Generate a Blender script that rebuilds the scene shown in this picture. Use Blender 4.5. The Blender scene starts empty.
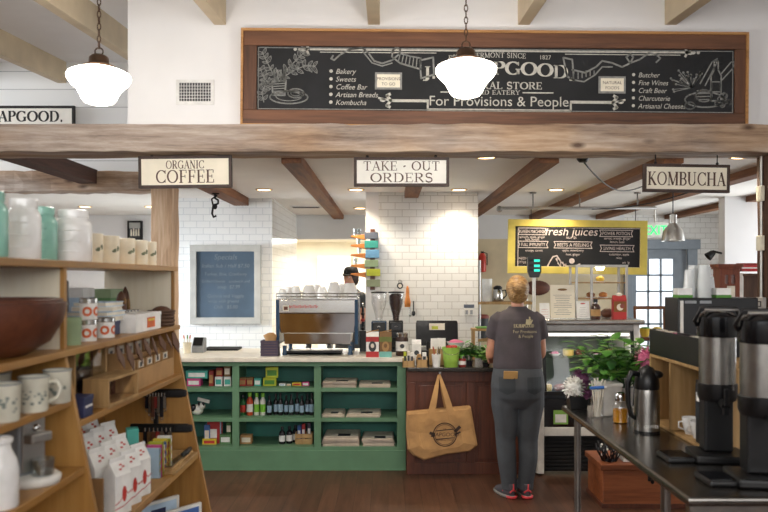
import bpy, math, random
from mathutils import Vector, Matrix, Euler
random.seed(7)
SC = bpy.context.scene
COL = SC.collection
PI = math.pi

# ---------------------------------------------------------------- camera, sky, large lights, exposure
cam_data = bpy.data.cameras.new('camera')
cam_data.sensor_width = 36.0
cam_data.lens = 35.0
cam_data.shift_x = -4 / 768
cam_data.shift_y = 22 / 768
cam_data.clip_start = 0.05
cam_data.dof.use_dof = True
cam_data.dof.focus_distance = 6.2
cam_data.dof.aperture_fstop = 2.6
cam = bpy.data.objects.new('camera', cam_data)
cam.location = (0, 0, 1.7)
cam.rotation_euler = (PI / 2, 0, 0)
COL.objects.link(cam)
SC.camera = cam

world = bpy.data.worlds.new('sky')
SC.world = world
world.use_nodes = True
wn = world.node_tree
bg = wn.nodes['Background']
bg.inputs[0].default_value = (0.86, 0.93, 1.0, 1)
bg.inputs[1].default_value = 1.1

def area_light(name, loc, rot, sx, sy, power, color, spread=PI):
    l = bpy.data.lights.new(name, 'AREA')
    l.shape = 'RECTANGLE'; l.size = sx; l.size_y = sy; l.energy = power; l.color = color
    o = bpy.data.objects.new(name, l)
    o.location = loc; o.rotation_euler = rot
    l.spread = spread
    COL.objects.link(o)
    return o
# daylight from the shop-front windows behind the camera, high up, and from the windows of the left bay
area_light('shop_front_daylight', (0.3, -2.6, 2.75), (math.radians(104), 0, 0), 7.0, 1.0, 106, (1.0, 0.985, 0.975))
area_light('left_window_daylight', (-5.2, 7.9, 1.6), (0, math.radians(-80), math.radians(14)), 1.6, 2.2, 40, (0.86, 0.94, 1.0), math.radians(75))
area_light('upper_left_fill', (-5.8, 5.6, 3.25), (0, math.radians(-90), 0), .6, 3.2, 32, (0.92, 0.96, 1.0))  # added fill that brightens shiplap and rafters; no window is built here
area_light('right_ceiling_fill', (5.7, 8.2, 1.5), (0, math.radians(100), 0), 1.6, 2.8, 42, (0.92, 0.97, 1.0), math.radians(120))  # added fill to lift the low ceiling; the right wall has no window
area_light('kitchen_strip_light', (-0.9, 12.3, 2.33), (0, 0, 0), 1.6, 0.9, 80, (1.0, 0.96, 0.88))

SC.view_settings.view_transform = 'Standard'
SC.view_settings.look = 'None'
SC.view_settings.gamma = 1.0
SC.view_settings.use_curve_mapping = False
SC.view_settings.exposure = 1.0

# ---------------------------------------------------------------- materials
def lin(h):
    h = h.lstrip('#')
    out = []
    for i in (0, 2, 4):
        c = int(h[i:i + 2], 16) / 255
        out.append(c / 12.92 if c <= 0.04045 else ((c + 0.055) / 1.055) ** 2.4)
    return (*out, 1.0)

MATS = {}
def new_mat(name):
    m = bpy.data.materials.new(name)
    m.use_nodes = True
    nt = m.node_tree
    MATS[name] = m
    return m, nt, nt.nodes['Principled BSDF']

def coords(nt, scale):
    tc = nt.nodes.new('ShaderNodeTexCoord')
    mp = nt.nodes.new('ShaderNodeMapping')
    mp.inputs['Scale'].default_value = scale
    nt.links.new(tc.outputs['Object'], mp.inputs['Vector'])
    return mp.outputs['Vector']

def noise(nt, vec, scale, detail=3, rough=0.55):
    n = nt.nodes.new('ShaderNodeTexNoise')
    n.inputs['Scale'].default_value = scale
    n.inputs['Detail'].default_value = detail
    n.inputs['Roughness'].default_value = rough
    if vec is not None: nt.links.new(vec, n.inputs['Vector'])
    return n.outputs['Fac']

def ramp(nt, fac, stops):
    r = nt.nodes.new('ShaderNodeValToRGB')
    while len(r.color_ramp.elements) < len(stops): r.color_ramp.elements.new(0.5)
    for e, (p, c) in zip(r.color_ramp.elements, stops):
        e.position = p; e.color = lin(c) if isinstance(c, str) else c
    nt.links.new(fac, r.inputs['Fac'])
    return r.outputs['Color']

def bump(nt, fac, b, strength, dist=0.01):
    n = nt.nodes.new('ShaderNodeBump')
    n.inputs['Strength'].default_value = strength
    n.inputs['Distance'].default_value = dist
    nt.links.new(fac, n.inputs['Height'])
    nt.links.new(n.outputs['Normal'], b.inputs['Normal'])

def shade(h, k):
    h = h.lstrip('#')
    return '#' + ''.join('%02x' % max(0, min(255, int(int(h[i:i + 2], 16) * k))) for i in (0, 2, 4))

def plain(name, col, rough=0.6, metal=0.0, var=0.07, scale=9, coat=0.0, bmp=0.0):
    m, nt, b = new_mat(name)
    f = noise(nt, coords(nt, (1, 1, 1)), scale, 3)
    nt.links.new(ramp(nt, f, [(0.3, shade(col, 1 - var)), (0.7, shade(col, 1 + var))]), b.inputs['Base Color'])
    b.inputs['Roughness'].default_value = rough
    b.inputs['Metallic'].default_value = metal
    b.inputs['Coat Weight'].default_value = coat
    if bmp: bump(nt, f, b, bmp)
    return m

def wood(name, dark, mid, light, axis='x', rough=0.55, fine=1.0, bmp=0.25, coat=0.0):
    m, nt, b = new_mat(name)
    s = {'x': (0.6, 9, 9), 'y': (9, 0.6, 9), 'z': (9, 9, 0.6)}[axis]
    v = coords(nt, tuple(k * fine for k in s))
    f = noise(nt, v, 1.6, 8, 0.65)
    f2 = noise(nt, v, 9.0, 4, 0.6)
    mx = nt.nodes.new('ShaderNodeMath'); mx.operation = 'MULTIPLY_ADD'
    nt.links.new(f2, mx.inputs[0]); mx.inputs[1].default_value = 0.45
    ad = nt.nodes.new('ShaderNodeMath'); ad.operation = 'MULTIPLY_ADD'
    nt.links.new(f, ad.inputs[0]); ad.inputs[1].default_value = 0.8; ad.inputs[2].default_value = -0.13
    nt.links.new(ad.outputs[0], mx.inputs[2])
    nt.links.new(ramp(nt, mx.outputs[0], [(0.28, dark), (0.5, mid), (0.74, light)]), b.inputs['Base Color'])
    b.inputs['Roughness'].default_value = rough
    b.inputs['Coat Weight'].default_value = coat
    bump(nt, mx.outputs[0], b, bmp, 0.006)
    return m

def weathered(name):
    m, nt, b = new_mat(name)
    v = coords(nt, (0.55, 7, 7))
    f = noise(nt, v, 2.0, 9, 0.7)
    big = noise(nt, coords(nt, (0.9, 2, 2)), 1.3, 3, 0.5)
    c1 = ramp(nt, f, [(0.3, '#6a5b51'), (0.5, '#a59589'), (0.7, '#cdc1b6')])
    c2 = ramp(nt, f, [(0.3, '#785e4c'), (0.5, '#b09378'), (0.72, '#d3bda5')])
    mx = nt.nodes.new('ShaderNodeMixRGB')
    nt.links.new(ramp(nt, big, [(0.4, (0, 0, 0, 1)), (0.6, (1, 1, 1, 1))]), mx.inputs[0])
    nt.links.new(c1, mx.inputs[1]); nt.links.new(c2, mx.inputs[2])
    vo = nt.nodes.new('ShaderNodeTexVoronoi'); vo.inputs['Scale'].default_value = 2.2
    nt.links.new(coords(nt, (1.0, 2.4, 2.4)), vo.inputs['Vector'])
    kn = ramp(nt, vo.outputs['Distance'], [(0.05, (0.16, 0.11, 0.09, 1)), (0.16, (1, 1, 1, 1))])
    ml = nt.nodes.new('ShaderNodeMixRGB'); ml.blend_type = 'MULTIPLY'; ml.inputs[0].default_value = 0.9
    nt.links.new(mx.outputs[0], ml.inputs[1]); nt.links.new(kn, ml.inputs[2])
    nt.links.new(ml.outputs[0], b.inputs['Base Color'])
    b.inputs['Roughness'].default_value = 0.8
    bump(nt, f, b, 0.6, 0.012)
    return m

def tiles(name, plane, bw=0.152, bh=0.076, c='#f1f0ec', c2='#e9e8e3', mortar='#cfccc6', msize=0.004, rough=0.16, offset=0.5, bmp=0.35):
    m, nt, b = new_mat(name)
    tc = nt.nodes.new('ShaderNodeTexCoord')
    sp = nt.nodes.new('ShaderNodeSeparateXYZ'); cb = nt.nodes.new('ShaderNodeCombineXYZ')
    nt.links.new(tc.outputs['Object'], sp.inputs[0])
    a, d = {'xz': ('X', 'Z'), 'yz': ('Y', 'Z'), 'xy': ('X', 'Y'), 'yx': ('Y', 'X')}[plane]
    nt.links.new(sp.outputs[a], cb.inputs[0]); nt.links.new(sp.outputs[d], cb.inputs[1])
    br = nt.nodes.new('ShaderNodeTexBrick')
    br.offset = offset
    br.inputs['Scale'].default_value = 1.0
    br.inputs['Brick Width'].default_value = bw
    br.inputs['Row Height'].default_value = bh
    br.inputs['Mortar Size'].default_value = msize
    br.inputs['Mortar Smooth'].default_value = 0.1
    br.inputs['Color1'].default_value = lin(c); br.inputs['Color2'].default_value = lin(c2)
    br.inputs['Mortar'].default_value = lin(mortar)
    nt.links.new(cb.outputs[0], br.inputs['Vector'])
    nt.links.new(br.outputs['Color'], b.inputs['Base Color'])
    b.inputs['Roughness'].default_value = rough
    inv = nt.nodes.new('ShaderNodeMath'); inv.operation = 'SUBTRACT'; inv.inputs[0].default_value = 1.0
    nt.links.new(br.outputs['Fac'], inv.inputs[1])
    bump(nt, inv.outputs[0], b, bmp, 0.004)
    return m, nt, b, br

def glass(name, col='#ffffff', rough=0.02, alpha=0.16):
    # thin clear pane: mostly see-through with a reflection on top
    m, nt, b = new_mat(name)
    out = nt.nodes['Material Output']
    tr = nt.nodes.new('ShaderNodeBsdfTransparent'); tr.inputs[0].default_value = lin(col)
    gl = nt.nodes.new('ShaderNodeBsdfGlossy'); gl.inputs['Roughness'].default_value = rough
    lw = nt.nodes.new('ShaderNodeLayerWeight'); lw.inputs['Blend'].default_value = 0.25
    mm = nt.nodes.new('ShaderNodeMath'); mm.operation = 'MULTIPLY_ADD'
    nt.links.new(lw.outputs['Facing'], mm.inputs[0]); mm.inputs[1].default_value = 0.28; mm.inputs[2].default_value = alpha * 0.4
    mx = nt.nodes.new('ShaderNodeMixShader')
    nt.links.new(mm.outputs[0], mx.inputs[0]); nt.links.new(tr.outputs[0], mx.inputs[1]); nt.links.new(gl.outputs[0], mx.inputs[2])
    nt.links.new(mx.outputs[0], out.inputs[0])
    return m

def emit(name, col, strength):
    m, nt, b = new_mat(name)
    b.inputs['Base Color'].default_value = lin(col)
    b.inputs['Emission Color'].default_value = lin(col)
    b.inputs['Emission Strength'].default_value = strength
    return m

weathered('weathered_beam')
wood('post_wood', '#9a7a60', '#c9a98a', '#e4cdb2', 'z', 0.8, 0.7, 0.5)
wood('joist_brown', '#472a19', '#774b2d', '#95663f', 'y', 0.7, 0.6, 0.4)
wood('joist_dark', '#2a1610', '#472a1e', '#5e3a28', 'y', 0.7, 0.6, 0.4)
wood('dark_post', '#2b1a12', '#4d3323', '#6b4a33', 'z', 0.8, 0.7, 0.5)
wood('board_frame', '#40291c', '#6b4630', '#86593d', 'x', 0.6, 0.5, 0.3)
wood('board_frame_upright', '#40291c', '#6b4630', '#86593d', 'z', 0.6, 0.5, 0.3)
wood('oak_edge', '#8d6236', '#b88650', '#cf9d64', 'x', 0.55, 0.6, 0.2)
wood('maple', '#835d2a', '#a8793c', '#c19452', 'y', 0.45, 0.35, 0.12, 0.15)
wood('maple_upright', '#835d2a', '#a8793c', '#c09352', 'z', 0.45, 0.35, 0.12, 0.15)
wood('pale_ply', '#e2d6b8', '#efe6cf', '#f6f0e0', 'z', 0.6, 0.3, 0.08)
wood('dark_counter', '#3a1c10', '#5c301d', '#733f28', 'z', 0.5, 0.6, 0.15, 0.1)
wood('chest_wood', '#5d2f18', '#8a4c28', '#a8643a', 'x', 0.5, 0.6, 0.15)
wood('cabinet_red', '#4c2014', '#74371f', '#8c4828', 'z', 0.45, 0.6, 0.12, 0.1)
wood('crate_wood', '#8a6a42', '#b08c5a', '#c7a573', 'z', 0.65, 0.6, 0.2)
wood('walnut', '#3a1d12', '#5e3320', '#75452c', 'x', 0.5, 0.5, 0.12, 0.1)
wood('orange_wood', '#a85f22', '#cf8137', '#e09a52', 'x', 0.5, 0.6, 0.15)
plain('white_paint', '#ecebeb', 0.75, var=0.015, scale=2)
plain('ceiling_paint', '#f3efe8', 0.8, var=0.015, scale=2)
plain('grey_paint', '#dfdfde', 0.75, var=0.02, scale=2)
plain('beige_wall', '#d6c7a6', 0.8, var=0.05, scale=3)
plain('kitchen_wall', '#f3eedd', 0.7, var=0.03, scale=3)
plain('rafter_beige', '#cfbfa3', 0.75, var=0.08, scale=2)
plain('trim_bluegrey', '#87919a', 0.55, var=0.04)
m, nt, b, br = tiles('subway_front', 'xz')
m, nt, b, br = tiles('subway_side', 'yz')
m, nt, b, br = tiles('subway_painted', 'xz', c='#eeefee', c2='#ebecec', mortar='#d3d6d8', rough=0.3, bmp=0.12)
m, nt, b, br = tiles('shiplap', 'xz', 6.0, 0.18, '#eeefee', '#eaebeb', '#b5b7b8', 0.004, 0.6, 0.3, 0.3)
m, nt, b, br = tiles('floor_planks', 'yx', 1.7, 0.13, '#6f4c39', '#5c3e2e', '#35231a', 0.002, 0.42, 0.37, 0.15)
fn = noise(nt, coords(nt, (9, 0.8, 1)), 2.2, 7, 0.65)
mx = nt.nodes.new('ShaderNodeMixRGB'); mx.blend_type = 'MULTIPLY'; mx.inputs[0].default_value = 1
nt.links.new(br.outputs['Color'], mx.inputs[1])
nt.links.new(ramp(nt, fn, [(0.25, '#a89a90'), (0.7, '#ffffff')]), mx.inputs[2])
nt.links.new(mx.outputs[0], b.inputs['Base Color'])

plain('green_paint', '#5f8768', 0.5, var=0.05, scale=4)
plain('teal_paint', '#2f6f62', 0.5, var=0.12, scale=3)
plain('stone_white', '#e6e0d3', 0.3, var=0.04, scale=12)
plain('granite', '#2b2825', 0.25, var=0.5, scale=90)
plain('steel', '#b9b7b2', 0.24, 1.0, 0.03, 5)
plain('brushed_steel', '#9b9893', 0.33, 1.0, 0.06, 14)
plain('table_steel', '#7d7974', 0.27, 1.0, 0.08, 6)
plain('chrome', '#d8d8d8', 0.08, 1.0, 0.02)
plain('aluminium', '#b8b6b1', 0.38, 0.9, 0.04)
plain('black_plastic', '#0f0f11', 0.38, var=0.1)
plain('black_gloss', '#0f0f12', 0.15, var=0.1)
plain('black_matte', '#1a191a', 0.75, var=0.12)
plain('black_iron', '#1d1b1a', 0.6, 0.5, 0.15)
plain('chalkboard', '#1f2022', 0.8, var=0.18, scale=3)
plain('chalkboard_blue', '#46586a', 0.8, var=0.12, scale=3)
plain('chalk', '#c2bfb6', 0.9, var=0.08, scale=40)
plain('chalk_dim', '#8c8c89', 0.9, var=0.1, scale=40)
plain('chalk_faint', '#78828b', 0.9, var=0.1, scale=40)
plain('chalk_pink', '#d8cac4', 0.9, var=0.08, scale=40)
plain('sign_cream', '#ece4d0', 0.65, var=0.03, scale=6)
plain('sign_white', '#eeebe2', 0.65, var=0.03, scale=6)
plain('sign_letter', '#553c30', 0.7, var=0.1, scale=30)
plain('sign_black', '#23201f', 0.7, var=0.1, scale=30)
plain('sign_frame', '#3d2c25', 0.6, var=0.15, scale=20)
plain('board_grey', '#b6b6b2', 0.65, var=0.05, scale=6)
plain('yellow_frame', '#e0cc62', 0.6, var=0.05, scale=6)
plain('fixture_brown', '#4a3526', 0.45, 0.6, 0.15)
emit('globe_glow', '#fff6e6', 9.0)
emit('downlight_glow', '#ffd7a0', 4.0)
emit('exit_glow', '#12c860', 1.3)
emit('display_teal', '#27c2a4', 0.9)
emit('case_tube', '#fff0f0', 0.9)
emit('pastry_bulb', '#ffe2b0', 8.0)
plain('downlight_ring', '#c9a878', 0.5, var=0.03)
glass('clear_glass')
glass('case_glass', '#e9efe9', 0.03, 0.05)
glass('window_glass', '#fbfdff', 0.02, 0.1)
glass('plastic_clear', '#eef2f2', 0.1, 0.6)
m = glass('cup_plastic', '#f2f4f4', 0.15, 0.5)
nt = m.node_tree; mixn = [n for n in nt.nodes if n.type == 'MIX_SHADER'][0]
df = nt.nodes.new('ShaderNodeBsdfDiffuse'); df.inputs[0].default_value = lin('#e8ecec')
m2 = nt.nodes.new('ShaderNodeMixShader'); m2.inputs[0].default_value = 0.65
nt.links.new(mixn.outputs[0], m2.inputs[1]); nt.links.new(df.outputs[0], m2.inputs[2]); nt.links.new(m2.outputs[0], nt.nodes['Material Output'].inputs[0])
glass('amber_glass', '#8a4a14', 0.05, 0.3)
plain('honey', '#c98a24', 0.12, var=.1)

PALETTE = dict(
    white_ceramic=('#f8f6f1', .22), aqua_ceramic=('#8fc4b4', .25), cream_ceramic=('#e6dcc3', .35), enamel=('#dfdccb', .25), toile_blue=('#7b857c', .5),
    emblem_green=('#6d7459', .6), white_card=('#efeeea', .6), orange_print=('#d9642a', .55), navy_card=('#2c3358', .55), green_card=('#5f8a58', .6),
    slate=('#5d6473', .55), teal_block=('#3fa89c', .55), sky_block=('#6fa6cf', .55), sage_block=('#93a883', .55), lime_block=('#b7bf2e', .55), moss_block=('#8a9273', .55),
    kraft=('#b0895a', .8), kraft_dark=('#8c6a43', .8), paper=('#e4dccb', .8), newsprint=('#c9bcae', .85), red_card=('#b33232', .55), red_print=('#c0392f', .6),
    jute=('#b98f5e', .9), tote_print=('#4a3a33', .85), lime_bucket=('#9cc653', .4), leaf=('#4f8a2e', .5), leaf_dark=('#2f5f26', .5), leaf_light=('#86b453', .5),
    petal_white=('#fbf7ec', .7), petal_purple=('#7a4468', .7), petal_pink=('#d9779a', .7), soil=('#2a211c', .9), skin=('#c98f72', .5), hair_tie=('#3a2a22', .6),
    shirt=('#4c4548', .85), shirt_print=('#b9ad8a', .8), denim=('#474a4e', .8), denim_dark=('#363a3e', .8), wallet=('#b08a52', .7), shoe_grey=('#4f4b50', .6), shoe_red=('#e0464a', .5),
    shoe_sole=('#87847e', .6), teal_card=('#4fb0a2', .6), pink_card=('#d2508c', .55), yellow_card=('#dcc437', .55), blue_card=('#4a6fb0', .55), light_blue=('#b9d1e6', .6),
    bottle_dark=('#232125', .25), bottle_green=('#2d6b3a', .3), bottle_red=('#d2502e', .4), bottle_white=('#e3e0d8', .4), cap_green=('#7fc23a', .4), label_blue=('#9fb9cc', .6),
    purple_box=('#4c4152', .6), coffee_bean=('#3a2116', .5), leather=('#5d3c28', .6), wicker=('#5a4334', .85), striped=('#7a5f78', .8), plum=('#5a3a4c', .7),
    towel_white=('#ecebe6', .9), extinguisher=('#c43a2c', .35), bin_grey=('#3f4245', .5), brown_bread=('#8a5a30', .8), pastry_yellow=('#e3c24a', .6), grey_plastic=('#8d9093', .45),
    straw_white=('#e8e2d2', .5), blue_clip=('#3a74c4', .4), white_plastic=('#e4e2db', .4), grey_crate=('#6f7074', .7), switch_plate=('#a9a7a3', .4), ivory=('#e3dcc6', .5),
    photo_dark=('#34383c', .5), deep_red=('#8f2a24', .5), espresso_blue=('#2f4a66', .25), brown_bag=('#7a5a36', .6), teal_bag=('#78b8b0', .6), olive_bag=('#6f7a3c', .6),
    grille_white=('#e2e1de', .5), vent_dark=('#4a4a4c', .8), insect=('#3a2f28', .7), display_base=('#6a4d33', .6), cheese=('#e2c46a', .5), meat=('#8f4a40', .5), cord=('#1c1b1b', .5), pipe=('#8f8b85', .4),
)
for k, (c, r) in PALETTE.items(): plain(k, c, r)

# blond hair in strands
m, nt, b = new_mat('hair')
f = noise(nt, coords(nt, (14, 14, 70)), 2.0, 6, 0.6)
nt.links.new(ramp(nt, f, [(0.3, '#5f4228'), (0.5, '#9c7748'), (0.72, '#cdab76')]), b.inputs['Base Color'])
b.inputs['Roughness'].default_value = 0.5
bump(nt, f, b, 0.5, 0.006)
# ---------------------------------------------------------------- mesh helpers
F = 35 / 36 * 768
def X(px, d): return (px - 388) / F * d
def Z(py, d): return 1.7 + (278 - py) / F * d

class MB:
    """collects shapes into ONE mesh"""
    def __init__(self, mat=None):
        self.v = []; self.f = []; self.mi = []; self.sm = []; self.names = []
        self.T = Matrix.Identity(4); self.cur = 0
        if mat: self.mat(mat)
    def mat(self, name):
        if name not in self.names: self.names.append(name)
        self.cur = self.names.index(name); return self
    def add(self, vs, fs, smooth=False):
        n = len(self.v)
        for p in vs: self.v.append(tuple(self.T @ Vector(p)))
        for f in fs:
            self.f.append([n + i for i in f]); self.mi.append(self.cur); self.sm.append(smooth)
        return self
    def box(self, c, s, rot=None, taper=1.0):
        x, y, z = (k / 2 for k in s)
        vs = []
        for sz in (-1, 1):
            t = taper if sz > 0 else 1
            for sx, sy in ((-1, -1), (1, -1), (1, 1), (-1, 1)): vs.append(Vector((sx * x * t, sy * y * t, sz * z)))
        if rot:
            R = Euler(rot).to_matrix(); vs = [R @ p for p in vs]
        vs = [p + Vector(c) for p in vs]
        return self.add(vs, [(3, 2, 1, 0), (4, 5, 6, 7), (0, 1, 5, 4), (1, 2, 6, 5), (2, 3, 7, 6), (3, 0, 4, 7)])
    def bb(self, x0, x1, y0, y1, z0, z1):
        return self.box(((x0 + x1) / 2, (y0 + y1) / 2, (z0 + z1) / 2), (abs(x1 - x0), abs(y1 - y0), abs(z1 - z0)))
    def lathe(self, prof, c=(0, 0, 0), n=20, rot=None, squash=(1, 1)):
        R = Euler(rot).to_matrix() if rot else Matrix.Identity(3)
        c = Vector(c)
        runs = [[prof[0]]]
        for i in range(1, len(prof)):
            runs[-1].append(prof[i])
            if i < len(prof) - 1:
                a = Vector((prof[i][0] - prof[i - 1][0], prof[i][1] - prof[i - 1][1])); d = Vector((prof[i + 1][0] - prof[i][0], prof[i + 1][1] - prof[i][1]))
                if a.length > 1e-9 and d.length > 1e-9 and a.angle(d) > 0.75: runs.append([prof[i]])
        for run in runs:
            vs = []
            for r, z in run:
                for k in range(n):
                    a = 2 * PI * k / n
                    vs.append(c + R @ Vector((r * math.cos(a) * squash[0], r * math.sin(a) * squash[1], z)))
            fs = []
            for i in range(len(run) - 1):
                for k in range(n):
                    q = (i * n + k, i * n + (k + 1) % n, (i + 1) * n + (k + 1) % n, (i + 1) * n + k)
                    fs.append(q)
            self.add(vs, fs, True)
        return self
    def cyl(self, p0, p1, r0, r1=None, n=12, caps=True):
        r1 = r0 if r1 is None else r1
        p0 = Vector(p0); p1 = Vector(p1)
        d = (p1 - p0).normalized()
        u = d.orthogonal().normalized(); w = d.cross(u)
        ring = [u * math.cos(2 * PI * k / n) + w * math.sin(2 * PI * k / n) for k in range(n)]
        self.add([p0 + q * r0 for q in ring] + [p1 + q * r1 for q in ring], [(k, (k + 1) % n, n + (k + 1) % n, n + k) for k in range(n)], True)
        if caps:
            self.add([p0 + q * r0 for q in ring], [tuple(range(n))[::-1]])
            self.add([p1 + q * r1 for q in ring], [tuple(range(n))])
        return self
    def tube(self, pts, r, n=8, closed=False, caps=True):
        pts = [Vector(p) for p in pts]
        rs = r if isinstance(r, (list, tuple)) else [r] * len(pts)
        m = len(pts); up = None; rings = []
        for i in range(m):
            a = pts[(i - 1) % m] if (closed or i) else pts[0]
            b = pts[(i + 1) % m] if (closed or i < m - 1) else pts[-1]
            d = (b - a).normalized()
            if up is None: up = d.orthogonal().normalized()
            up = (up - d * up.dot(d))
            up = up.normalized() if up.length > 1e-6 else d.orthogonal().normalized()
            w = d.cross(up)
            rings += [pts[i] + (up * math.cos(2 * PI * k / n) + w * math.sin(2 * PI * k / n)) * rs[i] for k in range(n)]
        fs = []
        for i in range(m if closed else m - 1):
            j = (i + 1) % m
            for k in range(n): fs.append((i * n + k, i * n + (k + 1) % n, j * n + (k + 1) % n, j * n + k))
        if caps and not closed:
            fs.append(tuple(range(n))[::-1]); fs.append(tuple((m - 1) * n + k for k in range(n)))
        return self.add(rings, fs, True)
    def rings(self, rows, n=20):
        """loft of horizontal ellipses (cx, cy, cz, rx, ry)"""
        vs = []
        for cx, cy, cz, rx, ry in rows:
            vs += [(cx + rx * math.cos(2 * PI * k / n), cy + ry * math.sin(2 * PI * k / n), cz) for k in range(n)]
        fs = []
        for i in range(len(rows) - 1):
            for k in range(n): fs.append((i * n + k, i * n + (k + 1) % n, (i + 1) * n + (k + 1) % n, (i + 1) * n + k))
        fs.append(tuple(range(n))[::-1]); fs.append(tuple((len(rows) - 1) * n + k for k in range(n)))
        return self.add(vs, fs, True)
    def ell(self, c, r, n=12, rot=None):
        if not isinstance(r, (tuple, list)): r = (r, r, r)
        R = Euler(rot).to_matrix() if rot else Matrix.Identity(3)
        m = max(4, n // 2); vs = []; fs = []
        for i in range(m + 1):
            t = PI * i / m
            for k in range(n):
                a = 2 * PI * k / n
                vs.append(Vector(c) + R @ Vector((r[0] * math.sin(t) * math.cos(a), r[1] * math.sin(t) * math.sin(a), -r[2] * math.cos(t))))
        for i in range(m):
            for k in range(n): fs.append((i * n + k, i * n + (k + 1) % n, (i + 1) * n + (k + 1) % n, (i + 1) * n + k))
        return self.add(vs, fs, True)
    def prism(self, pts, fn, thick):
        """polygon pts (2d) placed by fn(u, v, w); w runs 0..thick"""
        n = len(pts)
        vs = [fn(u, v, 0) for u, v in pts] + [fn(u, v, thick) for u, v in pts]
        return self.add(vs, [tuple(range(n))[::-1], tuple(range(n, 2 * n))] + [(k, (k + 1) % n, n + (k + 1) % n, n + k) for k in range(n)])
    def quad(self, pts): return self.add(pts, [tuple(range(len(pts)))])
    def stroke(self, pts, w, y, closed=False):
        """painted line in an upright plane facing -y: pts are (x, z)"""
        m = len(pts)
        for i in range(m if closed else m - 1):
            a = Vector(pts[i]); b = Vector(pts[(i + 1) % m]); d = b - a
            if d.length < 1e-7: continue
            d.normalize(); q = Vector((-d.y, d.x)) * w / 2; a = a - d * w * .3; b = b + d * w * .3
            self.add([(a.x - q.x, y, a.y - q.y), (b.x - q.x, y, b.y - q.y), (b.x + q.x, y, b.y + q.y), (a.x + q.x, y, a.y + q.y)], [(0, 1, 2, 3)])
        return self
    def dot(self, x, z, r, y, n=10, rz=None):
        rz = rz or r
        return self.add([(x + r * math.cos(2 * PI * k / n), y, z + rz * math.sin(2 * PI * k / n)) for k in range(n)], [tuple(range(n))])
    def sans(self, s, x, z, size, y, align='LEFT', shear=0.0, sx=1.0):
        """plain painted writing in an upright plane facing -y"""
        cu = bpy.data.curves.new('writing', 'FONT'); cu.body = s; cu.size = size; cu.align_x = align; cu.shear = shear
        cu.resolution_u = 3
        o = bpy.data.objects.new('writing', cu); COL.objects.link(o)
        dg = bpy.context.evaluated_depsgraph_get(); me = o.evaluated_get(dg).to_mesh()
        vs = [(x + p.co.x * sx, y, z + p.co.y) for p in me.vertices]; fs = [tuple(p.vertices) for p in me.polygons]
        o.evaluated_get(dg).to_mesh_clear(); bpy.data.objects.remove(o); bpy.data.curves.remove(cu)
        return self.add(vs, fs)
    def serif(self, s, x, z, h, y, align='L', thick=.13, thin=.05, track=.08, sx=1.0, arch=None):
        """roman capitals with serifs, cap height h"""
        wid = serif_width(s, track) * h * sx
        x0 = x - (wid / 2 if align == 'C' else wid if align == 'R' else 0); pen = 0
        for ch in s:
            w, prims = GLYPHS.get(ch, (0.35, []))
            ox = x0 + pen * h * sx
            dz = arch(ox) if arch else 0
            P = lambda u, v: (ox + u * h * sx, z + dz + v * h)
            for p in prims:
                if p[0] == 'L':
                    _, u0, v0, u1, v1, k = p
                    self.flat(P(u0, v0), P(u1, v1), (thick if k else thin) * h, y)
                elif p[0] == 'S':
                    _, u, v, q = p
                    self.flat(P(u - q, v), P(u + q, v), thin * h, y)
                elif p[0] == 'A':
                    _, cu, cv, ru, rv, a0, a1, mode = p
                    N = max(6, int(abs(a1 - a0) / 14)); rows = []
                    for i in range(N + 1):
                        t = math.radians(a0 + (a1 - a0) * i / N)
                        k = abs(math.cos(t)) if mode == 0 else abs(math.sin(t)) * .8 + .2
                        k = (thin + (thick - thin) * k) / 2
                        rows.append((P(cu + (ru - k) * math.cos(t), cv + (rv - k) * math.sin(t)), P(cu + (ru + k) * math.cos(t), cv + (rv + k) * math.sin(t))))
                    for (a, b), (c, d) in zip(rows, rows[1:]):
                        self.add([(a[0], y, a[1]), (b[0], y, b[1]), (d[0], y, d[1]), (c[0], y, c[1])], [(0, 1, 2, 3)])
            pen += w + track
        return self
    def flat(self, a, b, w, y):
        a = Vector(a); b = Vector(b); d = (b - a).normalized(); q = Vector((-d.y, d.x)) * w / 2
        return self.add([(a.x - q.x, y, a.y - q.y), (b.x - q.x, y, b.y - q.y), (b.x + q.x, y, b.y + q.y), (a.x + q.x, y, a.y + q.y)], [(0, 1, 2, 3)])
    def leafshape(self, p, d, up, L, W, bend=.25):
        """one leaf blade from p along d"""
        d = Vector(d).normalized(); s = d.cross(Vector(up))
        s = s.normalized() if s.length > 1e-4 else Vector((1, 0, 0)); nrm = s.cross(d).normalized(); p = Vector(p)
        vs = [p]
        for t, k in ((.3, .85), (.6, .9), (.85, .5)):
            c = p + d * L * t + nrm * (-bend * L * t * t)
            vs += [c - s * W * k / 2, c + nrm * .04 * L, c + s * W * k / 2]
        vs.append(p + d * L - nrm * bend * L)
        return self.add(vs, [(0, 2, 1), (0, 3, 2), (1, 2, 5, 4), (2, 3, 6, 5), (4, 5, 8, 7), (5, 6, 9, 8), (7, 8, 10), (8, 9, 10)], True)
    def build(self, name, parent=None, loc=(0, 0, 0), rz=0.0, bev=0.0, seg=2, sub=0, remesh=0.0, smooth=0):
        me = bpy.data.meshes.new(name)
        me.from_pydata(self.v, [], self.f)
        for n in self.names: me.materials.append(MATS[n])
        me.polygons.foreach_set('material_index', self.mi)
        me.polygons.foreach_set('use_smooth', self.sm)
        me.update()
        o = bpy.data.objects.new(name, me); COL.objects.link(o)
        o.location = loc; o.rotation_euler = (0, 0, rz)
        if parent: o.parent = parent
        if bev:
            md = o.modifiers.new('bevel', 'BEVEL'); md.width = bev; md.segments = seg; md.limit_method = 'ANGLE'; md.angle_limit = 0.9
        if remesh:
            md = o.modifiers.new('remesh', 'REMESH'); md.mode = 'VOXEL'; md.voxel_size = remesh; md.use_smooth_shade = True
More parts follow.
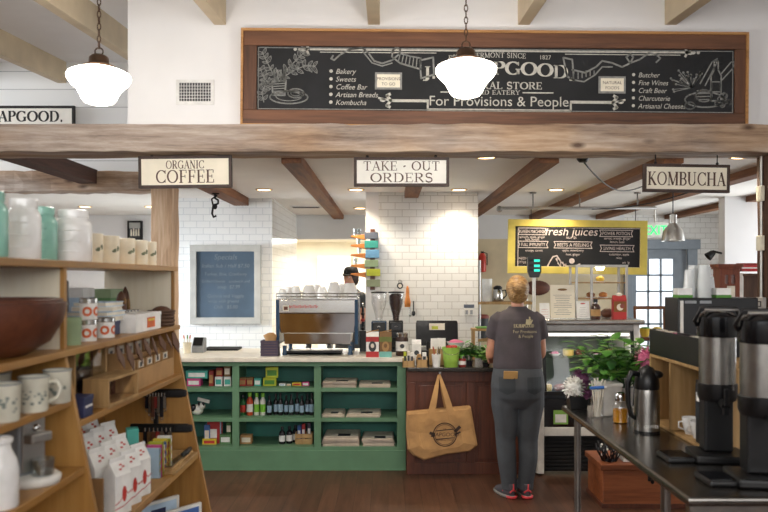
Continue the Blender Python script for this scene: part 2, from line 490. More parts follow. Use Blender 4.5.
        if smooth:
            md = o.modifiers.new('smooth', 'SMOOTH'); md.factor = .5; md.iterations = smooth
        if sub:
            md = o.modifiers.new('sub', 'SUBSURF'); md.levels = sub; md.render_levels = sub
        return o

def _glyphs():
    B = lambda x: [('L', x, 0, x, 1, 1), ('S', x, 0.025, .15), ('S', x, .975, .15)]
    b = lambda x: [('L', x, 0, x, 1, 0), ('S', x, 0.025, .13), ('S', x, .975, .13)]
    top = [('L', .14, .975, .34, .975, 0), ('L', .14, .5, .34, .5, 0), ('A', .34, .7375, .24, .2375, -90, 90, 0)]
    return {
        'A': (.76, [('L', .08, 0, .39, 1, 0), ('L', .37, 1, .68, 0, 1), ('L', .2, .35, .56, .35, 0), ('S', .08, .025, .13), ('S', .68, .025, .15)]),
        'B': (.66, B(.14) + top + [('L', .14, .025, .34, .025, 0), ('A', .34, .2625, .28, .2375, -90, 90, 0)]),
        'C': (.78, [('A', .44, .5, .38, .47, 42, 318, 0), ('L', .74, .98, .74, .7, 0), ('L', .74, .3, .74, .04, 0)]),
        'D': (.8, B(.14) + [('L', .14, .975, .36, .975, 0), ('L', .14, .025, .36, .025, 0), ('A', .36, .5, .36, .475, -90, 90, 0)]),
        'E': (.64, B(.14) + [('L', .14, .975, .58, .975, 0), ('L', .14, .5, .46, .5, 0), ('L', .14, .025, .6, .025, 0), ('L', .57, .99, .57, .76, 0), ('L', .6, .01, .6, .26, 0), ('L', .46, .38, .46, .62, 0)]),
        'F': (.6, B(.14) + [('L', .14, .975, .56, .975, 0), ('L', .14, .5, .46, .5, 0), ('L', .55, .99, .55, .74, 0), ('L', .46, .38, .46, .62, 0)]),
        'G': (.86, [('A', .44, .5, .38, .47, 42, 318, 0), ('L', .74, .98, .74, .7, 0), ('L', .72, .04, .72, .42, 1), ('S', .72, .42, .15)]),
        'H': (.86, B(.15) + B(.7) + [('L', .15, .5, .7, .5, 0)]),
        'I': (.32, B(.16)),
        'J': (.44, [('L', .26, 1, .26, .15, 1), ('S', .26, .975, .15), ('A', .1, .12, .16, .2, -120, 0, 0)]),
        'K': (.76, B(.14) + [('L', .18, .42, .6, .97, 0), ('L', .3, .56, .68, .02, 1), ('S', .6, .975, .12), ('S', .68, .025, .13)]),
        'M': (.98, b(.12) + B(.84) + [('L', .14, .98, .48, .03, 1), ('L', .48, .03, .82, .98, 0)]),
        'N': (.84, b(.13) + b(.7) + [('L', .13, .98, .7, .02, 1)]),
        'O': (.88, [('A', .44, .5, .38, .47, 0, 360, 0)]),
        'P': (.64, B(.14) + top),
        'R': (.74, B(.14) + top + [('L', .34, .5, .66, .02, 1), ('S', .67, .025, .1)]),
        'S': (.58, [('A', .29, .74, .22, .235, 25, 270, 1), ('A', .29, .26, .24, .245, 90, -155, 1), ('L', .5, .98, .5, .74, 0), ('L', .06, .02, .06, .28, 0)]),
        'T': (.72, [('L', .36, 0, .36, 1, 1), ('S', .36, .025, .15), ('L', .05, .975, .67, .975, 0), ('L', .05, .99, .05, .74, 0), ('L', .67, .99, .67, .74, 0)]),
        'U': (.84, [('L', .15, 1, .15, .3, 1), ('L', .68, 1, .68, .3, 0), ('A', .415, .31, .265, .29, 180, 360, 0), ('S', .15, .975, .15), ('S', .68, .975, .13)]),
        'V': (.76, [('L', .08, 1, .39, 0, 1), ('L', .39, 0, .68, 1, 0), ('S', .08, .975, .14), ('S', .68, .975, .12)]),
        'Y': (.74, [('L', .08, 1, .37, .48, 1), ('L', .37, .48, .66, 1, 0), ('L', .37, .5, .37, 0, 1), ('S', .08, .975, .14), ('S', .66, .975, .12), ('S', .37, .025, .15)]),
        'L': (.62, B(.14) + [('L', .14, .025, .58, .025, 0), ('L', .58, .01, .58, .28, 0)]),
        '-': (.3, [('L', .06, .42, .26, .52, 1)]),
        '.': (.26, [('L', .05, .07, .2, .07, 1)]),
        ' ': (.34, []),
    }
GLYPHS = _glyphs()
def serif_width(s, track): return sum(GLYPHS.get(c, (.35, []))[0] + track for c in s) - track

# ---------------------------------------------------------------- scene-graph helpers
def thing(name, label, cat, loc=(0, 0, 0), rz=0.0, group=None):
    o = bpy.data.objects.new(name, None); COL.objects.link(o)
    o.empty_display_size = .05
    o.location = loc; o.rotation_euler = (0, 0, rz)
    return tag(o, label, cat, group)
def tag(o, label, cat=None, group=None, kind=None):
    if label: o['label'] = label
    if cat: o['category'] = cat
    if group: o['group'] = group
    if kind: o['kind'] = kind
    return o
def struct(name, mb, label=None, cat='room', bev=0.0):
    o = mb.build(name, bev=bev); o['kind'] = 'structure'
    if label: o['label'] = label; o['category'] = cat
    return o
def solo(name, mb, label, cat, loc=(0, 0, 0), rz=0.0, group=None, **kw):
    return tag(mb.build(name, None, loc, rz, **kw), label, cat, group)
def dup(root, loc, rz=0.0, label=None, group=None, scale=None, swap=None):
    """a copy of a thing with copies of its parts and sub-parts"""
    def sub(o, par):
        for ch in [c for c in bpy.data.objects if c.parent == o]:
            n = ch.copy(); COL.objects.link(n); n.parent = par
            if swap and n.type == 'MESH': reskin(n, swap)
            sub(ch, n)
    r = root.copy(); COL.objects.link(r); r.location = loc; r.rotation_euler = (0, 0, rz)
    if scale: r.scale = scale
    if swap and r.type == 'MESH': reskin(r, swap)
    if label: r['label'] = label
    if group: r['group'] = group
    sub(root, r)
    return r
def reskin(o, swap):
    o.data = o.data.copy()
    for i, m in enumerate(o.data.materials):
        if m.name in swap: o.data.materials[i] = MATS[swap[m.name]]
# ---------------------------------------------------------------- the setting
CEIL = 2.62
struct('floor', MB('floor_planks').bb(-6.2, 6.2, -3.2, 14.5, -.08, 0))
struct('ground_outside', MB('stone_white').bb(-14, 16, 14.5, 40, -.12, -.04))
b = MB('white_paint').bb(-6.0, -1.46, 10.9, 11.1, 0, 3.0)
b.mat('grey_paint').bb(-1.46, 3.45, 10.9, 11.1, 2.27, 3.0)
b.mat('beige_wall').bb(-.32, 3.45, 10.9, 11.1, 0, 2.27)
b.mat('subway_front').bb(3.45, 3.56, 10.9, 11.1, 0, 3.0).bb(4.36, 6.0, 10.9, 11.1, 0, 3.0).bb(3.56, 4.36, 10.9, 11.1, 2.12, 3.0)
struct('wall_back', b)
b = MB('kitchen_wall').bb(-3.0, 1.2, 13.9, 14.1, 0, 2.5).bb(-3.1, -3.0, 11.1, 14.1, 0, 2.5).bb(1.2, 1.3, 11.1, 14.1, 0, 2.5)
struct('wall_kitchen', b)
struct('ceiling_kitchen', MB('kitchen_wall').bb(-3.1, 1.3, 11.1, 14.1, 2.36, 2.5))
struct('wall_left', MB('white_paint').bb(-6.2, -6.0, -3.2, 11.1, 0, 4.2))
struct('wall_right', MB('white_paint').bb(6.0, 6.2, -3.2, 11.1, 0, 4.2))
b = MB('ceiling_paint').bb(-1.7, 6.0, 5.5, 10.95, CEIL, CEIL + .08).bb(-6.0, -1.7, 7.6, 10.95, CEIL, CEIL + .08)
struct('ceiling_low', b)
b = MB('white_paint').bb(-6.2, 6.2, -3.4, -3.2, 0, 1.75).bb(-6.2, 6.2, -3.4, -3.2, 2.75, 3.4)
for x in (-6.2, -4.2, -1.95, .35, 2.6, 4.9): b.bb(x, x + .7 if x > -6 else x + .3, -3.4, -3.2, 1.75, 2.75)
struct('wall_front', b)  # unseen wall added to limit sky light; openings kept high and narrow
# upper wall above the header, the return beside it and the shiplap wall set further back
struct('wall_upper', MB('white_paint').bb(-1.861, 6.0, 5.34, 5.54, 2.66, 4.0))
struct('wall_return', MB('white_paint').bb(-1.861, -1.70, 5.54, 7.55, 2.62, 4.0))
struct('wall_shiplap', MB('shiplap').bb(-6.0, -1.861, 7.52, 7.65, 2.70, 4.0))
b = MB('white_paint')
for x0, x1 in ((-6.2, 6.2),):
    za, zb = 3.72 + .07 * (-3.2 - 5.35), 3.72 + .07 * (7.7 - 5.35)
    b.add([(x0, -3.2, za), (x1, -3.2, za), (x1, 7.7, zb), (x0, 7.7, zb), (x0, -3.2, za + .1), (x1, -3.2, za + .1), (x1, 7.7, zb + .1), (x0, 7.7, zb + .1)],
          [(0, 1, 2, 3), (7, 6, 5, 4), (0, 4, 5, 1), (1, 5, 6, 2), (2, 6, 7, 3), (3, 7, 4, 0)])
struct('ceiling_vaulted', b)
def sloped(x, y0, y1, w, h):
    m = MB('rafter_beige'); s = lambda y: 3.51 + .07 * (y - 5.35)
    m.add([(x - w / 2, y0, s(y0)), (x + w / 2, y0, s(y0)), (x + w / 2, y1, s(y1)), (x - w / 2, y1, s(y1)),
           (x - w / 2, y0, s(y0) + h), (x + w / 2, y0, s(y0) + h), (x + w / 2, y1, s(y1) + h), (x - w / 2, y1, s(y1) + h)],
          [(3, 2, 1, 0), (4, 5, 6, 7), (0, 1, 5, 4), (1, 2, 6, 5), (2, 3, 7, 6), (3, 0, 4, 7)])
    return m
for x, y1 in ((-4.4, 7.52), (-3.28, 7.52), (-2.22, 7.52), (-1.2, 5.34), (-.1, 5.34), (.97, 5.34), (2.02, 5.34), (3.1, 5.34), (4.2, 5.34)):
    struct('roof_rafter', sloped(x, -3.0, y1, .085, .215), bev=.004)

# big weathered header, the second beam in the left bay and their posts
def hewn(x0, x1, y0, y1, z0, z1, mat='weathered_beam', n=40, amp=.008, seed=1):
    rnd = random.Random(seed); m = MB(mat); vs = []
    for i in range(n + 1):
        x = x0 + (x1 - x0) * i / n
        for (y, z) in ((y0, z0), ((y0 + y1) / 2, z0), (y1, z0), (y1, z1), ((y0 + y1) / 2, z1), (y0, z1), (y0, (z0 + z1) / 2)):
            vs.append((x, y + rnd.uniform(-amp, amp), z + rnd.uniform(-amp, amp)))
    fs = []
    for i in range(n):
        for k in range(7): fs.append((i * 7 + k, (i + 1) * 7 + k, (i + 1) * 7 + (k + 1) % 7, i * 7 + (k + 1) % 7))
    fs += [tuple(range(7)), tuple(n * 7 + k for k in range(7))[::-1]]
    m.add(vs, fs)
    return m
struct('header_beam', hewn(-6.0, 6.0, 5.26, 5.56, 2.59, 2.786, n=90, amp=.006), bev=.008)
struct('second_beam', hewn(-6.0, -2.36, 7.44, 7.68, 2.565, 2.765, n=40, seed=4), bev=.01)
def upright(name, x0, x1, y0, y1, z0, z1, mat, seed):
    rnd = random.Random(seed); m = MB(mat); vs = []; n = 14
    for i in range(n + 1):
        z = z0 + (z1 - z0) * i / n
        for (x, y) in ((x0, y0), ((x0 + x1) / 2, y0), (x1, y0), (x1, y1), (x0, y1)): vs.append((x + rnd.uniform(-.006, .006), y + rnd.uniform(-.006, .006), z))
    fs = [(i * 5 + k, i * 5 + (k + 1) % 5, (i + 1) * 5 + (k + 1) % 5, (i + 1) * 5 + k) for i in range(n) for k in range(5)]
    fs += [tuple(range(5))[::-1], tuple(n * 5 + k for k in range(5))]
    m.add(vs, fs)
    struct(name, m, bev=.008)
upright('post_left', -2.36, -2.15, 7.42, 7.68, 0, 2.62, 'post_wood', 2)
upright('post_right', 2.737, 3.0, 5.3, 5.54, 0, 2.6, 'dark_post', 3)
for i, x in enumerate((-.72, .25, 1.2, 2.13, 3.1, 4.1)):
    struct('ceiling_joist', MB('joist_brown').bb(x - .075, x + .075, 5.56, 7.98 if i == 1 else 10.88, CEIL - .065, CEIL + .01), bev=.006)
struct('ceiling_joist', MB('joist_brown').bb(-1.77, -1.6, 5.56, 8.58, CEIL - .09, CEIL + .01), bev=.006)
struct('ceiling_joist', MB('joist_dark').bb(-3.08, -2.9, 5.5, 7.46, 2.64, 2.78), bev=.006)
# wall block that carries the specials board, the tiled chimney, the right pier
b = MB('subway_painted').bb(-2.42, -1.335, 8.6, 8.62, 0, CEIL)
b.mat('subway_side').bb(-2.42, -1.335, 8.62, 10.9, 0, CEIL)
struct('wall_block', b)
b = MB('subway_front').bb(-.10, .964, 8.0, 8.02, 0, CEIL)
b.mat('white_paint').bb(-.24, -.10, 8.0, 8.02, 0, CEIL).bb(-.24, .964, 8.02, 8.9, 0, CEIL)
struct('wall_chimney', b)
b = MB('white_paint').bb(3.79, 4.35, 8.4, 8.56, 0, CEIL)
struct('wall_pier', b)

t = thing('kitchen_cupboard', 'white cupboard against the kitchen wall seen through the opening', 'cupboard', (-.98, 13.6, 0))
MB('white_paint').bb(-.3, .3, 0, .28, 0, 2.1).build('carcass', t)
for q in (-1, 1):
    dr = MB('white_plastic').bb(min(q * .005, q * .295), max(q * .005, q * .295), -.02, 0, .1, 2.05).build('door', t, bev=.004)
    MB('aluminium').cyl((q * .04, -.04, .9), (q * .04, -.04, 1.2), .008, n=8).build('handle', dr)
# glazed door with muntins in the back wall on the right
d1 = thing('door_1', None, None, (3.96, 10.9, 0))
d1['kind'] = 'structure'
b = MB('trim_bluegrey').bb(-.52, -.4, -.05, .1, 0, 2.12).bb(.4, .54, -.05, .1, 0, 2.12).bb(-.56, .58, -.06, .1, 2.12, 2.26)
b.build('door_casing', d1, bev=.005)
b = MB('trim_bluegrey').bb(-.4, -.33, .02, .07, 0, 2.12).bb(.22, .4, .02, .07, 0, 2.12).bb(-.33, .22, .02, .07, 1.98, 2.12).bb(-.33, .22, .02, .07, 0, .55)
for i in (1, 2): b.bb(-.33 + .55 * i / 3 - .013, -.33 + .55 * i / 3 + .013, .03, .06, .55, 1.98)
for i in range(1, 6): b.bb(-.33, .22, .03, .06, .55 + 1.43 * i / 6 - .013, .55 + 1.43 * i / 6 + .013)
b.build('door_leaf', d1)
MB('window_glass').bb(-.33, .22, .043, .047, .55, 1.98).build('door_glass', d1)
# ---------------------------------------------------------------- lamps
def downlight(loc, label, r=.085, power=26):
    t = thing('recessed_light', label, 'ceiling light', loc, 0, 'recessed ceiling lights')
    MB('downlight_ring').lathe([(r * .78, 0), (r * .8, -.008), (r * 1.02, -.008), (r * 1.06, 0), (r * 1.06, .01)], n=24).build('trim_ring', t)
    MB('downlight_glow').lathe([(0, -.006), (r * .8, -.006)], n=24).build('lens', t)
    l = bpy.data.lights.new('downlight', 'SPOT'); l.energy = power; l.color = (1, .86, .66); l.spot_size = math.radians(125); l.spot_blend = .8; l.shadow_soft_size = .07
    o = bpy.data.objects.new('downlight', l); COL.objects.link(o); o.parent = t; o.location = (0, 0, -.03)
for px, d, lab in ((221, 5.66, 'round recessed ceiling light just behind the coffee sign'),
                   (486, 5.66, 'round recessed ceiling light just behind the header, right of the take-out sign'),
                   (741, 5.66, 'round recessed ceiling light just behind the kombucha sign'),
                   (264, 7.75, 'recessed ceiling light over the white chalkboard wall'),
                   (356, 7.75, 'recessed ceiling light at the left corner of the tiled chimney'),
                   (459, 7.75, 'recessed ceiling light over the right part of the tiled chimney'),
                   (556, 7.75, 'recessed ceiling light above the yellow framed juice board'),
                   (277, 9.8, 'far recessed ceiling light beside the tiled side wall'),
                   (360, 9.8, 'far recessed ceiling light in front of the kitchen opening'),
                   (85, 9.6, 'recessed ceiling light in the left bay above the white jars'),
                   (151, 9.6, 'recessed ceiling light in the left bay close to the wooden post')):
    downlight((X(px, d), d, CEIL), lab)

def pendant(loc, top, label):
    t = thing('schoolhouse_pendant', label, 'pendant lamp', loc, 0, 'white glass pendants')
    g = MB('globe_glow').lathe([(0, -.108), (.05, -.107), (.075, -.098), (.088, -.083), (.098, -.06), (.115, -.03), (.145, -.002), (.162, .022), (.165, .04), (.155, .056), (.125, .07), (.085, .083), (.055, .094)], n=40)
    g.build('glass_globe', t)
    MB('fixture_brown').lathe([(.085, .08), (.088, .092), (.07, .1), (.052, .108), (.05, .14), (.04, .15), (.03, .156), (0, .156)], n=28).build('fitter_cap', t)
    c = MB('fixture_brown'); z = .15; i = 0
    c.tube([(.022 * math.cos(a), 0, .172 + .022 * math.sin(a)) for a in [2 * PI * k / 16 for k in range(16)]], .004, 6, True)
    z = .19
    while z < top - loc[2]:
        pts = []
        for k in range(14):
            a = 2 * PI * k / 14; u = .009 * math.cos(a); w = .02 * math.sin(a)
            pts.append((u, 0, z + .018 + w) if i % 2 else (0, u, z + .018 + w))
        c.tube(pts, .003, 6, True); z += .033; i += 1
    c.build('chain', t)
    l = bpy.data.lights.new('pendant', 'POINT'); l.energy = 30; l.color = (1, .965, .92); l.shadow_soft_size = .17
    o = bpy.data.objects.new('pendant', l); COL.objects.link(o); o.parent = t; o.location = (0, 0, -.02)
    return t
pendant((X(99, 4.0), 4.0, Z(84, 4.0)), 3.70, 'white glass schoolhouse pendant on a chain in front of the shiplap wall')
pendant((X(466, 4.05), 4.05, Z(77, 4.05)), 3.70, 'white glass schoolhouse pendant on a chain in front of the long black menu board')

t = thing('metal_pendant', 'grey metal dome pendant hanging below the kombucha sign', 'pendant lamp', (X(673, 7.2), 7.2, Z(241, 7.2)))
MB('aluminium').lathe([(.108, 0), (.106, .02), (.1, .06), (.085, .11), (.05, .15), (.036, .17)], n=30).build('shade', t)
MB('aluminium').lathe([(.036, .165), (.038, .2), (.034, .23), (.036, .25), (.02, .262), (0, .262)], n=20).build('socket', t)
MB('cord').tube([(0, 0, .26), (0, 0, CEIL - Z(241, 7.2))], .005, 6).build('cord', t)

# ---------------------------------------------------------------- hanging signs under the header
def sign(px0, px1, py0, py1, d, rows, label, tilt=0.0, mat='sign_cream'):
    w = (px1 - px0) / F * d; h = (py1 - py0) / F * d
    t = thing('hanging_sign', label, 'sign', (X((px0 + px1) / 2, d), d, Z((py0 + py1) / 2, d)), 0, None)
    t.rotation_euler = (0, tilt, 0)
    MB(mat).bb(-w / 2 + .015, w / 2 - .015, -.012, .012, -h / 2 + .015, h / 2 - .015).build('panel', t)
    f = MB('sign_frame'); k = .021
    f.bb(-w / 2, w / 2, -.018, .018, h / 2 - k, h / 2).bb(-w / 2, w / 2, -.018, .018, -h / 2, -h / 2 + k)
    f.bb(-w / 2, -w / 2 + k, -.018, .018, -h / 2 + k, h / 2 - k).bb(w / 2 - k, w / 2, -.018, .018, -h / 2 + k, h / 2 - k)
    f.build('frame', t, bev=.002)
    for s, cy, ch, wid in rows:
        m = MB('sign_letter')
        hh = ch / F * d; ww = wid / F * d
        sx = ww / (serif_width(s, .1) * hh)
        m.serif(s, 0, (-cy / F * d) - hh / 2, hh, -.0135, 'C', .14, .055, .1, sx)
        m.build('lettering', t)
    top = 2.595 - t.location.z
    for sx in (-.36, .36):
        hk = MB('black_iron'); x = sx * w
        hk.tube([(x, 0, h / 2 - .005), (x, 0, top)], .004, 6)
        hk.tube([(x + .008 * math.cos(2 * PI * q / 10), 0, h / 2 + .008 + .008 * math.sin(2 * PI * q / 10)) for q in range(10)], .003, 5, True)
        hk.build('hook', t)
    return t
sign(139, 232, 156, 188, 5.4, [('ORGANIC', -7.2, 8.2, 38), ('COFFEE', 4.6, 13.0, 58)], 'framed cream hanging sign lettered ORGANIC COFFEE', -.012)
sign(354, 449, 157.5, 186.5, 5.4, [('TAKE - OUT', -5.8, 9.2, 76), ('ORDERS', 5.8, 9.2, 62)], 'framed white hanging sign lettered TAKE-OUT ORDERS', 0, 'sign_white')
sign(643, 729, 164.5, 192.5, 5.4, [('KOMBUCHA', 0.5, 13.5, 77)], 'framed white hanging sign lettered KOMBUCHA', .015)

# shop-name sign standing on the second beam, cut by the picture edge
d = 7.40
t = thing('name_sign', 'long white black-framed name sign above the second beam', 'sign', (X(75, d), d, Z(127, d)))
w = 1.85; h = 21 / F * d
MB('sign_white').bb(-w + .02, -.02, -.01, .012, .02, h - .02).build('panel', t)
f = MB('sign_black').bb(-w, 0, -.016, .016, 0, .026).bb(-w, 0, -.016, .016, h - .026, h).bb(-w, -w + .026, -.016, .016, .026, h - .026).bb(-.026, 0, -.016, .016, .026, h - .026)
f.build('frame', t, bev=.002)
hh = 10.6 / F * d
MB('sign_black').serif('J.K. HAPGOOD.', -.115, h / 2 - hh / 2, hh, -.0115, 'R', .22, .07, .1, 1.07).build('lettering', t)
# iron straps that carry the sign in front of the shiplap
for x in (-1.4, -.5): MB('black_iron').bb(x, x + .04, .0, .13, h * .4, h * .5).build('bracket', t)

# ---------------------------------------------------------------- the long chalk menu board
D = 5.30
mb = thing('menu_board', 'long black chalk menu board in a brown wooden frame on the upper wall', 'menu board', (X(494, D), D, Z(79.5, D)))
mb.rotation_euler = (0, .0085, 0)
U = lambda px: (px - 494) / F * D
V = lambda py: (79.5 - py) / F * D
x0, x1, z1, z0 = U(242), U(746), V(32), V(128); i0, i1, k1, k0 = U(257), U(734), V(48), V(112)
MB('chalkboard').bb(i0 - .01, i1 + .01, 0, .02, k0 - .01, k1 + .01).build('panel', mb)
f = MB('board_frame').bb(x0 + .01, x1 - .01, -.02, .03, k1, z1 - .01).bb(x0 + .01, x1 - .01, -.02, .03, z0 + .01, k0)
f.mat('board_frame_upright').bb(x0 + .01, i0, -.02, .03, k0, k1).bb(i1, x1 - .01, -.02, .03, k0, k1)
f.build('frame', mb, bev=.004)
f = MB('oak_edge').bb(x0 - .004, x1 + .004, -.034, .03, z1 - .014, z1 + .004).bb(x0 - .004, x1 + .004, -.034, .03, z0 - .004, z0 + .012).bb(x0 - .004, x0 + .012, -.034, .03, z0 + .012, z1 - .014).bb(x1 - .012, x1 + .004, -.034, .03, z0 + .012, z1 - .014)
f.build('edge_strip', mb)
y = -.0015
m = MB('chalk'); c = lambda pts: [(U(p[0]), V(p[1])) for p in pts]
for i, s in enumerate(('Bakery', 'Sweets', 'Coffee Bar', 'Artisan Breads', 'Kombucha')):
    py = 72.5 + 7.75 * i
    m.dot(U(331), V(py), .0125, y); m.sans(s, U(335.5), V(py + 2.7), .052, y, shear=.28, sx=.97)
for i, s in enumerate(('Butcher', 'Fine Wines', 'Craft Beer', 'Charcuterie', 'Artisanal Cheeses')):
    py = 73.5 + 7.75 * i
    m.dot(U(633.5), V(py), .0115, y); m.sans(s, U(638), V(py + 2.7), .050, y, shear=.28, sx=.93)
arch = lambda x: .018 - .04 * ((x - U(497)) / (U(572) - U(497))) ** 2
hh = 13 / F * D; s = 'J.K. HAPGOOD.'
m.serif(s, U(498), V(77), hh, y, 'C', .22, .07, .06, (U(573) - U(423)) / (serif_width(s, .06) * hh), arch)
s = 'ESTD - VERMONT SINCE'
m.serif(s, U(487), V(57.5), 5 / F * D, y, 'C', .15, .08, .1, 1.05, lambda x: -.05 * ((x - U(497)) / .5) ** 2)
m.sans('1827', U(539), V(59), .042, y)
s = 'GENERAL STORE'; hh = 7 / F * D
m.serif(s, U(497), V(89), hh, y, 'C', .19, .08, .08, (U(542) - U(452)) / (serif_width(s, .08) * hh))
s = 'AND EATERY'; hh = 4.2 / F * D
m.serif(s, U(497), V(94.5), hh, y, 'C', .18, .09, .1, (U(520) - U(474)) / (serif_width(s, .1) * hh))
m.stroke(c([(523, 92.5), (553, 92.5)]), .009, y).stroke(c([(441, 92.5), (470, 92.5)]), .009, y)
m.sans('For Provisions & People', U(499), V(106), .1, y, 'CENTER', sx=1.02)
m.stroke(c([(428, 102), (428, 110), (571, 110), (571, 102)]), .014, y)
m.stroke(c([(428, 112.0 - .6), (571, 111.4)]), .006, y)
# long sword-like rules with fleur ends
m.stroke(c([(310, 51), (690, 51)]), .012, y).stroke(c([(320, 53.6), (436, 53.6)]), .006, y).stroke(c([(565, 53.6), (680, 53.6)]), .006, y)
for px, q in ((303, -1), (690, 1)):
    m.dot(U(px), V(51), .04, y, 8, .016); m.stroke(c([(px - q * 5, 47), (px - q * 3, 51), (px - q * 5, 55)]), .016, y); m.dot(U(px + q * 8), V(51), .012, y)
for a, b2, q in ((391, 428, -1), (571, 613, 1)):
    m.stroke(c([(a, 101.5), (b2, 101.5)]), .02, y)
    e = a if q < 0 else b2
    m.stroke(c([(e + q * 1, 95), (e + q * 4, 96.5), (e, 101.5), (e + q * 4, 106.5), (e + q * 1, 108)]), .02, y)
    m.stroke(c([(e, 101.5), (e + q * 12, 99)]), .014, y); m.dot(U(e + q * 8), V(101), .022, y, 8, .014)
m.build('chalk_lettering', mb)
# ribbons, plates, herbs on the left and picnic still life on the right
m = MB('chalk_dim')
rib = [(333, 57), (331, 60), (334, 61.5), (340, 56), (350, 50.5), (362, 49), (368, 54), (374, 62), (382, 64.5), (392, 61), (399, 55), (400, 50), (396, 48), (392, 52), (392, 58), (400, 64), (410, 67), (421, 70)]
m.stroke(c(rib), .012, y)
m.stroke(c([(362, 52), (372, 64), (382, 67), (392, 64)]), .009, y)
m.stroke(c([(399, 54), (410, 57), (421, 59)]), .01, y)
for k in range(7): m.stroke(c([(400 + k * 3.4, 55 + k * .6), (398 + k * 3.6, 63 + k * 1.1)]), .007, y)
rr = [(572, 69), (585, 72), (596, 66), (602, 60), (612, 62), (622, 66), (630, 62), (633, 56), (630, 53), (626, 56), (630, 62), (640, 58), (648, 52), (656, 53), (660, 57), (656, 61)]
m.stroke(c(rr), .012, y); m.stroke(c([(572, 79), (584, 81), (595, 74), (602, 66), (612, 66)]), .01, y)
for k in range(6): m.stroke(c([(574 + k * 4, 70 + .8 * k * (k < 3)), (574 + k * 4, 79 - k)]), .007, y)
m.stroke(c([(420, 61), (433, 58), (434, 75), (421, 79)]), .012, y, True)
m.stroke(c([(572, 59), (563, 57), (567, 76), (574, 80)]), .012, y, True)
rnd = random.Random(3)
def leaf2(px, py, a, L, w):
    q = [(0, 0), (.35, .5), (.75, .38), (1, 0), (.75, -.38), (.35, -.5)]; ca, sa = math.cos(a), math.sin(a)
    m.stroke([(U(px + L * (u * ca - v * w * sa)), V(py + L * (u * sa + v * w * ca))) for u, v in q], .0045, y, True)
    m.stroke(c([(px, py), (px + L * ca * .9, py + L * sa * .9)]), .003, y)
for st in ([(278, 84), (272, 74), (266, 62), (262, 54)], [(280, 82), (288, 70), (298, 60), (304, 54)], [(282, 80), (294, 72), (306, 67), (315, 68)], [(270, 86), (264, 80), (260, 70)], [(264, 104), (262, 94), (266, 86)]):
    m.stroke(c(st), .007, y)
    for (ax, ay), (bx, by) in zip(st, st[1:]):
        for k in (.2, .75):
            for sg in (-1, 1): leaf2(ax + (bx - ax) * k, ay + (by - ay) * k, math.atan2(by - ay, bx - ax) + sg * .9, rnd.uniform(5.5, 8.5), .42)
m.stroke(c([(272, 84), (273, 97), (285, 97), (286, 82), (272, 84)]), .012, y)
for k in range(5): m.stroke(c([(273, 86 + k * 2.4), (285.5, 85 + k * 2.5)]), .006, y)
for k in range(4): m.stroke(c([(275 + k * 3, 83), (274 + k * 3.4, 72)]), .012, y)
el = lambda cx, cy, rx, ry, n=22: c([(cx + rx * math.cos(2 * PI * k / n), cy + ry * math.sin(2 * PI * k / n)) for k in range(n)])
m.stroke(el(289, 99, 19, 6.4), .01, y, True).stroke(el(289, 98, 13, 4.6), .007, y, True).stroke(el(296, 95, 8, 4.5), .01, y, True).stroke(el(296, 95, 5, 2.6), .008, y, True)
# right: flower spray, bottle, loaf, basket, plate
for k in range(26):
    a = rnd.uniform(PI * .75, PI * 1.9); r = rnd.uniform(6, 15)
    ex, ey = 688 + r * 1.25 * math.cos(a), 82 + r * math.sin(a)
    m.stroke(c([(692, 86), (ex, ey)]), .005, y); m.dot(U(ex), V(ey), .009, y, 6)
m.stroke(c([(711, 99), (711, 74), (714, 68), (714, 59), (718, 59), (718, 68), (721, 74), (721, 99), (711, 99)]), .01, y)
m.stroke(c([(711.5, 80), (720.5, 80), (720.5, 90), (711.5, 90)]), .008, y, True)
m.stroke(c([(700, 82), (712, 60), (717, 57), (716, 62), (705, 84)]), .009, y).stroke(c([(721, 72), (731, 60), (735, 60), (732, 67), (722, 78)]), .009, y)
m.stroke(el(705, 98, 20, 7.5), .011, y, True).stroke(el(704, 94, 8, 6), .01, y, True).stroke(el(690, 104, 5, 3.5), .01, y, True)
for k in range(4): m.stroke(c([(697, 89 + k * 3), (711, 88.5 + k * 3)]), .007, y)
for k in range(9): m.stroke(el(722 + rnd.uniform(-5, 8), 101 + rnd.uniform(-8, 6), 2.4, 2.4, 8), .008, y, True)
for px, py in ((388.5, 82), (612, 84)):
    m.stroke(el(px, py, 1, 1, 4), .004, y)
m.stroke(c([(258.4, 49.5), (732.6, 49.5), (732.6, 110.6), (258.4, 110.6)]), .006, y, True)
m.build('chalk_drawing', mb)
for px, py, s in ((388.5, 82, ('PROVISIONS', 'TO GO')), (612, 84, ('NATURAL', 'FOODS'))):
    m = MB('chalk_dim').bb(U(px - 13.5), U(px + 13.5), -.006, 0, V(py + 8.5), V(py - 8.5)).mat('sign_cream').bb(U(px - 11.5), U(px + 11.5), -.008, -.003, V(py + 6.5), V(py - 6.5))
    m.mat('sign_letter').sans(s[0], U(px), V(py - 0.6), .03, -.0085, 'CENTER').sans(s[1], U(px), V(py + 4.6), .03, -.0085, 'CENTER')
    m.build('plaque', mb)

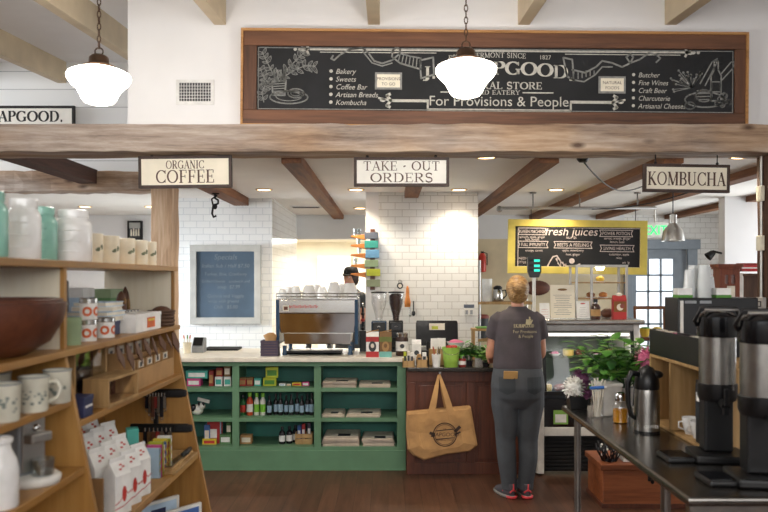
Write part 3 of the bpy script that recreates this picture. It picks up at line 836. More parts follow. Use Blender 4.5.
# ---------------------------------------------------------------- vents
t = thing('air_vent', 'square white grille with dark slats on the upper wall beside the menu board', 'vent', (X(195, 5.33), 5.335, Z(92, 5.33)))
f = MB('grille_white').bb(-.135, .135, -.008, .004, .066, .088).bb(-.135, .135, -.008, .004, -.088, -.066).bb(-.135, -.112, -.008, .004, -.066, .066).bb(.112, .135, -.008, .004, -.066, .066)
f.build('frame', t)
MB('vent_dark').bb(-.112, .112, .0, .004, -.066, .066).build('backing', t)
f = MB('grille_white')
for k in range(11): f.bb(-.1 + k * .0195, -.1 + k * .0195 + .003, -.007, 0, -.066, .066)
for k in range(5): f.bb(-.112, .112, -.006, 0, -.046 + k * .022, -.046 + k * .022 + .003)
f.build('grille', t)
t = thing('ceiling_vent', 'flat white vent in the low ceiling left of the tiled chimney', 'vent', (X(306, 9.6), 9.6, CEIL))
MB('grille_white').bb(-.2, .2, -.1, .1, -.012, 0).build('frame', t)
f = MB('vent_dark')
for k in range(6): f.bb(-.17, .17, -.075 + k * .028, -.066 + k * .028, -.014, -.011)
f.build('slats', t)

# ---------------------------------------------------------------- specials chalkboard on the white block
d = 8.57
t = thing('specials_board', 'blue-grey specials chalkboard in a pale grey frame on the white wall block', 'chalkboard', (X(225.5, d), d, Z(284.5, d)))
w, h = 71 / F * d / 2, 79 / F * d / 2; k = .075
MB('chalkboard_blue').bb(-w + .03, w - .03, 0, .02, -h + .03, h - .03).build('panel', t)
MB('board_grey').bb(-w, w, -.02, .03, h - k, h).bb(-w, w, -.02, .03, -h, -h + k).bb(-w, -w + k, -.02, .03, -h + k, h - k).bb(w - k, w, -.02, .03, -h + k, h - k).build('frame', t, bev=.003)
for s, px, py, sz in (('Specials', 0, -27, .085), ('Italian Sub / Half $7.50', 0, -19, .06), ('Turkey, Brie, Cranberry', 0, -11, .05), ('Grilled Cheese   sandwich and', 0, -4, .045), ('soup  $7.99', 3, 2, .055), ('Quinoa and Veggie', 0, 11, .055), ('wrap with greens', -2, 16, .05), ('Chili   $5.00', 0, 22, .055)):
    MB('chalk_faint').sans(s, px / F * d, -(py + 2) / F * d, sz, -.0015, 'CENTER', shear=.15).build('chalk_lettering', t)

# framed black photograph in the left bay
d = 10.86
t = thing('picture_frame', 'small black framed photograph on the white back wall of the left bay', 'picture', (X(135, d), d, Z(230.5, d)))
f = MB('black_matte').bb(-.105, .105, -.02, .03, .115, .14).bb(-.105, .105, -.02, .03, -.14, -.115).bb(-.105, -.083, -.02, .03, -.115, .115).bb(.083, .105, -.02, .03, -.115, .115)
f.build('frame', t)
f = MB('photo_dark').bb(-.083, .083, 0, .02, -.115, .115).mat('board_grey').bb(-.083, .083, -.002, 0, .03, .115).mat('paper')
for k in range(4): f.ell((-.055 + k * .036, -.002, .0 + .01 * (k % 2)), (.012, .003, .022)); f.box((-.055 + k * .036, -.002, -.045), (.024, .003, .07))
f.build('photograph', t)

# iron bracket under the joist by the white block
t = solo('iron_hook', MB('black_iron').tube([(0, 0, 0), (0, 0, -.05), (.03, 0, -.07), (.03, 0, -.1), (-.02, 0, -.13), (-.03, 0, -.2), (-.015, 0, -.235), (.01, 0, -.22)], .011, 8)
         .bb(-.03, .04, -.012, .012, -.012, 0).tube([(.02, 0, -.02), (-.035, 0, -.06), (-.02, 0, -.12)], .009, 7).ell((0, 0, -.13), (.022, .014, .03)),
         'black iron hook hanging under the ceiling joist in front of the white block', 'hook', (-1.69, 7.3, CEIL - .09))

# ---------------------------------------------------------------- juice board, its pipe, exit sign, ceiling cord
dj = 8.0
t = thing('hanging_pipe', 'grey pipe rail under the ceiling that carries the juice board', 'pipe', (X(580, dj), dj + .012, 2.45))
MB('pipe').tube([(-.86, 0, -.02), (-.84, 0, 0), (.82, 0, 0)], .017, 10).build('rail', t)
for x in (-.5, .0, .62):
    MB('pipe').cyl((x, 0, 0), (x, 0, CEIL - 2.45), .008, n=8).cyl((x, 0, CEIL - 2.45 - .015), (x, 0, CEIL - 2.45), .035, n=14).build('hanger', t)
MB('pipe').ell((-.86, 0, -.01), (.035, .03, .035)).build('elbow', t)
t = thing('juice_board', 'black chalk juice menu in a wide yellow frame hanging over the deli case', 'menu board', (X(577.5, dj), dj, Z(247, dj)))
t.rotation_euler = (0, .012, 0)
w, h = 139 / F * dj / 2, 54 / F * dj / 2; k = .075
UU = lambda px: (px - 577.5) / F * dj; VV = lambda py: (247 - py) / F * dj
MB('chalkboard').bb(-w + .03, w - .03, 0, .02, -h + .03, h - .03).build('panel', t)
MB('yellow_frame').bb(-w, w, -.015, .025, h - k, h).bb(-w, w, -.015, .025, -h, -h + k).bb(-w, -w + k, -.015, .025, -h + k, h - k).bb(w - k, w, -.015, .025, -h + k, h - k).build('frame', t, bev=.003)
m = MB('chalk_pink'); y = -.0015
m.sans('fresh juices', UU(571), VV(235.5), .125, y, 'CENTER', shear=.2)
for s, px, py, bw in (('GREEN MACHINE', 532, 232, 28), ('FULL IMMUNITY', 533, 245, 30), ('BEETS A FEELING', 573, 245, 38), ('POWER POTION', 616, 233, 33), ('LIVING HEALTH', 617, 248, 34)):
    m.sans(s, UU(px), VV(py + 1.6), .05, y, 'CENTER', sx=.72 * bw / 30)
    m.stroke([(UU(px - bw / 2), VV(py - 3.2)), (UU(px + bw / 2), VV(py - 3.2)), (UU(px + bw / 2 - 1.5), VV(py)), (UU(px + bw / 2), VV(py + 3.2)), (UU(px - bw / 2), VV(py + 3.2)), (UU(px - bw / 2 + 1.5), VV(py))], .007, y, True)
for s, px, py in (('spinach, apple, ginger', 532, 238.5), ('kale, lemon', 532, 241), ('orange, carrot', 534, 252), ('apple, strawberry', 573, 251.5), ('beet, ginger', 573, 255.5), ('carrot, orange, ginger', 617, 239), ('lemon, basil', 617, 242.5), ('cucumber, apple', 619, 255), ('mint', 619, 258.5), ('NEED A', 524, 260), ('LITTLE KICK?', 526, 264), ('sm  lg', 626, 263), ('16oz  $6', 571, 238.8)):
    m.sans(s, UU(px), VV(py), .036, y, 'CENTER', sx=.9)
m.stroke([(UU(px), VV(py)) for px, py in ((547, 268), (550, 262), (553, 257), (557, 256), (561, 262), (566, 266), (574, 267), (580, 264))], .014, y)
m.stroke([(UU(px), VV(py)) for px, py in ((556, 259), (560, 266), (566, 270), (576, 270), (582, 267))], .009, y)
for q in range(8): m.stroke([(UU(557 + q * 3), VV(258 + min(q, 4) * 2)), (UU(558 + q * 3), VV(264 + min(q, 3) * 1.6))], .007, y)
m.dot(UU(572), VV(261), .03, y)
m.stroke([(UU(518), VV(228)), (UU(640), VV(228)), (UU(640), VV(267)), (UU(518), VV(267))], .007, y, True)
m.build('chalk_lettering', t)
for x in (-.5, .62): MB('black_iron').tube([(x, .005, h - .01), (x, .005, 2.45 - t.location.z)], .004, 6).build('hanger_wire', t)

d = 9.4
t = thing('exit_sign', 'lit exit sign with green letters beside the yellow juice board', 'sign', (X(655, d), d, Z(230, d)))
MB('white_plastic').bb(-.16, .16, -.02, .03, -.095, .095).build('housing', t, bev=.006)
MB('exit_glow').sans('EXIT', .0, -.058, .165, -.022, 'CENTER', sx=.85).build('lettering', t)
MB('white_plastic').cyl((0, .005, .09), (0, .005, CEIL - Z(230, d)), .012, n=8).build('stem', t)

pts = []
for i in range(17):
    u = i / 16
    pts.append((X(583, 5.75) + u * 1.0, 5.75 + u * 1.5, CEIL - .02 - .16 * math.sin(PI * u) * (1 - .3 * u)))
t = thing('cable_run', 'slack black cord running along the ceiling behind the kombucha sign', 'cord', (0, 0, 0))
MB('cord').tube(pts, .006, 6).build('cable', t)
MB('cord').lathe([(0, -.03), (.03, -.028), (.045, -.01), (.05, 0)], pts[0][:2] + (CEIL,), 16).build('canopy_cap', t)
pts = []
for i in range(15):
    u = i / 14
    pts.append((X(590, 8.0) + u * .95, 7.93 - u * .45, 2.43 + (CEIL - .03 - 2.43) * u - .05 * math.sin(PI * u)))
solo('power_cord', MB('cord').tube(pts, .006, 6), 'thin black cord rising from the pipe rail towards the ceiling', 'cord')
# ---------------------------------------------------------------- green counter with open shelves
CT = 1.0          # top of the white worktop
g0, g1, gy, gb = -2.04, .158, 6.6, 7.05
gc = thing('green_counter', 'long green painted counter with open teal shelves below the white worktop', 'counter', (0, gy, 0))
sx = [(-2.04, -1.98), (-1.378, -1.316), (-.654, -.592), (.08, .158)]
lev = [.728, .463, .207]
f = MB('green_paint')
for a, b2 in sx: f.bb(a, b2, 0, .022, .172, .92)
f.bb(g0, g1, 0, .022, .92, .96)
f.build('face_frame', gc, bev=.003)
for lv in lev:
    for (a, b2), (c2, d2) in zip(sx, sx[1:]):
        MB('green_paint').bb(b2 - .03, c2 + .03, .004, .44, lv - .035, lv).build('shelf', gc, bev=.002)
MB('green_paint').bb(g0, g1, -.006, .016, 0, .176).bb(g0, g1, -.012, -.004, 0, .012).build('plinth', gc, bev=.003)
MB('teal_paint').bb(g0 + .02, g1 - .02, .44, .455, .0, .95).build('back_panel', gc)
for a, b2 in sx: MB('green_paint').bb((a + b2) / 2 - .012, (a + b2) / 2 + .012, .02, .44, .02, .955).build('divider', gc)
MB('green_paint').bb(g0 + .001, g1 - .001, .455, .82, 0, .955).build('rear_carcass', gc)
solo('worktop', MB('stone_white').bb(g0 - .02, g1 + .01, 6.56, 7.44, .9605, CT), 'long off-white stone worktop on the green counter', 'worktop', bev=.006)

def carton(name, label, cat, x, y, z, w, dp, h, body, lab=None, group=None, rz=0, lid=None):
    """small printed carton: body, front label panel, folded top"""
    t = thing(name, label, cat, (x, y, z), rz, group)
    MB(body).bb(-w / 2, w / 2, -dp / 2, dp / 2, 0, h).build('body', t, bev=min(.003, h * .1))
    if lab: MB(lab).bb(-w * .38, w * .38, -dp / 2 - .0015, -dp / 2, h * .2, h * .72).build('label_panel', t)
    if lid: MB(lid).bb(-w / 2 - .001, w / 2 + .001, -dp / 2 - .001, dp / 2 + .001, h * .8, h + .002).build('lid', t, bev=.002)
    return t
def on_green(p0, p1, k): return (X(p0, 6.72) + X(p1, 6.72)) / 2, 6.72 + .03, lev[k]
# middle bay
for p0, p1, ht, body, lab, lid, nm, lb in (
        (239, 246, .072, 'red_card', 'kraft', 'kraft_dark', 'tea_box', 'small red-brown box leftmost on the top shelf of the middle green bay'),
        (246.5, 253, .072, 'deep_red', 'kraft', 'kraft_dark', 'tea_box', 'second small red-brown box on the top shelf of the middle green bay'),
        (254, 261, .068, 'teal_card', 'white_card', None, 'tin_box', 'small pale teal tin between the red-brown boxes and the lime box'),
        (263, 276, .072, 'lime_block', 'leaf', None, 'soap_box', 'lime green box lower of the two stacked on the top shelf')):
    x, y, z = on_green(p0, p1, 0); carton(nm, lb, 'box', x, y, z, (p1 - p0) / F * 6.72, .06, ht, body, lab, 'boxes on the middle top shelf', 0, lid)
x, y, z = on_green(265, 278, 0); carton('soap_box', 'lime green box stacked on another lime green box', 'box', x, y, z + .0735, .112, .06, .095, 'lime_block', 'leaf', 'boxes on the middle top shelf', .1)
for p0, p1, ht, body, lab, lb in ((279, 285, .02, 'white_card', 'label_blue', 'tiny white packet on the top shelf of the middle green bay'), (286.5, 290.5, .016, 'paper', 'kraft', 'tiny cream packet left of the yellow packet'), (292, 301, .03, 'yellow_card', 'red_print', 'flat yellow packet on the top shelf of the middle green bay'), (302, 309, .035, 'pink_card', 'white_card', 'pink packet at the right end of the top shelf of the middle green bay')):
    x, y, z = on_green(p0, p1, 0); carton('packet', lb, 'packet', x, y, z, (p1 - p0) / F * 6.72, .05, ht, body, lab, 'packets on the middle top shelf')

def bottle(label, x, y, z, r, h, body, cap, lab=None, group=None, name='bottle', neck=.38, capname='cap'):
    t = thing(name, label, 'bottle', (x, y, z), 0, group)
    MB(body).lathe([(0, 0), (r * .9, 0), (r, .004), (r, h * .62), (r * .85, h * .7), (r * neck, h * .77), (r * neck, h * .84), (0, h * .84)], n=14).build('body', t)
    MB(cap).lathe([(r * neck * 1.25, h * .82), (r * neck * 1.3, h * .97), (r * neck, h), (0, h)], n=12).build(capname, t)
    if lab: MB(lab).lathe([(r * 1.02, h * .15), (r * 1.02, h * .5)], n=14).build('label_band', t)
    return t
bx = lambda px: X(px, 6.72)
bottle('dark green bottle at the left end of the middle shelf', bx(242.5), 6.74, lev[1], .024, .185, 'bottle_green', 'bottle_dark', 'red_print', None)
bottle('orange-red spray bottle beside the two white bottles', bx(249.5), 6.74, lev[1], .029, .205, 'bottle_red', 'cap_green', 'white_card', None, neck=.5)
for px, lb in ((256.3, 'white bottle with green cap next to the orange-red bottle'), (262.5, 'white bottle with green cap next to the black bottles')):
    bottle(lb, bx(px), 6.74, lev[1], .024, .2, 'bottle_white', 'cap_green', 'cap_green', 'white bottles with green caps', neck=.55)
ordn = ['first', 'second', 'third', 'fourth', 'fifth', 'sixth', 'seventh', 'eighth', 'ninth']
for i, px in enumerate((269, 275, 280.2, 285.5, 291, 296.4, 301.6, 306.8, 311.5)):
    bottle(ordn[i] + ' black bottle with pale blue label, counted from the white bottles', bx(px), 6.74 + .03 * (i % 2), lev[1], .021, .175 + .012 * (i % 3), 'bottle_dark', 'black_plastic', 'label_blue', 'black bottles on the middle shelf')
x, y, z = on_green(240, 252, 2); carton('carton', 'kraft paper box alone at the left of the bottom shelf', 'box', x, y, z, .105, .07, .08, 'kraft', 'paper', None)
for px, yy, lb in ((282, 6.73, 'dark bottle with white label, left of three on the bottom shelf'), (289, 6.75, 'dark bottle with white label, middle of three on the bottom shelf'), (294.5, 6.8, 'dark bottle with white label, right of three on the bottom shelf')):
    bottle(lb, bx(px), yy, lev[2], .028, .155, 'bottle_dark', 'black_plastic', 'white_card', 'dark bottles on the bottom shelf')
def crate(label, loc, w, dp, h, name='wooden_crate', mat='crate_wood', rz=0, cat='crate', slats=3, group=None):
    t = thing(name, label, cat, loc, rz, group)
    MB(mat).bb(-w / 2, w / 2, -dp / 2, dp / 2, 0, .012).build('base', t)
    for s in (-1, 1):
        for k in range(slats):
            z0 = .012 + (h - .012) * k / slats; z1 = z0 + (h - .012) / slats - .006
            MB(mat).bb(-w / 2, w / 2, s * dp / 2 - .005, s * dp / 2 + .005, z0, z1).build('slat', t)
        MB(mat).bb(s * w / 2 - .006, s * w / 2 + .006, -dp / 2, dp / 2, .012, h).build('end_panel', t)
    return t
x, y, z = on_green(296, 312, 2); crate('little slatted wooden crate on the bottom shelf of the middle green bay', (x, y, z), .145, .1, .1, slats=2)
for k, (dx, mt, lb) in enumerate(((-.04, 'blue_card', 'blue packet poking out of the little wooden crate'), (-.005, 'red_card', 'red packet poking out of the little wooden crate'), (.04, 'purple_box', 'purple packet poking out of the little wooden crate'))):
    carton('packet', lb, 'packet', x + dx, y, z + .013, .03, .05, .15 + .012 * k, mt, 'white_card', 'packets in the little crate', .2 * (k - 1))
# left bay
for p0, p1, dz, ht, body, lab, lb in (
        (187, 201, 0, .068, 'pink_card', 'white_card', 'magenta box lower of two on the left green bay top shelf'),
        (186, 208, .07, .07, 'teal_card', 'white_card', 'wide pale teal box stacked on the magenta box'),
        (209, 214, 0, .14, 'deep_red', 'kraft', 'tall dark red box in the left green bay'),
        (215, 222.5, 0, .085, 'white_card', 'teal_block', 'white and teal box in the left green bay beside the dark red box'),
        (224, 231.5, 0, .085, 'white_card', 'teal_card', 'white and teal box against the first green upright'),
        (216, 223, .087, .075, 'deep_red', 'kraft', 'small dark red box stacked on a white and teal box'),
        (224, 231, .087, .1, 'brown_bag', 'paper', 'small brown box stacked against the first green upright')):
    x, y, z = on_green(p0, p1, 0); carton('gift_box', lb, 'box', x, y, z + dz, (p1 - p0 - .4) / F * 6.72, .09, ht, body, lab, 'boxes in the left green bay')
for p0, p1, dz, ht, body, lab, lb in ((204, 210, 0, .17, 'blue_card', 'paper', 'blue card box at the bottom of the left green bay'), (203, 217, 0, .05, 'yellow_card', 'red_print', None), (219.5, 231.5, 0, .085, 'green_card', 'white_card', 'pale green box on the bottom shelf of the left green bay'), (226, 231.5, .087, .11, 'leaf_dark', 'paper', 'dark green box stacked on the pale green box')):
    x, y, z = on_green(p0, p1, 2)
    if lb is None:
        carton('display_tray', 'low yellow display tray on the bottom shelf of the left green bay', 'tray', x, y - .045, z, (p1 - p0) / F * 6.72, .03, ht, body, lab); continue
    carton('gift_box', lb, 'box', x, y, z + dz, (p1 - p0 - .4) / F * 6.72, .07, ht, body, lab, 'boxes at the bottom of the left green bay')
x, y, z = on_green(207, 217, 2)
for k, (dx, mt) in enumerate(((.012, 'red_card'), (.032, 'light_blue'), (.052, 'red_print'))):
    t = solo('booklet', MB('paper').bb(-.055, .055, -.004, .006, 0, .2).mat(mt).bb(-.056, .056, -.006, -.004, 0, .2).mat('white_card').bb(-.04, .03, -.007, -.006, .05, .13),
             ('front', 'middle', 'rear')[k] + ' booklet standing behind the yellow tray in the left green bay', 'booklet', (x + .01 + .008 * k, y - .02 + dx, z + .003 * k), 0, 'booklets behind the yellow tray')
t = thing('plush_toy', 'black and white plush animal lying on the middle shelf of the left green bay', 'toy', (X(197, 6.72), 6.74, lev[1]))
MB('bottle_white').ell((0, 0, .05), (.055, .05, .05), 14).ell((.04, -.02, .085), (.035, .035, .032), 12).build('body', t)
MB('bottle_dark').ell((-.03, -.03, .07), (.03, .028, .034), 10).ell((.06, -.035, .105), (.014, .012, .02), 8).build('patch', t)
MB('bottle_dark').ell((.025, -.05, .11), (.012, .01, .02), 8).build('ear', t)
MB('bottle_white').box((.05, .02, .13), (.11, .012, .03), (0, .25, 0)).build('paper_tag', t)

# newspapers in the right bay
names = ['lowest', 'second', 'third', 'fourth', 'fifth']
for (p0, p1, k, n, dep, where) in ((322, 357, 0, 4, .28, 'left pile on the top shelf'), (358, 392, 0, 2, .28, 'right pile on the top shelf'), (321.5, 345, 1, 2, .3, 'left pile on the middle shelf'), (346, 381, 1, 2, .3, 'right pile on the middle shelf'), (321.5, 360, 2, 5, .34, 'left pile on the bottom shelf'), (361.5, 395, 2, 4, .34, 'right pile on the bottom shelf')):
    w = (p1 - p0) / F * 6.66; xc = (X(p0, 6.66) + X(p1, 6.66)) / 2; th = .0125 if k < 2 else .0155
    for j in range(n):
        m = MB('newsprint'); e = random.uniform(-.006, .006); ww = w * (.98 - .07 * random.random())
        m.rings([(0, 0, 0, .001, .001)] * 1 + [(0, 0, .0001, .001, .001)], 4) if False else None
        for q in range(3):
            z0 = q * th / 3; m.bb(-ww / 2 + .004 * q, ww / 2 - .003 * q, -dep / 2 + .003 * (q % 2), dep / 2, z0, z0 + th / 3 - .001)
        m.mat('paper').bb(-ww * .46, ww * .46, -dep * .46, dep * .46, th - .001, th)
        m.mat('photo_dark').bb(-ww * .1, ww * .25, -dep * .4, -dep * .1, th, th + .0006)
        solo('newspaper', m, names[j] + ' folded newspaper from the bottom of the ' + where, 'newspaper', (xc + e, 6.63 + dep / 2 + .012 * ((j * 2) % 3), lev[k] + j * th), random.uniform(-.02, .02), 'folded newspapers in the green counter', bev=.002)

# ---------------------------------------------------------------- on the white worktop
t = thing('espresso_machine', 'polished chrome espresso machine on four blue-grey legs on the white worktop', 'espresso machine', (X(317, 6.75), 6.75, CT))
s = 6.75 / F
W = 40.5 * s
m = MB('chrome')
prof = [(345, 33), (334, 34), (334, 36.5), (314, 40)]
for (ya, wa), (yb, wb) in zip(prof, prof[1:]):
    za, zb = (356 - ya) * s, (356 - yb) * s
    if za == zb: continue
    yo = .03
    m.add([(-wa * s, .0 + yo, za), (wa * s, .0 + yo, za), (wa * s, .5, za), (-wa * s, .5, za), (-wb * s, yo * (.3 if ya == 334 else 1), zb), (wb * s, yo * (.3 if ya == 334 else 1), zb), (wb * s, .5, zb), (-wb * s, .5, zb)],
          [(0, 1, 5, 4), (1, 2, 6, 5), (2, 3, 7, 6), (3, 0, 4, 7), (4, 5, 6, 7), (3, 2, 1, 0)])
m.build('back_panel', t, bev=.004)
MB('steel').bb(-W * .985, W * .985, -.01, .52, 42 * s, 56 * s).build('upper_housing', t, bev=.008)
r = MB('steel').bb(-W, W, -.015, .53, 56 * s, 57 * s)
for zz in (59, 62): r.tube([(-W, -.012, zz * s), (W, -.012, zz * s), (W, .52, zz * s), (-W, .52, zz * s)], .005, 6, True)
for k in range(9): r.cyl((-W + 2 * W * k / 8, -.012, 56.5 * s), (-W + 2 * W * k / 8, -.012, 62 * s), .004, n=6)
r.build('cup_rail', t)
for q in (-1, 1):
    MB('espresso_blue').prism([(.0, 11 * s), (.46, 11 * s), (.52, 56 * s), (-.02, 56 * s)], lambda u, v, w_, q=q: (q * (W * .93 + w_), u, v), .03).build('side_panel', t, bev=.004)
    for yy in (.05, .45): MB('espresso_blue').lathe([(0, 0), (.022, 0), (.024, .012), (.018, .03), (.02, .085), (0, .085)], (q * 33 * s, yy, 0), 12).build('leg', t)
MB('black_plastic').bb(-30 * s, 24 * s, -.03, .3, .012, .03).bb(-30 * s, 24 * s, -.03, -.02, .012, .045).build('drip_tray', t, bev=.003)
m = MB('red_print')
for k in range(11): m.stroke([(-27 * s + k * 2.6 * s, 47.6 * s), (-25.4 * s + k * 2.6 * s, 50.4 * s)] if k % 2 else [(-27 * s + k * 2.6 * s, 50.4 * s), (-27 * s + k * 2.6 * s, 47.6 * s), (-25 * s + k * 2.6 * s, 49.4 * s)], .006, -.0115)
m.build('lettering', t)
MB('paper').bb(-34 * s, -28 * s, -.0125, -.01, 44.5 * s, 50 * s).mat('walnut').bb(-33 * s, -29 * s, -.013, -.012, 45.5 * s, 49 * s).build('sticker', t)
for k in range(2):
    MB('chrome').cyl((-.1 + .2 * k, .2, 5 * s), (-.1 + .2 * k, .2, 12 * s), .03, .036, 14).build('group_head', t)
    MB('black_plastic').tube([(-.1 + .2 * k, .2, 7 * s), (-.1 + .2 * k, .36, 6.4 * s)], .012, 8).build('portafilter', t)
zt = CT + 57 * s
def cup_mesh(r, h, wall=.003): return MB('white_ceramic').lathe([(0, .003), (r * .55, 0), (r * .62, .004), (r * .9, h * .5), (r, h), (r - wall, h), (r * .85, h * .5), (r * .5, .007), (0, .007)], n=20)
first = None
cups = ((282.5, .06, .042, .085, .1), (289.5, .3, .05, .1, -.2), (296, .08, .05, .11, .3), (309, .1, .064, .12, -.1), (317, .36, .055, .12, .1), (322.5, .22, .054, .1, .15), (334, .09, .062, .148, .1), (350, .1, .07, .138, 0), (343, .38, .055, .13, 0))
for i, (px, dy, r, h, tl) in enumerate(cups):
    m = cup_mesh(r, h)
    m2 = MB('white_ceramic'); m2.v = [(x, y, h - z) for x, y, z in m.v]; m2.f = [f[::-1] for f in m.f]; m2.mi = m.mi; m2.sm = m.sm
    m2.tube([(r * .72, 0, h * .8), (r * 1.12, 0, h * .72), (r * 1.12, 0, h * .4), (r * .86, 0, h * .3)], .005, 6)
    solo('coffee_cup', m2, ordn[i] + ' upturned white cup from the left on top of the espresso machine', 'cup', (X(px, 6.78 + dy), 6.78 + dy, zt), tl + i, 'white cups on the espresso machine')

t = thing('wicker_basket', 'small purple-brown square basket at the left foot of the espresso machine', 'basket', (X(270, 6.72), 6.74, CT))
m = MB('purple_box'); w = .077
for k in range(6):
    z0 = .004 + k * .023
    m.bb(-w - .002 * (k % 2), w + .002 * (k % 2), -.07, -.062, z0, z0 + .021).bb(-w, w, .062, .07, z0, z0 + .021).bb(-w, -w + .008, -.062, .062, z0, z0 + .021).bb(w - .008, w, -.062, .062, z0, z0 + .021)
m.bb(-w, w, -.066, .066, 0, .006)
m.build('woven_wall', t)
solo('paper_bag', MB('kraft').rings([(0, 0, 0, .05, .045), (0, 0, .08, .055, .045), (.006, 0, .14, .05, .03), (.0, .0, .175, .062, .012), (.01, 0, .2, .02, .008)], 10), 'crumpled tan paper bag standing in the purple-brown basket', 'bag', (X(270, 6.74), 6.74, CT + .007))

# left end of the worktop: mat, card reader, cup with orange markers
solo('bar_mat', MB('black_matte').bb(-.165, .165, -.11, .11, 0, .014).bb(-.165, .165, -.11, -.104, .014, .02).bb(-.165, .165, .104, .11, .014, .02).bb(-.165, -.159, -.11, .11, .014, .02).bb(.159, .165, -.11, .11, .014, .02), 'flat black mat on the worktop below the specials board', 'mat', (X(223, 7.3), 7.3, CT), bev=.002)
t = thing('card_terminal', 'small grey and black card terminal near the left end of the worktop', 'terminal', (X(199, 7.05), 7.05, CT))
MB('grey_plastic').prism([(-.06, 0), (.07, 0), (.07, .13), (.02, .14), (-.06, .05)], lambda u, v, w_: (-.055 + w_, u, v), .11).build('body', t, bev=.004)
MB('black_plastic').box((0, -.03, .103), (.085, .09, .006), (math.radians(48), 0, 0)).build('screen', t)
t = thing('marker_cup', 'cream cup holding orange topped markers at the left end of the worktop', 'cup', (X(187, 6.95), 6.95, CT))
MB('cream_ceramic').lathe([(0, 0), (.034, 0), (.042, .1), (.039, .1), (.032, .006), (0, .006)], n=18).build('body', t)
for k in range(4):
    a = k * 1.7; dx, dy = .02 * math.cos(a), .02 * math.sin(a)
    solo('marker_pen', MB('paper').cyl((0, 0, 0), (dx, dy, .13), .005, n=8).mat(('orange_print', 'bottle_dark', 'orange_print', 'leaf')[k]).cyl((dx, dy, .13), (dx * 1.2, dy * 1.2, .16), .006, n=8), ('first orange capped', 'black capped', 'second orange capped', 'green capped')[k] + ' marker standing in the cream cup', 'pen', (X(187, 6.95) + dx * .3, 6.95 + dy * .3, CT + .007), 0, 'markers in the cream cup')

# two grinders behind the bags
def grinder(label, x, y, body, beans, bw):
    t = thing('coffee_grinder', label, 'grinder', (x, y, CT), 0, 'coffee grinders')
    MB(body).bb(-bw, bw, -.1, .12, 0, .03).bb(-bw * .9, bw * .9, -.03, .12, .03, .29).build('body', t, bev=.008)
    MB('black_plastic').bb(-bw * .75, bw * .75, -.1, -.03, .2, .28).build('doser', t, bev=.006)
    MB('black_plastic').bb(-.035, .035, -.1, -.03, .12, .135).build('fork', t)
    MB('clear_glass').lathe([(.035, .29), (.036, .33), (.072, .46), (.074, .56), (.07, .56), (.068, .46), (.032, .335), (.03, .29)], n=24).build('hopper', t)
    if beans: MB('coffee_bean').lathe([(0, .292), (.028, .292), (.03, .335), (.065, .46), (.066, .535), (.04, .55), (0, .553)], n=20).build('beans', t)
    MB('black_plastic').lathe([(.076, .556), (.077, .568), (.03, .574), (0, .575)], n=24).build('hopper_lid', t)
    MB('chrome').stroke([(-.012, .24), (0, .25), (.012, .24)], .006, -.1012).build('emblem', t)
grinder('dark blue coffee grinder with an empty clear hopper', X(379, 7.1), 7.1, 'espresso_blue', False, .08)
grinder('black coffee grinder with a hopper full of dark beans', X(396, 7.15), 7.16, 'black_plastic', True, .076)
t = thing('steam_kettle', 'black and red tap handle assembly between the machine and the grinders', 'tap', (X(363, 7.12), 7.12, CT))
MB('black_plastic').bb(-.03, .03, -.03, .05, 0, .2).build('body', t, bev=.006)
MB('steel').tube([(0, 0, .2), (0, 0, .42), (0, -.05, .46), (0, -.11, .44)], .012, 8).build('spout', t)
for dz, mt in ((.22, 'black_plastic'), (.3, 'red_card'), (.36, 'black_plastic')): MB(mt).ell((-.0, -.03, dz), (.02, .022, .016), 10).build('handle', t)

# bags of coffee at the counter edge
def coffee_bag(label, x, y, w, h, mats, name='coffee_bag', rz=0):
    t = thing(name, label, 'bag', (x, y, CT), rz, None)
    m = MB(mats[0]); dp = .055
    m.add([(-w / 2, -dp / 2, 0), (w / 2, -dp / 2, 0), (w / 2, dp / 2, 0), (-w / 2, dp / 2, 0), (-w / 2, -dp / 2, h * .8), (w / 2, -dp / 2, h * .8), (w / 2, dp / 2, h * .8), (-w / 2, dp / 2, h * .8), (-w / 2, -.004, h), (w / 2, -.004, h), (w / 2, .004, h), (-w / 2, .004, h)],
          [(3, 2, 1, 0), (0, 1, 5, 4), (1, 2, 6, 5), (2, 3, 7, 6), (3, 0, 4, 7), (4, 5, 9, 8), (6, 7, 11, 10), (5, 6, 10, 9), (7, 4, 8, 11), (8, 9, 10, 11)])
    m.build('body', t, bev=.003)
    MB(mats[1]).bb(-w / 2 - .001, w / 2 + .001, -dp / 2 - .002, -dp / 2 + .001, 0, h * .22).build('lower_band', t)
    MB(mats[2]).bb(-w / 2 - .001, w / 2 + .001, -dp / 2 - .002, -dp / 2 + .001, h * .6, h * .8).build('upper_band', t)
    m = MB(mats[3]); 
    m.add([(w * .3 * math.cos(2 * PI * k / 16), -dp / 2 - .0025, h * .42 + w * .42 * math.sin(2 * PI * k / 16)) for k in range(16)], [tuple(range(16))])
    m.mat(mats[4]).add([(w * .14 * math.cos(2 * PI * k / 12), -dp / 2 - .003, h * .45 + w * .18 * math.sin(2 * PI * k / 12)) for k in range(12)], [tuple(range(12))])
    m.build('picture_label', t)
    MB('kraft').tube([(-w * .5, -.006, h * .96), (0, -.01, h * 1.02), (w * .5, -.006, h * 1.06)], .004, 6).build('tin_tie', t)
coffee_bag('red and white coffee bag with a portrait label at the worktop edge', X(372.5, 6.63), 6.63, .112, .225, ('white_card', 'red_card', 'red_card', 'photo_dark', 'paper'))
coffee_bag('brown, olive and pale blue coffee bag beside the red and white bag', X(385.5, 6.63), 6.63, .108, .225, ('brown_bag', 'teal_bag', 'olive_bag', 'kraft', 'brown_bag'))
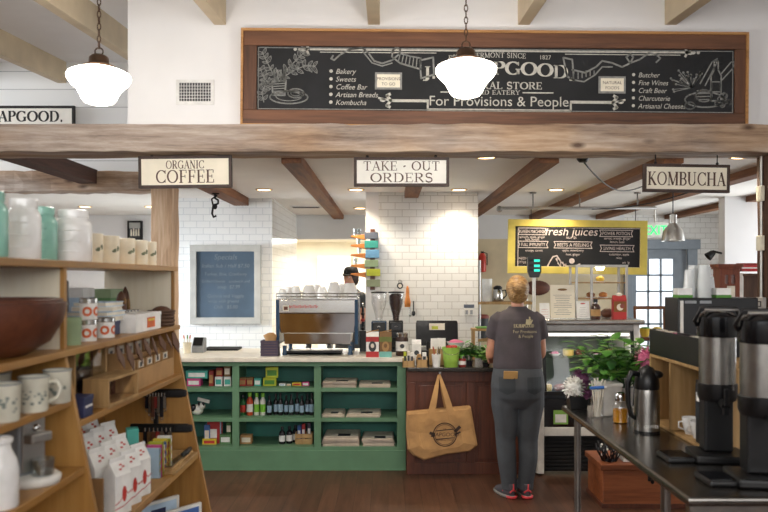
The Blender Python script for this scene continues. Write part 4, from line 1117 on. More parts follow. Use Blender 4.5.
t = thing('storage_jar', 'dark coffee jar with a white label and steel lid right of the coffee bags', 'jar', (X(402, 6.74), 6.74, CT))
MB('coffee_bean').lathe([(0, 0), (.052, 0), (.056, .006), (.056, .15), (.046, .175), (0, .175)], n=24).build('body', t)
MB('steel').lathe([(.05, .17), (.052, .2), (.046, .206), (0, .206)], n=24).build('lid', t)
MB('white_card').lathe([(.0568, .045), (.0568, .13)], n=24).build('label_band', t)
MB('photo_dark').dot(0, .09, .02, -.0575, 14).build('emblem', t)

# colour-block sign tower on the chimney
d = 7.94
t = thing('sign_tower', 'tower of six coloured wood blocks with orange arms beside the white tiles', 'rack', (X(372.5, d), d, Z(288, d)))
s = d / F
MB('walnut').bb(-.025, .025, .0, .055, -.02, (288 - 229) * s).build('post', t)
for (ya, yb, dx, mt) in ((232.5, 239, -1, 'slate'), (241, 248, -1, 'teal_block'), (250, 258, 0, 'sky_block'), (260, 267, -1, 'sage_block'), (269, 276, 1, 'lime_block'), (279.5, 286.6, 1, 'moss_block')):
    MB(mt).bb((-6.8 + dx) * s, (6.8 + dx) * s, -.06, 0, (288 - yb) * s, (288 - ya) * s).build('block', t, bev=.003)
for y0 in (237.5, 246.5, 256, 266.5, 275):
    MB('orange_wood').prism([(-7 * s, (288 - y0 - 2.5) * s), (-7 * s, (288 - y0 + 2.8) * s), (-21 * s, (288 - y0 + 1.6) * s), (-22 * s, (288 - y0 + .2) * s)], lambda u, v, w_: (u, -.055 + w_, v), .1).build('arm', t, bev=.003)
for k, (dx, y0) in enumerate(((-13, 236.6), (-17, 236.6), (-14, 245.6), (-13, 255.2), (-17, 265.6))):
    solo('glass_tumbler', MB('plastic_clear').lathe([(0, .003), (.019, .0), (.024, .07), (.021, .07), (.017, .008), (0, .008)], n=16), ('upper right', 'upper left', 'second level', 'third level', 'fourth level')[k] + ' clear tumbler on an orange arm of the block tower', 'glass', (X(372.5, d) + dx * s, d - .005, Z(y0 + 1.3 - 2.4, d)), 0, 'tumblers on the block tower')

# utensils on the tiled chimney
d = 7.985
solo('wooden_brush', MB('orange_wood').rings([(0, 0, 0, .03, .012), (0, 0, .05, .034, .014), (0, 0, .12, .02, .011), (0, 0, .2, .014, .009), (0, 0, .225, .006, .006)], 14), 'tan wooden brush hanging on the white tiles beside the grinders', 'brush', (X(407.5, d), d - .012, Z(307, d)))
solo('ladle', MB('black_plastic').ell((0, 0, .03), (.02, .012, .03), 12).cyl((0, 0, .05), (0, 0, .16), .006, n=8), 'small black spoon hanging on the white tiles', 'spoon', (X(413.5, d), d - .015, Z(316, d)))
solo('steel_spoon', MB('steel').ell((0, 0, .025), (.014, .006, .025), 10).cyl((0, 0, .045), (0, 0, .15), .004, n=6), 'small steel spoon hanging on the white tiles', 'spoon', (X(410, d), d - .01, Z(317, d)))
t = thing('wall_timer', 'small black timer on the white tiles above the grinders', 'timer', (X(400, d), d, Z(289.5, d)))
MB('black_plastic').lathe([(0, 0), (.03, 0), (.034, .006), (.034, .03), (.028, .04), (0, .04)], (0, .01, .04), 20, (PI / 2, 0, 0)).build('case', t)
MB('paper').dot(0, .04, .02, -.031, 14).build('dial', t)
MB('black_plastic').tube([(-.012, -.008, .07), (-.01, -.008, .1), (.01, -.008, .1), (.012, -.008, .07)], .004, 6).build('loop', t)
t = thing('wall_socket', 'white wall socket with a dark plate above it on the white tiles', 'socket', (X(469, d), d, Z(311.5, d)))
MB('white_plastic').bb(-.05, .05, -.008, .01, -.045, .03).build('plate', t, bev=.003)
MB('slate').bb(-.055, .055, -.006, .01, .04, .075).build('name_plate', t)
m = MB('grey_plastic')
for a in (-.025, .025): m.bb(a - .014, a + .014, -.010, -.007, -.03, .015)
m.build('outlet', t)

# ---------------------------------------------------------------- dark wood counter
w0, w1, wy = .162, 1.27, 6.46
t = thing('wood_counter', 'dark red-brown panelled wooden counter right of the green one', 'counter', (0, wy, 0))
MB('dark_counter').bb(w0, w1, .02, .88, .0, .895).build('carcass', t)
m = MB('dark_counter').bb(w0, w1, 0, .02, .8, .895).bb(w0, w1, 0, .02, 0, .1)
for a, b2 in ((w0, w0 + .075), (.68, .75), (w1 - .075, w1)): m.bb(a, b2, 0, .02, .1, .8)
m.build('face_frame', t, bev=.004)
for a, b2 in ((w0 + .075, .68), (.75, w1 - .075)): MB('dark_counter').bb(a + .03, b2 - .03, .01, .02, .13, .77).build('panel', t, bev=.004)
WT = .932
solo('stone_top', MB('granite').bb(w0 + .001, w1 + .005, 6.40, 7.35, .8955, WT), 'black granite top on the dark wooden counter', 'worktop', bev=.006)

# tote bag on its hook
d = 6.30
t = thing('coat_hook', 'chrome hook on the front of the dark wooden counter', 'hook', (X(440, 6.45), 6.458, Z(374, 6.4)))
MB('chrome').bb(-.012, .012, -.004, .0, -.02, .03).tube([(0, -.002, .0), (0, -.045, -.012), (0, -.056, .008)], .005, 7).ell((0, -.056, .01), .008, 8).build('hook_body', t)
s = d / F
tb = thing('tote_bag', 'large tan jute tote bag hanging from the chrome hook', 'bag', (X(440, d), d + .02, Z(374, d)))
P = lambda px, py: ((px - 440) * s, -(py - 374) * s)
out = [(406.5, 413), (438, 410), (471, 407), (474.5, 428), (477.5, 445), (470, 451), (446, 454), (424, 460), (413, 455), (407.5, 449), (406, 430)]
front = [P(*p) for p in out]
m = MB('jute'); n = len(front); cx = sum(p[0] for p in front) / n; cz = sum(p[1] for p in front) / n
layers = []
for yy, k in ((.075, .97), (.035, 1.0), (-.01, 1.0), (-.035, .93), (-.045, .6)):
    layers.append([(cx + (u - cx) * k, yy + (-.02 if v < cz and yy < 0.05 else 0), cz + (v - cz) * k) for u, v in front])
vs = [p for L in layers for p in L]; fs = []
for i in range(4):
    for k in range(n): fs.append((i * n + k, i * n + (k + 1) % n, (i + 1) * n + (k + 1) % n, (i + 1) * n + k))
fs += [tuple(range(n)), tuple(4 * n + k for k in range(n))[::-1]]
m.add(vs, [f[::-1] for f in fs], False)
m.build('body', tb, bev=.006)
def strap(p0, p1, yy, name='handle', wd=.06):
    a = Vector(P(*p0)); b2 = Vector(P(*p1)); m = MB('jute'); rows = []
    for i in range(9):
        u = i / 8; c_ = a.lerp(b2, u); k = wd * (1 - .75 * u ** 2)
        y2 = yy + (.078 - yy) * u ** 1.5 - .012 * math.sin(PI * u)
        rows += [(c_.x - k / 2, y2, c_.y), (c_.x + k / 2, y2, c_.y), (c_.x + k / 2, y2 + .008, c_.y), (c_.x - k / 2, y2 + .008, c_.y)]
    fs = []
    for i in range(8):
        for q in range(4): fs.append((i * 4 + q, i * 4 + (q + 1) % 4, (i + 1) * 4 + (q + 1) % 4, (i + 1) * 4 + q))
    fs += [(3, 2, 1, 0), (32, 33, 34, 35)]
    m.add(rows, fs); return m
strap((428.5, 424), (439.5, 376), -.05).build('handle', tb)
strap((453, 420), (440.5, 376), -.05).build('handle', tb)
strap((433, 414), (439.5, 376), .06, wd=.05).build('handle', tb)
strap((448, 411), (440.5, 376), .06, wd=.05).build('handle', tb)
m = MB('tote_print'); L = lambda px, py: P(px, py); yy = -.0665
cc = L(444.5, 433.5)
ring = lambda r, rz=None: [(cc[0] + r * s * math.cos(2 * PI * k / 30), cc[1] + r * s * math.sin(2 * PI * k / 30)) for k in range(30)]
m.stroke(ring(11.5), .008, yy, True).stroke(ring(10), .004, yy, True)
m.stroke([L(430, 432), L(433.5, 433.2)], .024, yy).stroke([L(431, 435), L(433.5, 435)], .012, yy).stroke([L(455, 430), L(459, 426)], .026, yy).stroke([L(455.5, 433), L(459.5, 431)], .014, yy).stroke([L(436, 429.8), L(453, 428)], .008, yy).stroke([L(436, 438.2), L(453, 436.6)], .008, yy)
m.build('emblem', tb)
for s_, py_, sz_ in (('HAPGOOD', 435.2, .046), ('GENERAL STORE', 439.6, .018), ('J.K.', 429, .024)): MB('tote_print').sans(s_, L(444.5, 433)[0], L(444, py_)[1], sz_, yy - .0008, 'CENTER', shear=.1).build('lettering', tb)

# ---------------------------------------------------------------- on the granite top
d = 6.46
def tray(label, px, w, h, y=d, name='wooden_tray'):
    t = thing(name, label, 'tray', (X(px, y), y, WT), 0, None); dp = .09
    m = MB('crate_wood').bb(-w / 2, w / 2, -dp / 2, dp / 2, 0, .008)
    m.build('base', t)
    MB('crate_wood').bb(-w / 2, w / 2, -dp / 2, -dp / 2 + .008, .008, h).build('front_panel', t)
    MB('crate_wood').bb(-w / 2, w / 2, dp / 2 - .008, dp / 2, .008, h * 1.3).build('back_panel', t)
    for q in (-1, 1): MB('crate_wood').bb(q * (w / 2 - .004) - .004, q * (w / 2 - .004) + .004, -dp / 2, dp / 2, .008, h * 1.1).build('side_panel', t)
    return t
tray('small tan wooden box at the left end of the granite top', 408.5, .105, .055)
tray('small tan wooden box beside the white cup on the granite top', 422, .098, .065)
for k, (dx, mt, hh) in enumerate(((-.03, 'lime_block', .12), (0, 'paper', .125), (.03, 'white_card', .115))):
    carton('honey_stick_pack', ('lime', 'cream', 'white')[k] + ' packet standing in the left tan box', 'packet', X(408.5, d) + dx, d, WT + .009, .024, .04, hh, mt, 'photo_dark', 'packets in the left tan box')
for k, (dx, mt, hh) in enumerate(((-.025, 'kraft', .1), (.02, 'white_card', .115))):
    carton('sample_pack', ('kraft', 'white')[k] + ' packet standing in the right tan box', 'packet', X(422, d) + dx, d, WT + .009, .034, .04, hh, mt, 'photo_dark', 'packets in the right tan box')
coffee = lambda *a, **k: None
t = thing('paper_bag', 'white paper coffee bag with a dark emblem behind the tan boxes', 'bag', (X(416.5, 6.6), 6.6, WT))
MB('white_card').add([(-.04, -.03, 0), (.04, -.03, 0), (.04, .03, 0), (-.04, .03, 0), (-.04, -.03, .19), (.04, -.03, .19), (.04, .03, .19), (-.04, .03, .19), (-.04, -.003, .225), (.04, -.003, .225), (.04, .003, .225), (-.04, .003, .225)],
    [(3, 2, 1, 0), (0, 1, 5, 4), (1, 2, 6, 5), (2, 3, 7, 6), (3, 0, 4, 7), (4, 5, 9, 8), (6, 7, 11, 10), (5, 6, 10, 9), (7, 4, 8, 11), (8, 9, 10, 11)]).build('body', t)
MB('photo_dark').dot(0, .11, .022, -.031, 14).build('emblem', t)
t = thing('pen_cup', 'white cup of pens between the tan boxes and the green bucket', 'cup', (X(436.3, d), d, WT))
MB('white_ceramic').lathe([(0, 0), (.032, 0), (.041, .11), (.038, .11), (.03, .006), (0, .006)], n=20).build('body', t)
for k in range(5):
    a = k * 1.3; dx, dy = .026 * math.cos(a), .02 * math.sin(a)
    solo('pen', MB(('bottle_dark', 'paper', 'kraft', 'red_card', 'bottle_dark')[k]).cyl((0, 0, 0), (dx, dy, .16), .004, n=7).cyl((dx, dy, .16), (dx * 1.05, dy * 1.05, .17), .002, n=6), ('black pen leaning right', 'cream pen leaning back', 'tan pencil leaning left', 'red pen', 'black pen leaning forward')[k] + ' in the white cup', 'pen', (X(436.3, d) + dx * .3, d + dy * .3, WT + .007), 0, 'pens in the white cup')
t = thing('card_holder', 'holder of white cards behind the pen cup', 'card holder', (X(437, 6.62), 6.62, WT))
MB('crate_wood').bb(-.07, .07, -.03, .03, 0, .14).build('block', t, bev=.003)
for k in range(2): MB('white_card').box((-.02 + .06 * k, -.01 + .02 * k, .185), (.075, .003, .1), (.12, 0, .1 - .3 * k)).build('card', t)
t = thing('bucket', 'lime green metal bucket with red berries on the granite top', 'bucket', (X(451, d), d, WT))
m = MB('lime_bucket').lathe([(0, .004), (.055, .004), (.057, 0), (.06, .004), (.064, .05), (.0655, .052), (.066, .058), (.077, .163), (.08, .165), (.08, .17), (.074, .17), (.056, .01), (0, .01)], n=30)
m.build('body', t)
MB('steel').tube([(.08 * math.cos(a), -.02 - .05 * math.sin(a), .155 - .045 * math.sin(a)) for a in [PI * k / 12 for k in range(13)]], .0025, 6).build('handle', t)
for k in range(9):
    a = k * .9; r = .045 * math.sqrt((k + .5) / 9)
    solo('berry', MB('red_print').ell((0, 0, .016), (.016, .016, .015), 10).mat('leaf').leafshape((0, 0, .03), (.5, .3, .3), (0, 0, 1), .014, .008), ordn[k] + ' red berry heaped in the lime green bucket', 'berry', (X(451, d) + r * math.cos(a), d + .01 + r * math.sin(a), WT + .155), a, 'berries in the green bucket')
t = thing('jam_jar', 'small dark red jam jar right of the green bucket', 'jar', (X(462.5, d), d + .02, WT))
MB('deep_red').lathe([(0, 0), (.03, 0), (.033, .005), (.033, .06), (.028, .075), (0, .075)], n=18).build('body', t)
MB('white_card').lathe([(.0335, .018), (.0335, .05)], n=18).build('label_band', t)
MB('steel').lathe([(.031, .073), (.031, .092), (0, .093)], n=18).build('lid', t)
t = thing('bowl', 'pink and white bowl behind the green bucket', 'bowl', (X(456, 6.75), 6.75, WT))
MB('white_ceramic').lathe([(0, .0), (.04, 0), (.045, .12), (.06, .15), (.085, .19), (.08, .19), (.05, .15), (0, .14)], n=22).build('body', t)
MB('petal_pink').ell((0, 0, .18), (.07, .07, .035), 14).build('filling', t)

def herb(label, x, y, z, n, R, H, mats, pot=None, seed=1, name='potted_herb', L=.09, W=.035):
    rnd = random.Random(seed)
    t = thing(name, label, 'plant', (x, y, z), 0, None)
    if pot:
        pm, pr, ph = pot
        MB(pm).lathe([(0, 0), (pr * .75, 0), (pr, ph), (pr * .92, ph), (pr * .7, .01), (0, .01)], n=20).build('pot', t)
        MB('soil').lathe([(0, ph * .86), (pr * .9, ph * .86)], n=20).build('soil', t)
        base = ph * .86
    else: base = 0
    st = MB('leaf_dark'); lf = MB(mats[0])
    for i in range(n):
        a = rnd.uniform(0, 2 * PI); r = R * math.sqrt(rnd.uniform(.05, 1)); hh = H * rnd.uniform(.45, 1) * (1 - .25 * r / R)
        tip = Vector((r * math.cos(a), r * math.sin(a), base + hh)); b0 = Vector((.012 * math.cos(a), .012 * math.sin(a), base))
        mid = b0.lerp(tip, .5) + Vector((0, 0, hh * .12))
        st.tube([b0, mid, tip], .0025, 5)
        for k in range(7):
            u = .4 + .6 * k / 6; p = b0.lerp(mid, u * 2) if u < .5 else mid.lerp(tip, u * 2 - 1)
            d_ = Vector((math.cos(a + k * 2.2 + rnd.uniform(-.4, .4)), math.sin(a + k * 2.2), rnd.uniform(-.1, .7)))
            lf.mat(rnd.choice(mats)).leafshape(p, d_, (0, 0, 1), L * rnd.uniform(.6, 1.1), W * rnd.uniform(.7, 1.1), rnd.uniform(.1, .5))
    st.build('stems', t); lf.build('leaves', t)
    return t
herb('small leafy green herb beside the jam jar', X(470, 6.5), 6.56, WT, 14, .085, .2, ('leaf', 'leaf_dark', 'leaf'), ('bottle_dark', .035, .045), 3, L=.11, W=.045)
herb('pale green herb bunch next to the person on the granite top', X(487, 6.45), 6.5, WT, 17, .105, .14, ('leaf_light', 'leaf', 'leaf_light'), ('bottle_dark', .035, .035), 5, L=.11, W=.045)

# register
t = thing('cash_register', 'black register screen seen from behind on the granite top', 'register', (X(437, 6.95), 6.95, WT))
s = 6.95 / F
m = MB('black_gloss'); w = 21 * s
m.prism([(-w, .0 + .14), (w, .14), (w * 1.0, .345), (w * .96, .37), (-w * .96, .37), (-w, .345)], lambda u, v, w_: (u, -.03 + w_ + (v - .14) * .22, v), .05)
m.build('screen', t, bev=.006)
MB('black_plastic').bb(-w * .9, w * .9, -.06, .28, 0, .1).bb(-.1, .1, -.05, .06, .1, .18).build('base', t, bev=.006)
MB('paper').box((0, -.0, .315), (.145, .004, .062), (-.215, 0, 0)).mat('lime_block').box((-.02, -.004, .305), (.06, .003, .03), (-.215, 0, 0)).build('sticker', t)
# ---------------------------------------------------------------- glass deli case
dc = thing('deli_case', 'white and steel glass fronted deli case beside the person', 'display case', (0, 6.4, 0))
c0, c1 = 1.285, 2.2
side = [(0, .02), (0, .66), (.03, .72), (.13, 1.295), (.9, 1.295), (.9, 0), (.12, 0)]
for x, nm in ((c0, 'side_panel'), (c1 - .055, 'side_panel')):
    MB('white_plastic').prism(side, lambda u, v, w_, x=x: (x + w_, u, v), .055).build(nm, dc, bev=.006)
MB('steel').bb(c0 - .005, c1 + .02, .04, .9, 1.297, 1.338).build('top_slab', dc, bev=.012)
MB('brushed_steel').bb(c0 + .055, c1 - .055, .115, .14, 1.235, 1.296).build('header_rail', dc, bev=.004)
MB('case_glass').add([(c0 + .055, .035, .72), (c1 - .055, .035, .72), (c1 - .055, .118, 1.24), (c0 + .055, .118, 1.24)], [(0, 1, 2, 3)]).build('front_glass', dc)
m = MB('black_plastic')
for x in (c0 + .058, c1 - .083): m.prism([(.03, .72), (.05, .72), (.14, 1.24), (.12, 1.24)], lambda u, v, w_, x=x: (x + w_, u, v), .025)
m.bb(c0 + .055, c1 - .055, .02, .05, .69, .722)
m.build('glass_frame', dc)
MB('toile_blue').bb(c0 + .055, c1 - .055, .86, .88, .4, 1.29).build('rear_panel', dc)
MB('bin_grey').bb(c0 + .055, c1 - .055, .06, .86, .66, .69).build('deck', dc)
MB('case_glass').bb(c0 + .06, c1 - .06, .35, .84, .975, .985).build('glass_shelf', dc)
MB('case_tube').cyl((c0 + .07, .2, 1.2), (c1 - .07, .2, 1.2), .014, n=10).build('light_tube', dc)
l = bpy.data.lights.new('case_light', 'AREA'); l.shape = 'RECTANGLE'; l.size = .75; l.size_y = .03; l.energy = 1.0; l.color = (1, .92, .94)
o = bpy.data.objects.new('case_light', l); COL.objects.link(o); o.parent = dc; o.location = ((c0 + c1) / 2, .2, 1.18)
MB('black_gloss').bb(c0 + .055, c1 - .055, .01, .05, .42, .66).build('lower_panel', dc)
MB('white_plastic').bb(c0 + .055, c1 - .055, .0, .05, .345, .42).build('band', dc, bev=.004)
m = MB('black_matte').bb(c0 + .055, c1 - .055, .06, .1, .03, .345)
for k in range(9): m.bb(c0 + .055, c1 - .055, .04, .06, .05 + k * .033, .068 + k * .033)
m.build('kick_grille', dc)
MB('leaf_light').bb(1.42, 1.545, .008, .011, .445, .565).mat('white_card').bb(1.435, 1.53, .007, .009, .46, .53).build('reflection_patch', dc)  # green and white plates stand in for a bright reflection on the panel
for i in range(14):
    x = c0 + .13 + .125 * (i % 7); up = i // 7
    z = .69 if not up else .985; yy = 6.4 + (.28 if not up else .5)
    if i % 3 == 0:
        t = solo('cheese_wheel', MB('cheese').lathe([(0, 0), (.045, 0), (.05, .01), (.05, .05), (.045, .06), (0, .06)], n=18).mat('paper').lathe([(0, .0605), (.03, .0605)], n=18), ('first', '', '', 'second', '', '', 'third', '', '', 'fourth', '', '', 'fifth', '')[i] + ' small yellow cheese wheel counted along the shelves of the deli case', 'cheese', (x, yy, z), 0, 'cheeses in the deli case')
    elif i % 3 == 1:
        t = solo('salami', MB('meat').tube([(-.05, 0, .03), (-.045, 0, .03), (.045, .02, .03), (.05, .02, .03)], [.012, .03, .03, .012], 12).mat('paper').cyl((-.06, 0, .03), (-.05, 0, .03), .004, n=6), ordn[i // 3] + ' red-brown salami counted along the shelves of the deli case', 'salami', (x, yy, z), .6, 'salami in the deli case')
    else:
        t = solo('meat_dish', MB('white_ceramic').lathe([(0, 0), (.04, 0), (.056, .018), (.054, .02), (.038, .006), (0, .006)], n=20).mat('petal_pink').ell((0, 0, .018), (.04, .038, .02), 12).mat('meat').ell((.015, .01, .03), (.02, .02, .012), 8), ordn[i // 3] + ' white dish of sliced meat counted along the shelves of the deli case', 'dish', (x, yy, z), 0, 'dishes in the deli case')

# on top of the case
TZ = 1.339
def stand_card(name, label, px, d, w, h, body='paper', printm='photo_dark', lines=8, cat='card', head=None):
    t = thing(name, label, cat, (X(px, d), d, TZ), 0, None)
    MB('plastic_clear').bb(-w / 2 - .004, w / 2 + .004, -.002, .05, 0, .004).build('foot', t)
    MB(body).add([(-w / 2, 0, .004), (w / 2, 0, .004), (w / 2, .03, h), (-w / 2, .03, h), (-w / 2, .003, .004), (w / 2, .003, .004), (w / 2, .033, h), (-w / 2, .033, h)], [(0, 1, 2, 3), (7, 6, 5, 4), (0, 4, 5, 1), (1, 5, 6, 2), (2, 6, 7, 3), (3, 7, 4, 0)]).build('sheet', t)
    m = MB(printm); rnd = random.Random(int(px))
    for k in range(lines):
        z = h * (.12 + .62 * k / lines); yy = .03 * z / h - .0012; a = rnd.uniform(.2, .38)
        m.bb(-w * a, w * a, yy - .0004, yy, z, z + h * .012)
    if head:
        m.mat(head).add([(.04 * w * 5 * math.cos(2 * PI * k / 14), .03 * .86 - .0016, h * .86 + h * .035 * math.sin(2 * PI * k / 14)) for k in range(14)], [tuple(range(14))])
    m.build('print', t)
    return t
stand_card('menu_sheet', 'tall cream menu sheet standing on the deli case', 563, 6.62, .215, .3, 'sign_cream', 'chalk_dim', 12, 'menu', 'kraft_dark')
stand_card('small_card', 'small white card left of the cream menu sheet on the deli case', 545, 6.6, .09, .14, 'white_card', 'red_print', 4)
stand_card('framed_notice', 'small pale notice between the cream menu sheet and the amber bottle', 583.5, 6.62, .115, .155, 'white_card', 'chalk_dim', 6, 'card', 'red_print')
t = thing('amber_bottle', 'amber glass bottle with black cap on the deli case', 'bottle', (X(595.5, 6.6), 6.6, TZ))
MB('amber_glass').lathe([(0, 0), (.04, 0), (.043, .006), (.043, .1), (.03, .125), (.017, .135), (.016, .15), (0, .15)], n=22).build('body', t)
MB('honey').lathe([(0, .004), (.036, .004), (.038, .08), (0, .08)], n=20).build('contents', t)
MB('black_plastic').lathe([(.02, .145), (.02, .172), (.016, .176), (0, .176)], n=16).build('cap', t)
MB('kraft').lathe([(.0436, .025), (.0436, .085)], n=22).build('label_band', t)
t = thing('snack_bag', 'red and brown snack bag standing at the right of the deli case top', 'bag', (X(619, 6.58), 6.58, TZ))
w, h = .118, .21
def pouch(mat, w, h, dp): return MB(mat).add([(-w / 2, -dp / 2, 0), (w / 2, -dp / 2, 0), (w / 2, dp / 2, 0), (-w / 2, dp / 2, 0), (-w / 2, -dp / 2, h * .8), (w / 2, -dp / 2, h * .8), (w / 2, dp / 2, h * .8), (-w / 2, dp / 2, h * .8), (-w / 2, -.003, h), (w / 2, -.003, h), (w / 2, .003, h), (-w / 2, .003, h)],
    [(3, 2, 1, 0), (0, 1, 5, 4), (1, 2, 6, 5), (2, 3, 7, 6), (3, 0, 4, 7), (4, 5, 9, 8), (6, 7, 11, 10), (5, 6, 10, 9), (7, 4, 8, 11), (8, 9, 10, 11)])
pouch('red_card', w, h, .06).build('body', t, bev=.003)
MB('brown_bread').bb(-w * .46, w * .46, -.0315, -.03, h * .3, h * .74).mat('paper').dot(0, h * .5, .03, -.032, 14).mat('meat').dot(.02, h * .55, .022, -.0325, 12).build('picture_label', t)
MB('paper').ell((0, 0, h * 1.02), (.03, .012, .02), 10).build('tied_top', t)
t = thing('bread_loaf', 'dark brown loaf between the amber bottle and the red snack bag', 'bread', (X(607, 6.75), 6.75, TZ))
MB('walnut').ell((0, 0, .042), (.058, .075, .042), 16).build('crust', t)
MB('paper').box((0, -.01, .084), (.03, .01, .003)).build('flour_mark', t)
# pastry cabinet
t = thing('pastry_cabinet', 'tall glass pastry cabinet with steel posts on the deli case', 'display cabinet', (X(601.5, 7.0), 7.0, TZ))
s = 7.0 / F; w = 25 * s; h = .465
for x, y in ((-w, 0), (-w + 15 * s, 0), (w, 0), (-w, .24), (w, .24)): MB('aluminium').bb(x - .011, x + .011, y - .011, y + .011, 0, h).build('post', t, bev=.002)
MB('aluminium').bb(-w - .012, w + .012, -.012, .252, h, h + .02).build('top_frame', t)
MB('aluminium').bb(-w - .012, w + .012, -.012, .252, 0, .02).build('base_frame', t)
for z in (.16, .31): MB('crate_wood').bb(-w + .012, w - .012, .0, .24, z, z + .012).build('shelf', t)
m = MB('clear_glass'); m.add([(-w, -.004, .02), (w, -.004, .02), (w, -.004, h), (-w, -.004, h)], [(0, 1, 2, 3)]); m.build('front_glass', t)
MB('pastry_bulb').lathe([(0, -.03), (.03, -.028), (.042, -.008), (.045, 0)], (.02, .12, h - .002), 18).build('lamp', t)
for k, (dx, z, mt, lb) in enumerate(((.02, .322, 'pastry_yellow', 'yellow cake under the lamp on the upper shelf of the pastry cabinet'), (-.07, .172, 'brown_bread', 'brown bun at the left of the middle shelf of the pastry cabinet'), (.05, .172, 'orange_wood', 'orange-brown pastry on the middle shelf of the pastry cabinet'), (.09, .02, 'brown_bread', 'brown bun at the bottom of the pastry cabinet'))):
    solo('pastry', MB('white_ceramic').lathe([(0, 0), (.045, 0), (.052, .008), (0, .008)], n=18).mat(mt).ell((0, 0, .03), (.042, .042, .026), 14).mat('paper').ell((.01, 0, .054), (.012, .012, .005), 8), lb, 'pastry', (X(601.5, 7.0) + dx, 7.12, TZ + z), 0, 'pastries in the cabinet')
# customer display on its pole
t = thing('customer_display', 'black customer display with teal lit rows on a white pole', 'display', (X(534, 6.9), 6.9, TZ))
MB('white_plastic').cyl((0, 0, 0), (0, 0, .37), .016, n=14).lathe([(.05, 0), (.05, .012), (.02, .03), (.016, .04)], n=18).build('pole', t)
s = 6.9 / F
MB('black_plastic').prism([(-6.5 * s, .42), (-4 * s, .365), (4.5 * s, .365), (7 * s, .42), (7 * s, .555), (-6.5 * s, .555)], lambda u, v, w_: (u, -.025 + w_, v), .05).build('housing', t, bev=.004)
m = MB('display_teal')
for z in (.42, .462, .51): m.bb(-.4 * s, 5.2 * s, -.028, -.025, z, z + .022)
m.build('lit_rows', t)
m = MB('black_matte')
for z in (.425, .467, .515): m.bb(-5.6 * s, -1.2 * s, -.027, -.025, z, z + .02)
m.build('keys', t)

# ---------------------------------------------------------------- behind the chimney: back shelf, bin, roll
d = 8.45
t = thing('back_shelf', 'pale wooden back shelf on steel posts behind the person', 'shelf', (0, d, 0))
for z in (.98, 1.40): MB('crate_wood').bb(1.02, 1.66, 0, .4, z, z + .03).build('shelf_board', t, bev=.004)
for x in (1.04, 1.64):
    for y in (.02, .38): MB('aluminium').cyl((x, y, 0), (x, y, 1.9 if x < 1.2 else 1.45), .014, n=10).build('post', t)
t = thing('waste_bin', 'dark grey bin with a red-brown rim on the back shelf left of the person', 'bin', (X(484.5, 8.3), 8.6, 1.0105))
MB('bin_grey').lathe([(0, 0), (.07, 0), (.088, .23), (.082, .23), (.066, .01), (0, .01)], n=22).build('body', t)
MB('meat').lathe([(.086, .225), (.094, .235), (.09, .255), (.07, .268), (0, .272)], n=22).build('lid', t)
solo('towel_roll', MB('towel_white').lathe([(.018, 0), (.06, 0), (.06, .26), (.018, .26), (.018, 0)], n=24).mat('kraft').lathe([(.0185, .0), (.0185, .26)], n=16), 'white paper towel roll on the upper back shelf', 'paper roll', (X(487.5, 8.6), 8.65, 1.4305))
t = thing('coffee_pot', 'black and steel coffee pot on the upper back shelf beside the person', 'pot', (X(498, 8.6), 8.62, 1.4305), PI)
MB('steel').lathe([(0, 0), (.06, 0), (.065, .01), (.055, .12), (.045, .14), (0, .14)], n=22).build('body', t)
MB('black_plastic').lathe([(.048, .138), (.052, .16), (.03, .18), (0, .184)], n=20).build('lid', t)
MB('black_plastic').tube([(-.05, 0, .12), (-.09, 0, .13), (-.1, 0, .07), (-.062, 0, .03)], .009, 8).build('handle', t)
t = thing('tray', 'tan wooden tray with a green cloth on the granite top beside the person', 'tray', (X(481, 7.1), 7.1, WT))
MB('crate_wood').bb(-.09, .09, -.09, .09, .27, .29).bb(-.085, -.065, -.08, .08, 0, .27).bb(.065, .085, -.08, .08, 0, .27).build('stand', t, bev=.003)
MB('leaf').bb(-.05, .07, -.07, .06, .291, .305).build('green_cloth', t, bev=.004)
t = thing('fire_extinguisher', 'small red fire extinguisher high on the beige back wall', 'extinguisher', (X(482.5, 10.8), 10.83, Z(272, 10.8)))
MB('extinguisher').lathe([(0, 0), (.05, 0), (.055, .02), (.055, .22), (.03, .27), (0, .275)], n=18).build('body', t)
MB('black_plastic').bb(-.02, .02, -.02, .02, .27, .3).tube([(.0, 0, .29), (.07, 0, .27), (.07, 0, .1)], .008, 7).build('valve', t)
MB('steel').bb(-.03, .03, .05, .068, .05, .2).build('bracket', t)
t = thing('bread_board', 'dark oval bread board hanging on the beige wall behind the customer display', 'board', (X(538, 10.8), 10.86, Z(288, 10.8)))
MB('walnut').ell((0, 0, 0), (.19, .03, .11), 24).build('board', t)
MB('black_iron').tube([(.0, -.0, .1), (0, .02, .14)], .006, 6).build('peg', t)

# furniture by the glazed door
t = thing('cafe_table', 'small dark cafe table near the glazed door', 'table', (3.35, 9.3, 0))
MB('dark_counter').bb(-.35, .35, -.35, .35, .95, .985).build('tabletop', t, bev=.004)
MB('black_iron').cyl((0, 0, .02), (0, 0, .95), .03, n=12).build('column', t)
MB('black_iron').lathe([(0, 0), (.26, 0), (.26, .012), (.03, .03), (0, .03)], n=24).build('base', t)
t = thing('cafe_chair', 'light brown high backed stool in front of the glazed door', 'chair', (X(656, 8.6), 8.6, 0))
for x in (-.17, .17):
    MB('joist_brown').cyl((x, -.17, 0), (x, -.17, .72), .016, n=8).build('leg', t)
    MB('joist_brown').tube([(x, .17, 0), (x, .17, .72), (x * 1.02, .22, 1.36)], .016, 8).build('leg', t)
MB('joist_brown').bb(-.2, .2, -.2, .2, .72, .75).build('seat', t, bev=.01)
MB('joist_brown').bb(-.19, .19, .2, .22, 1.33, 1.37).build('top_rail', t, bev=.008)
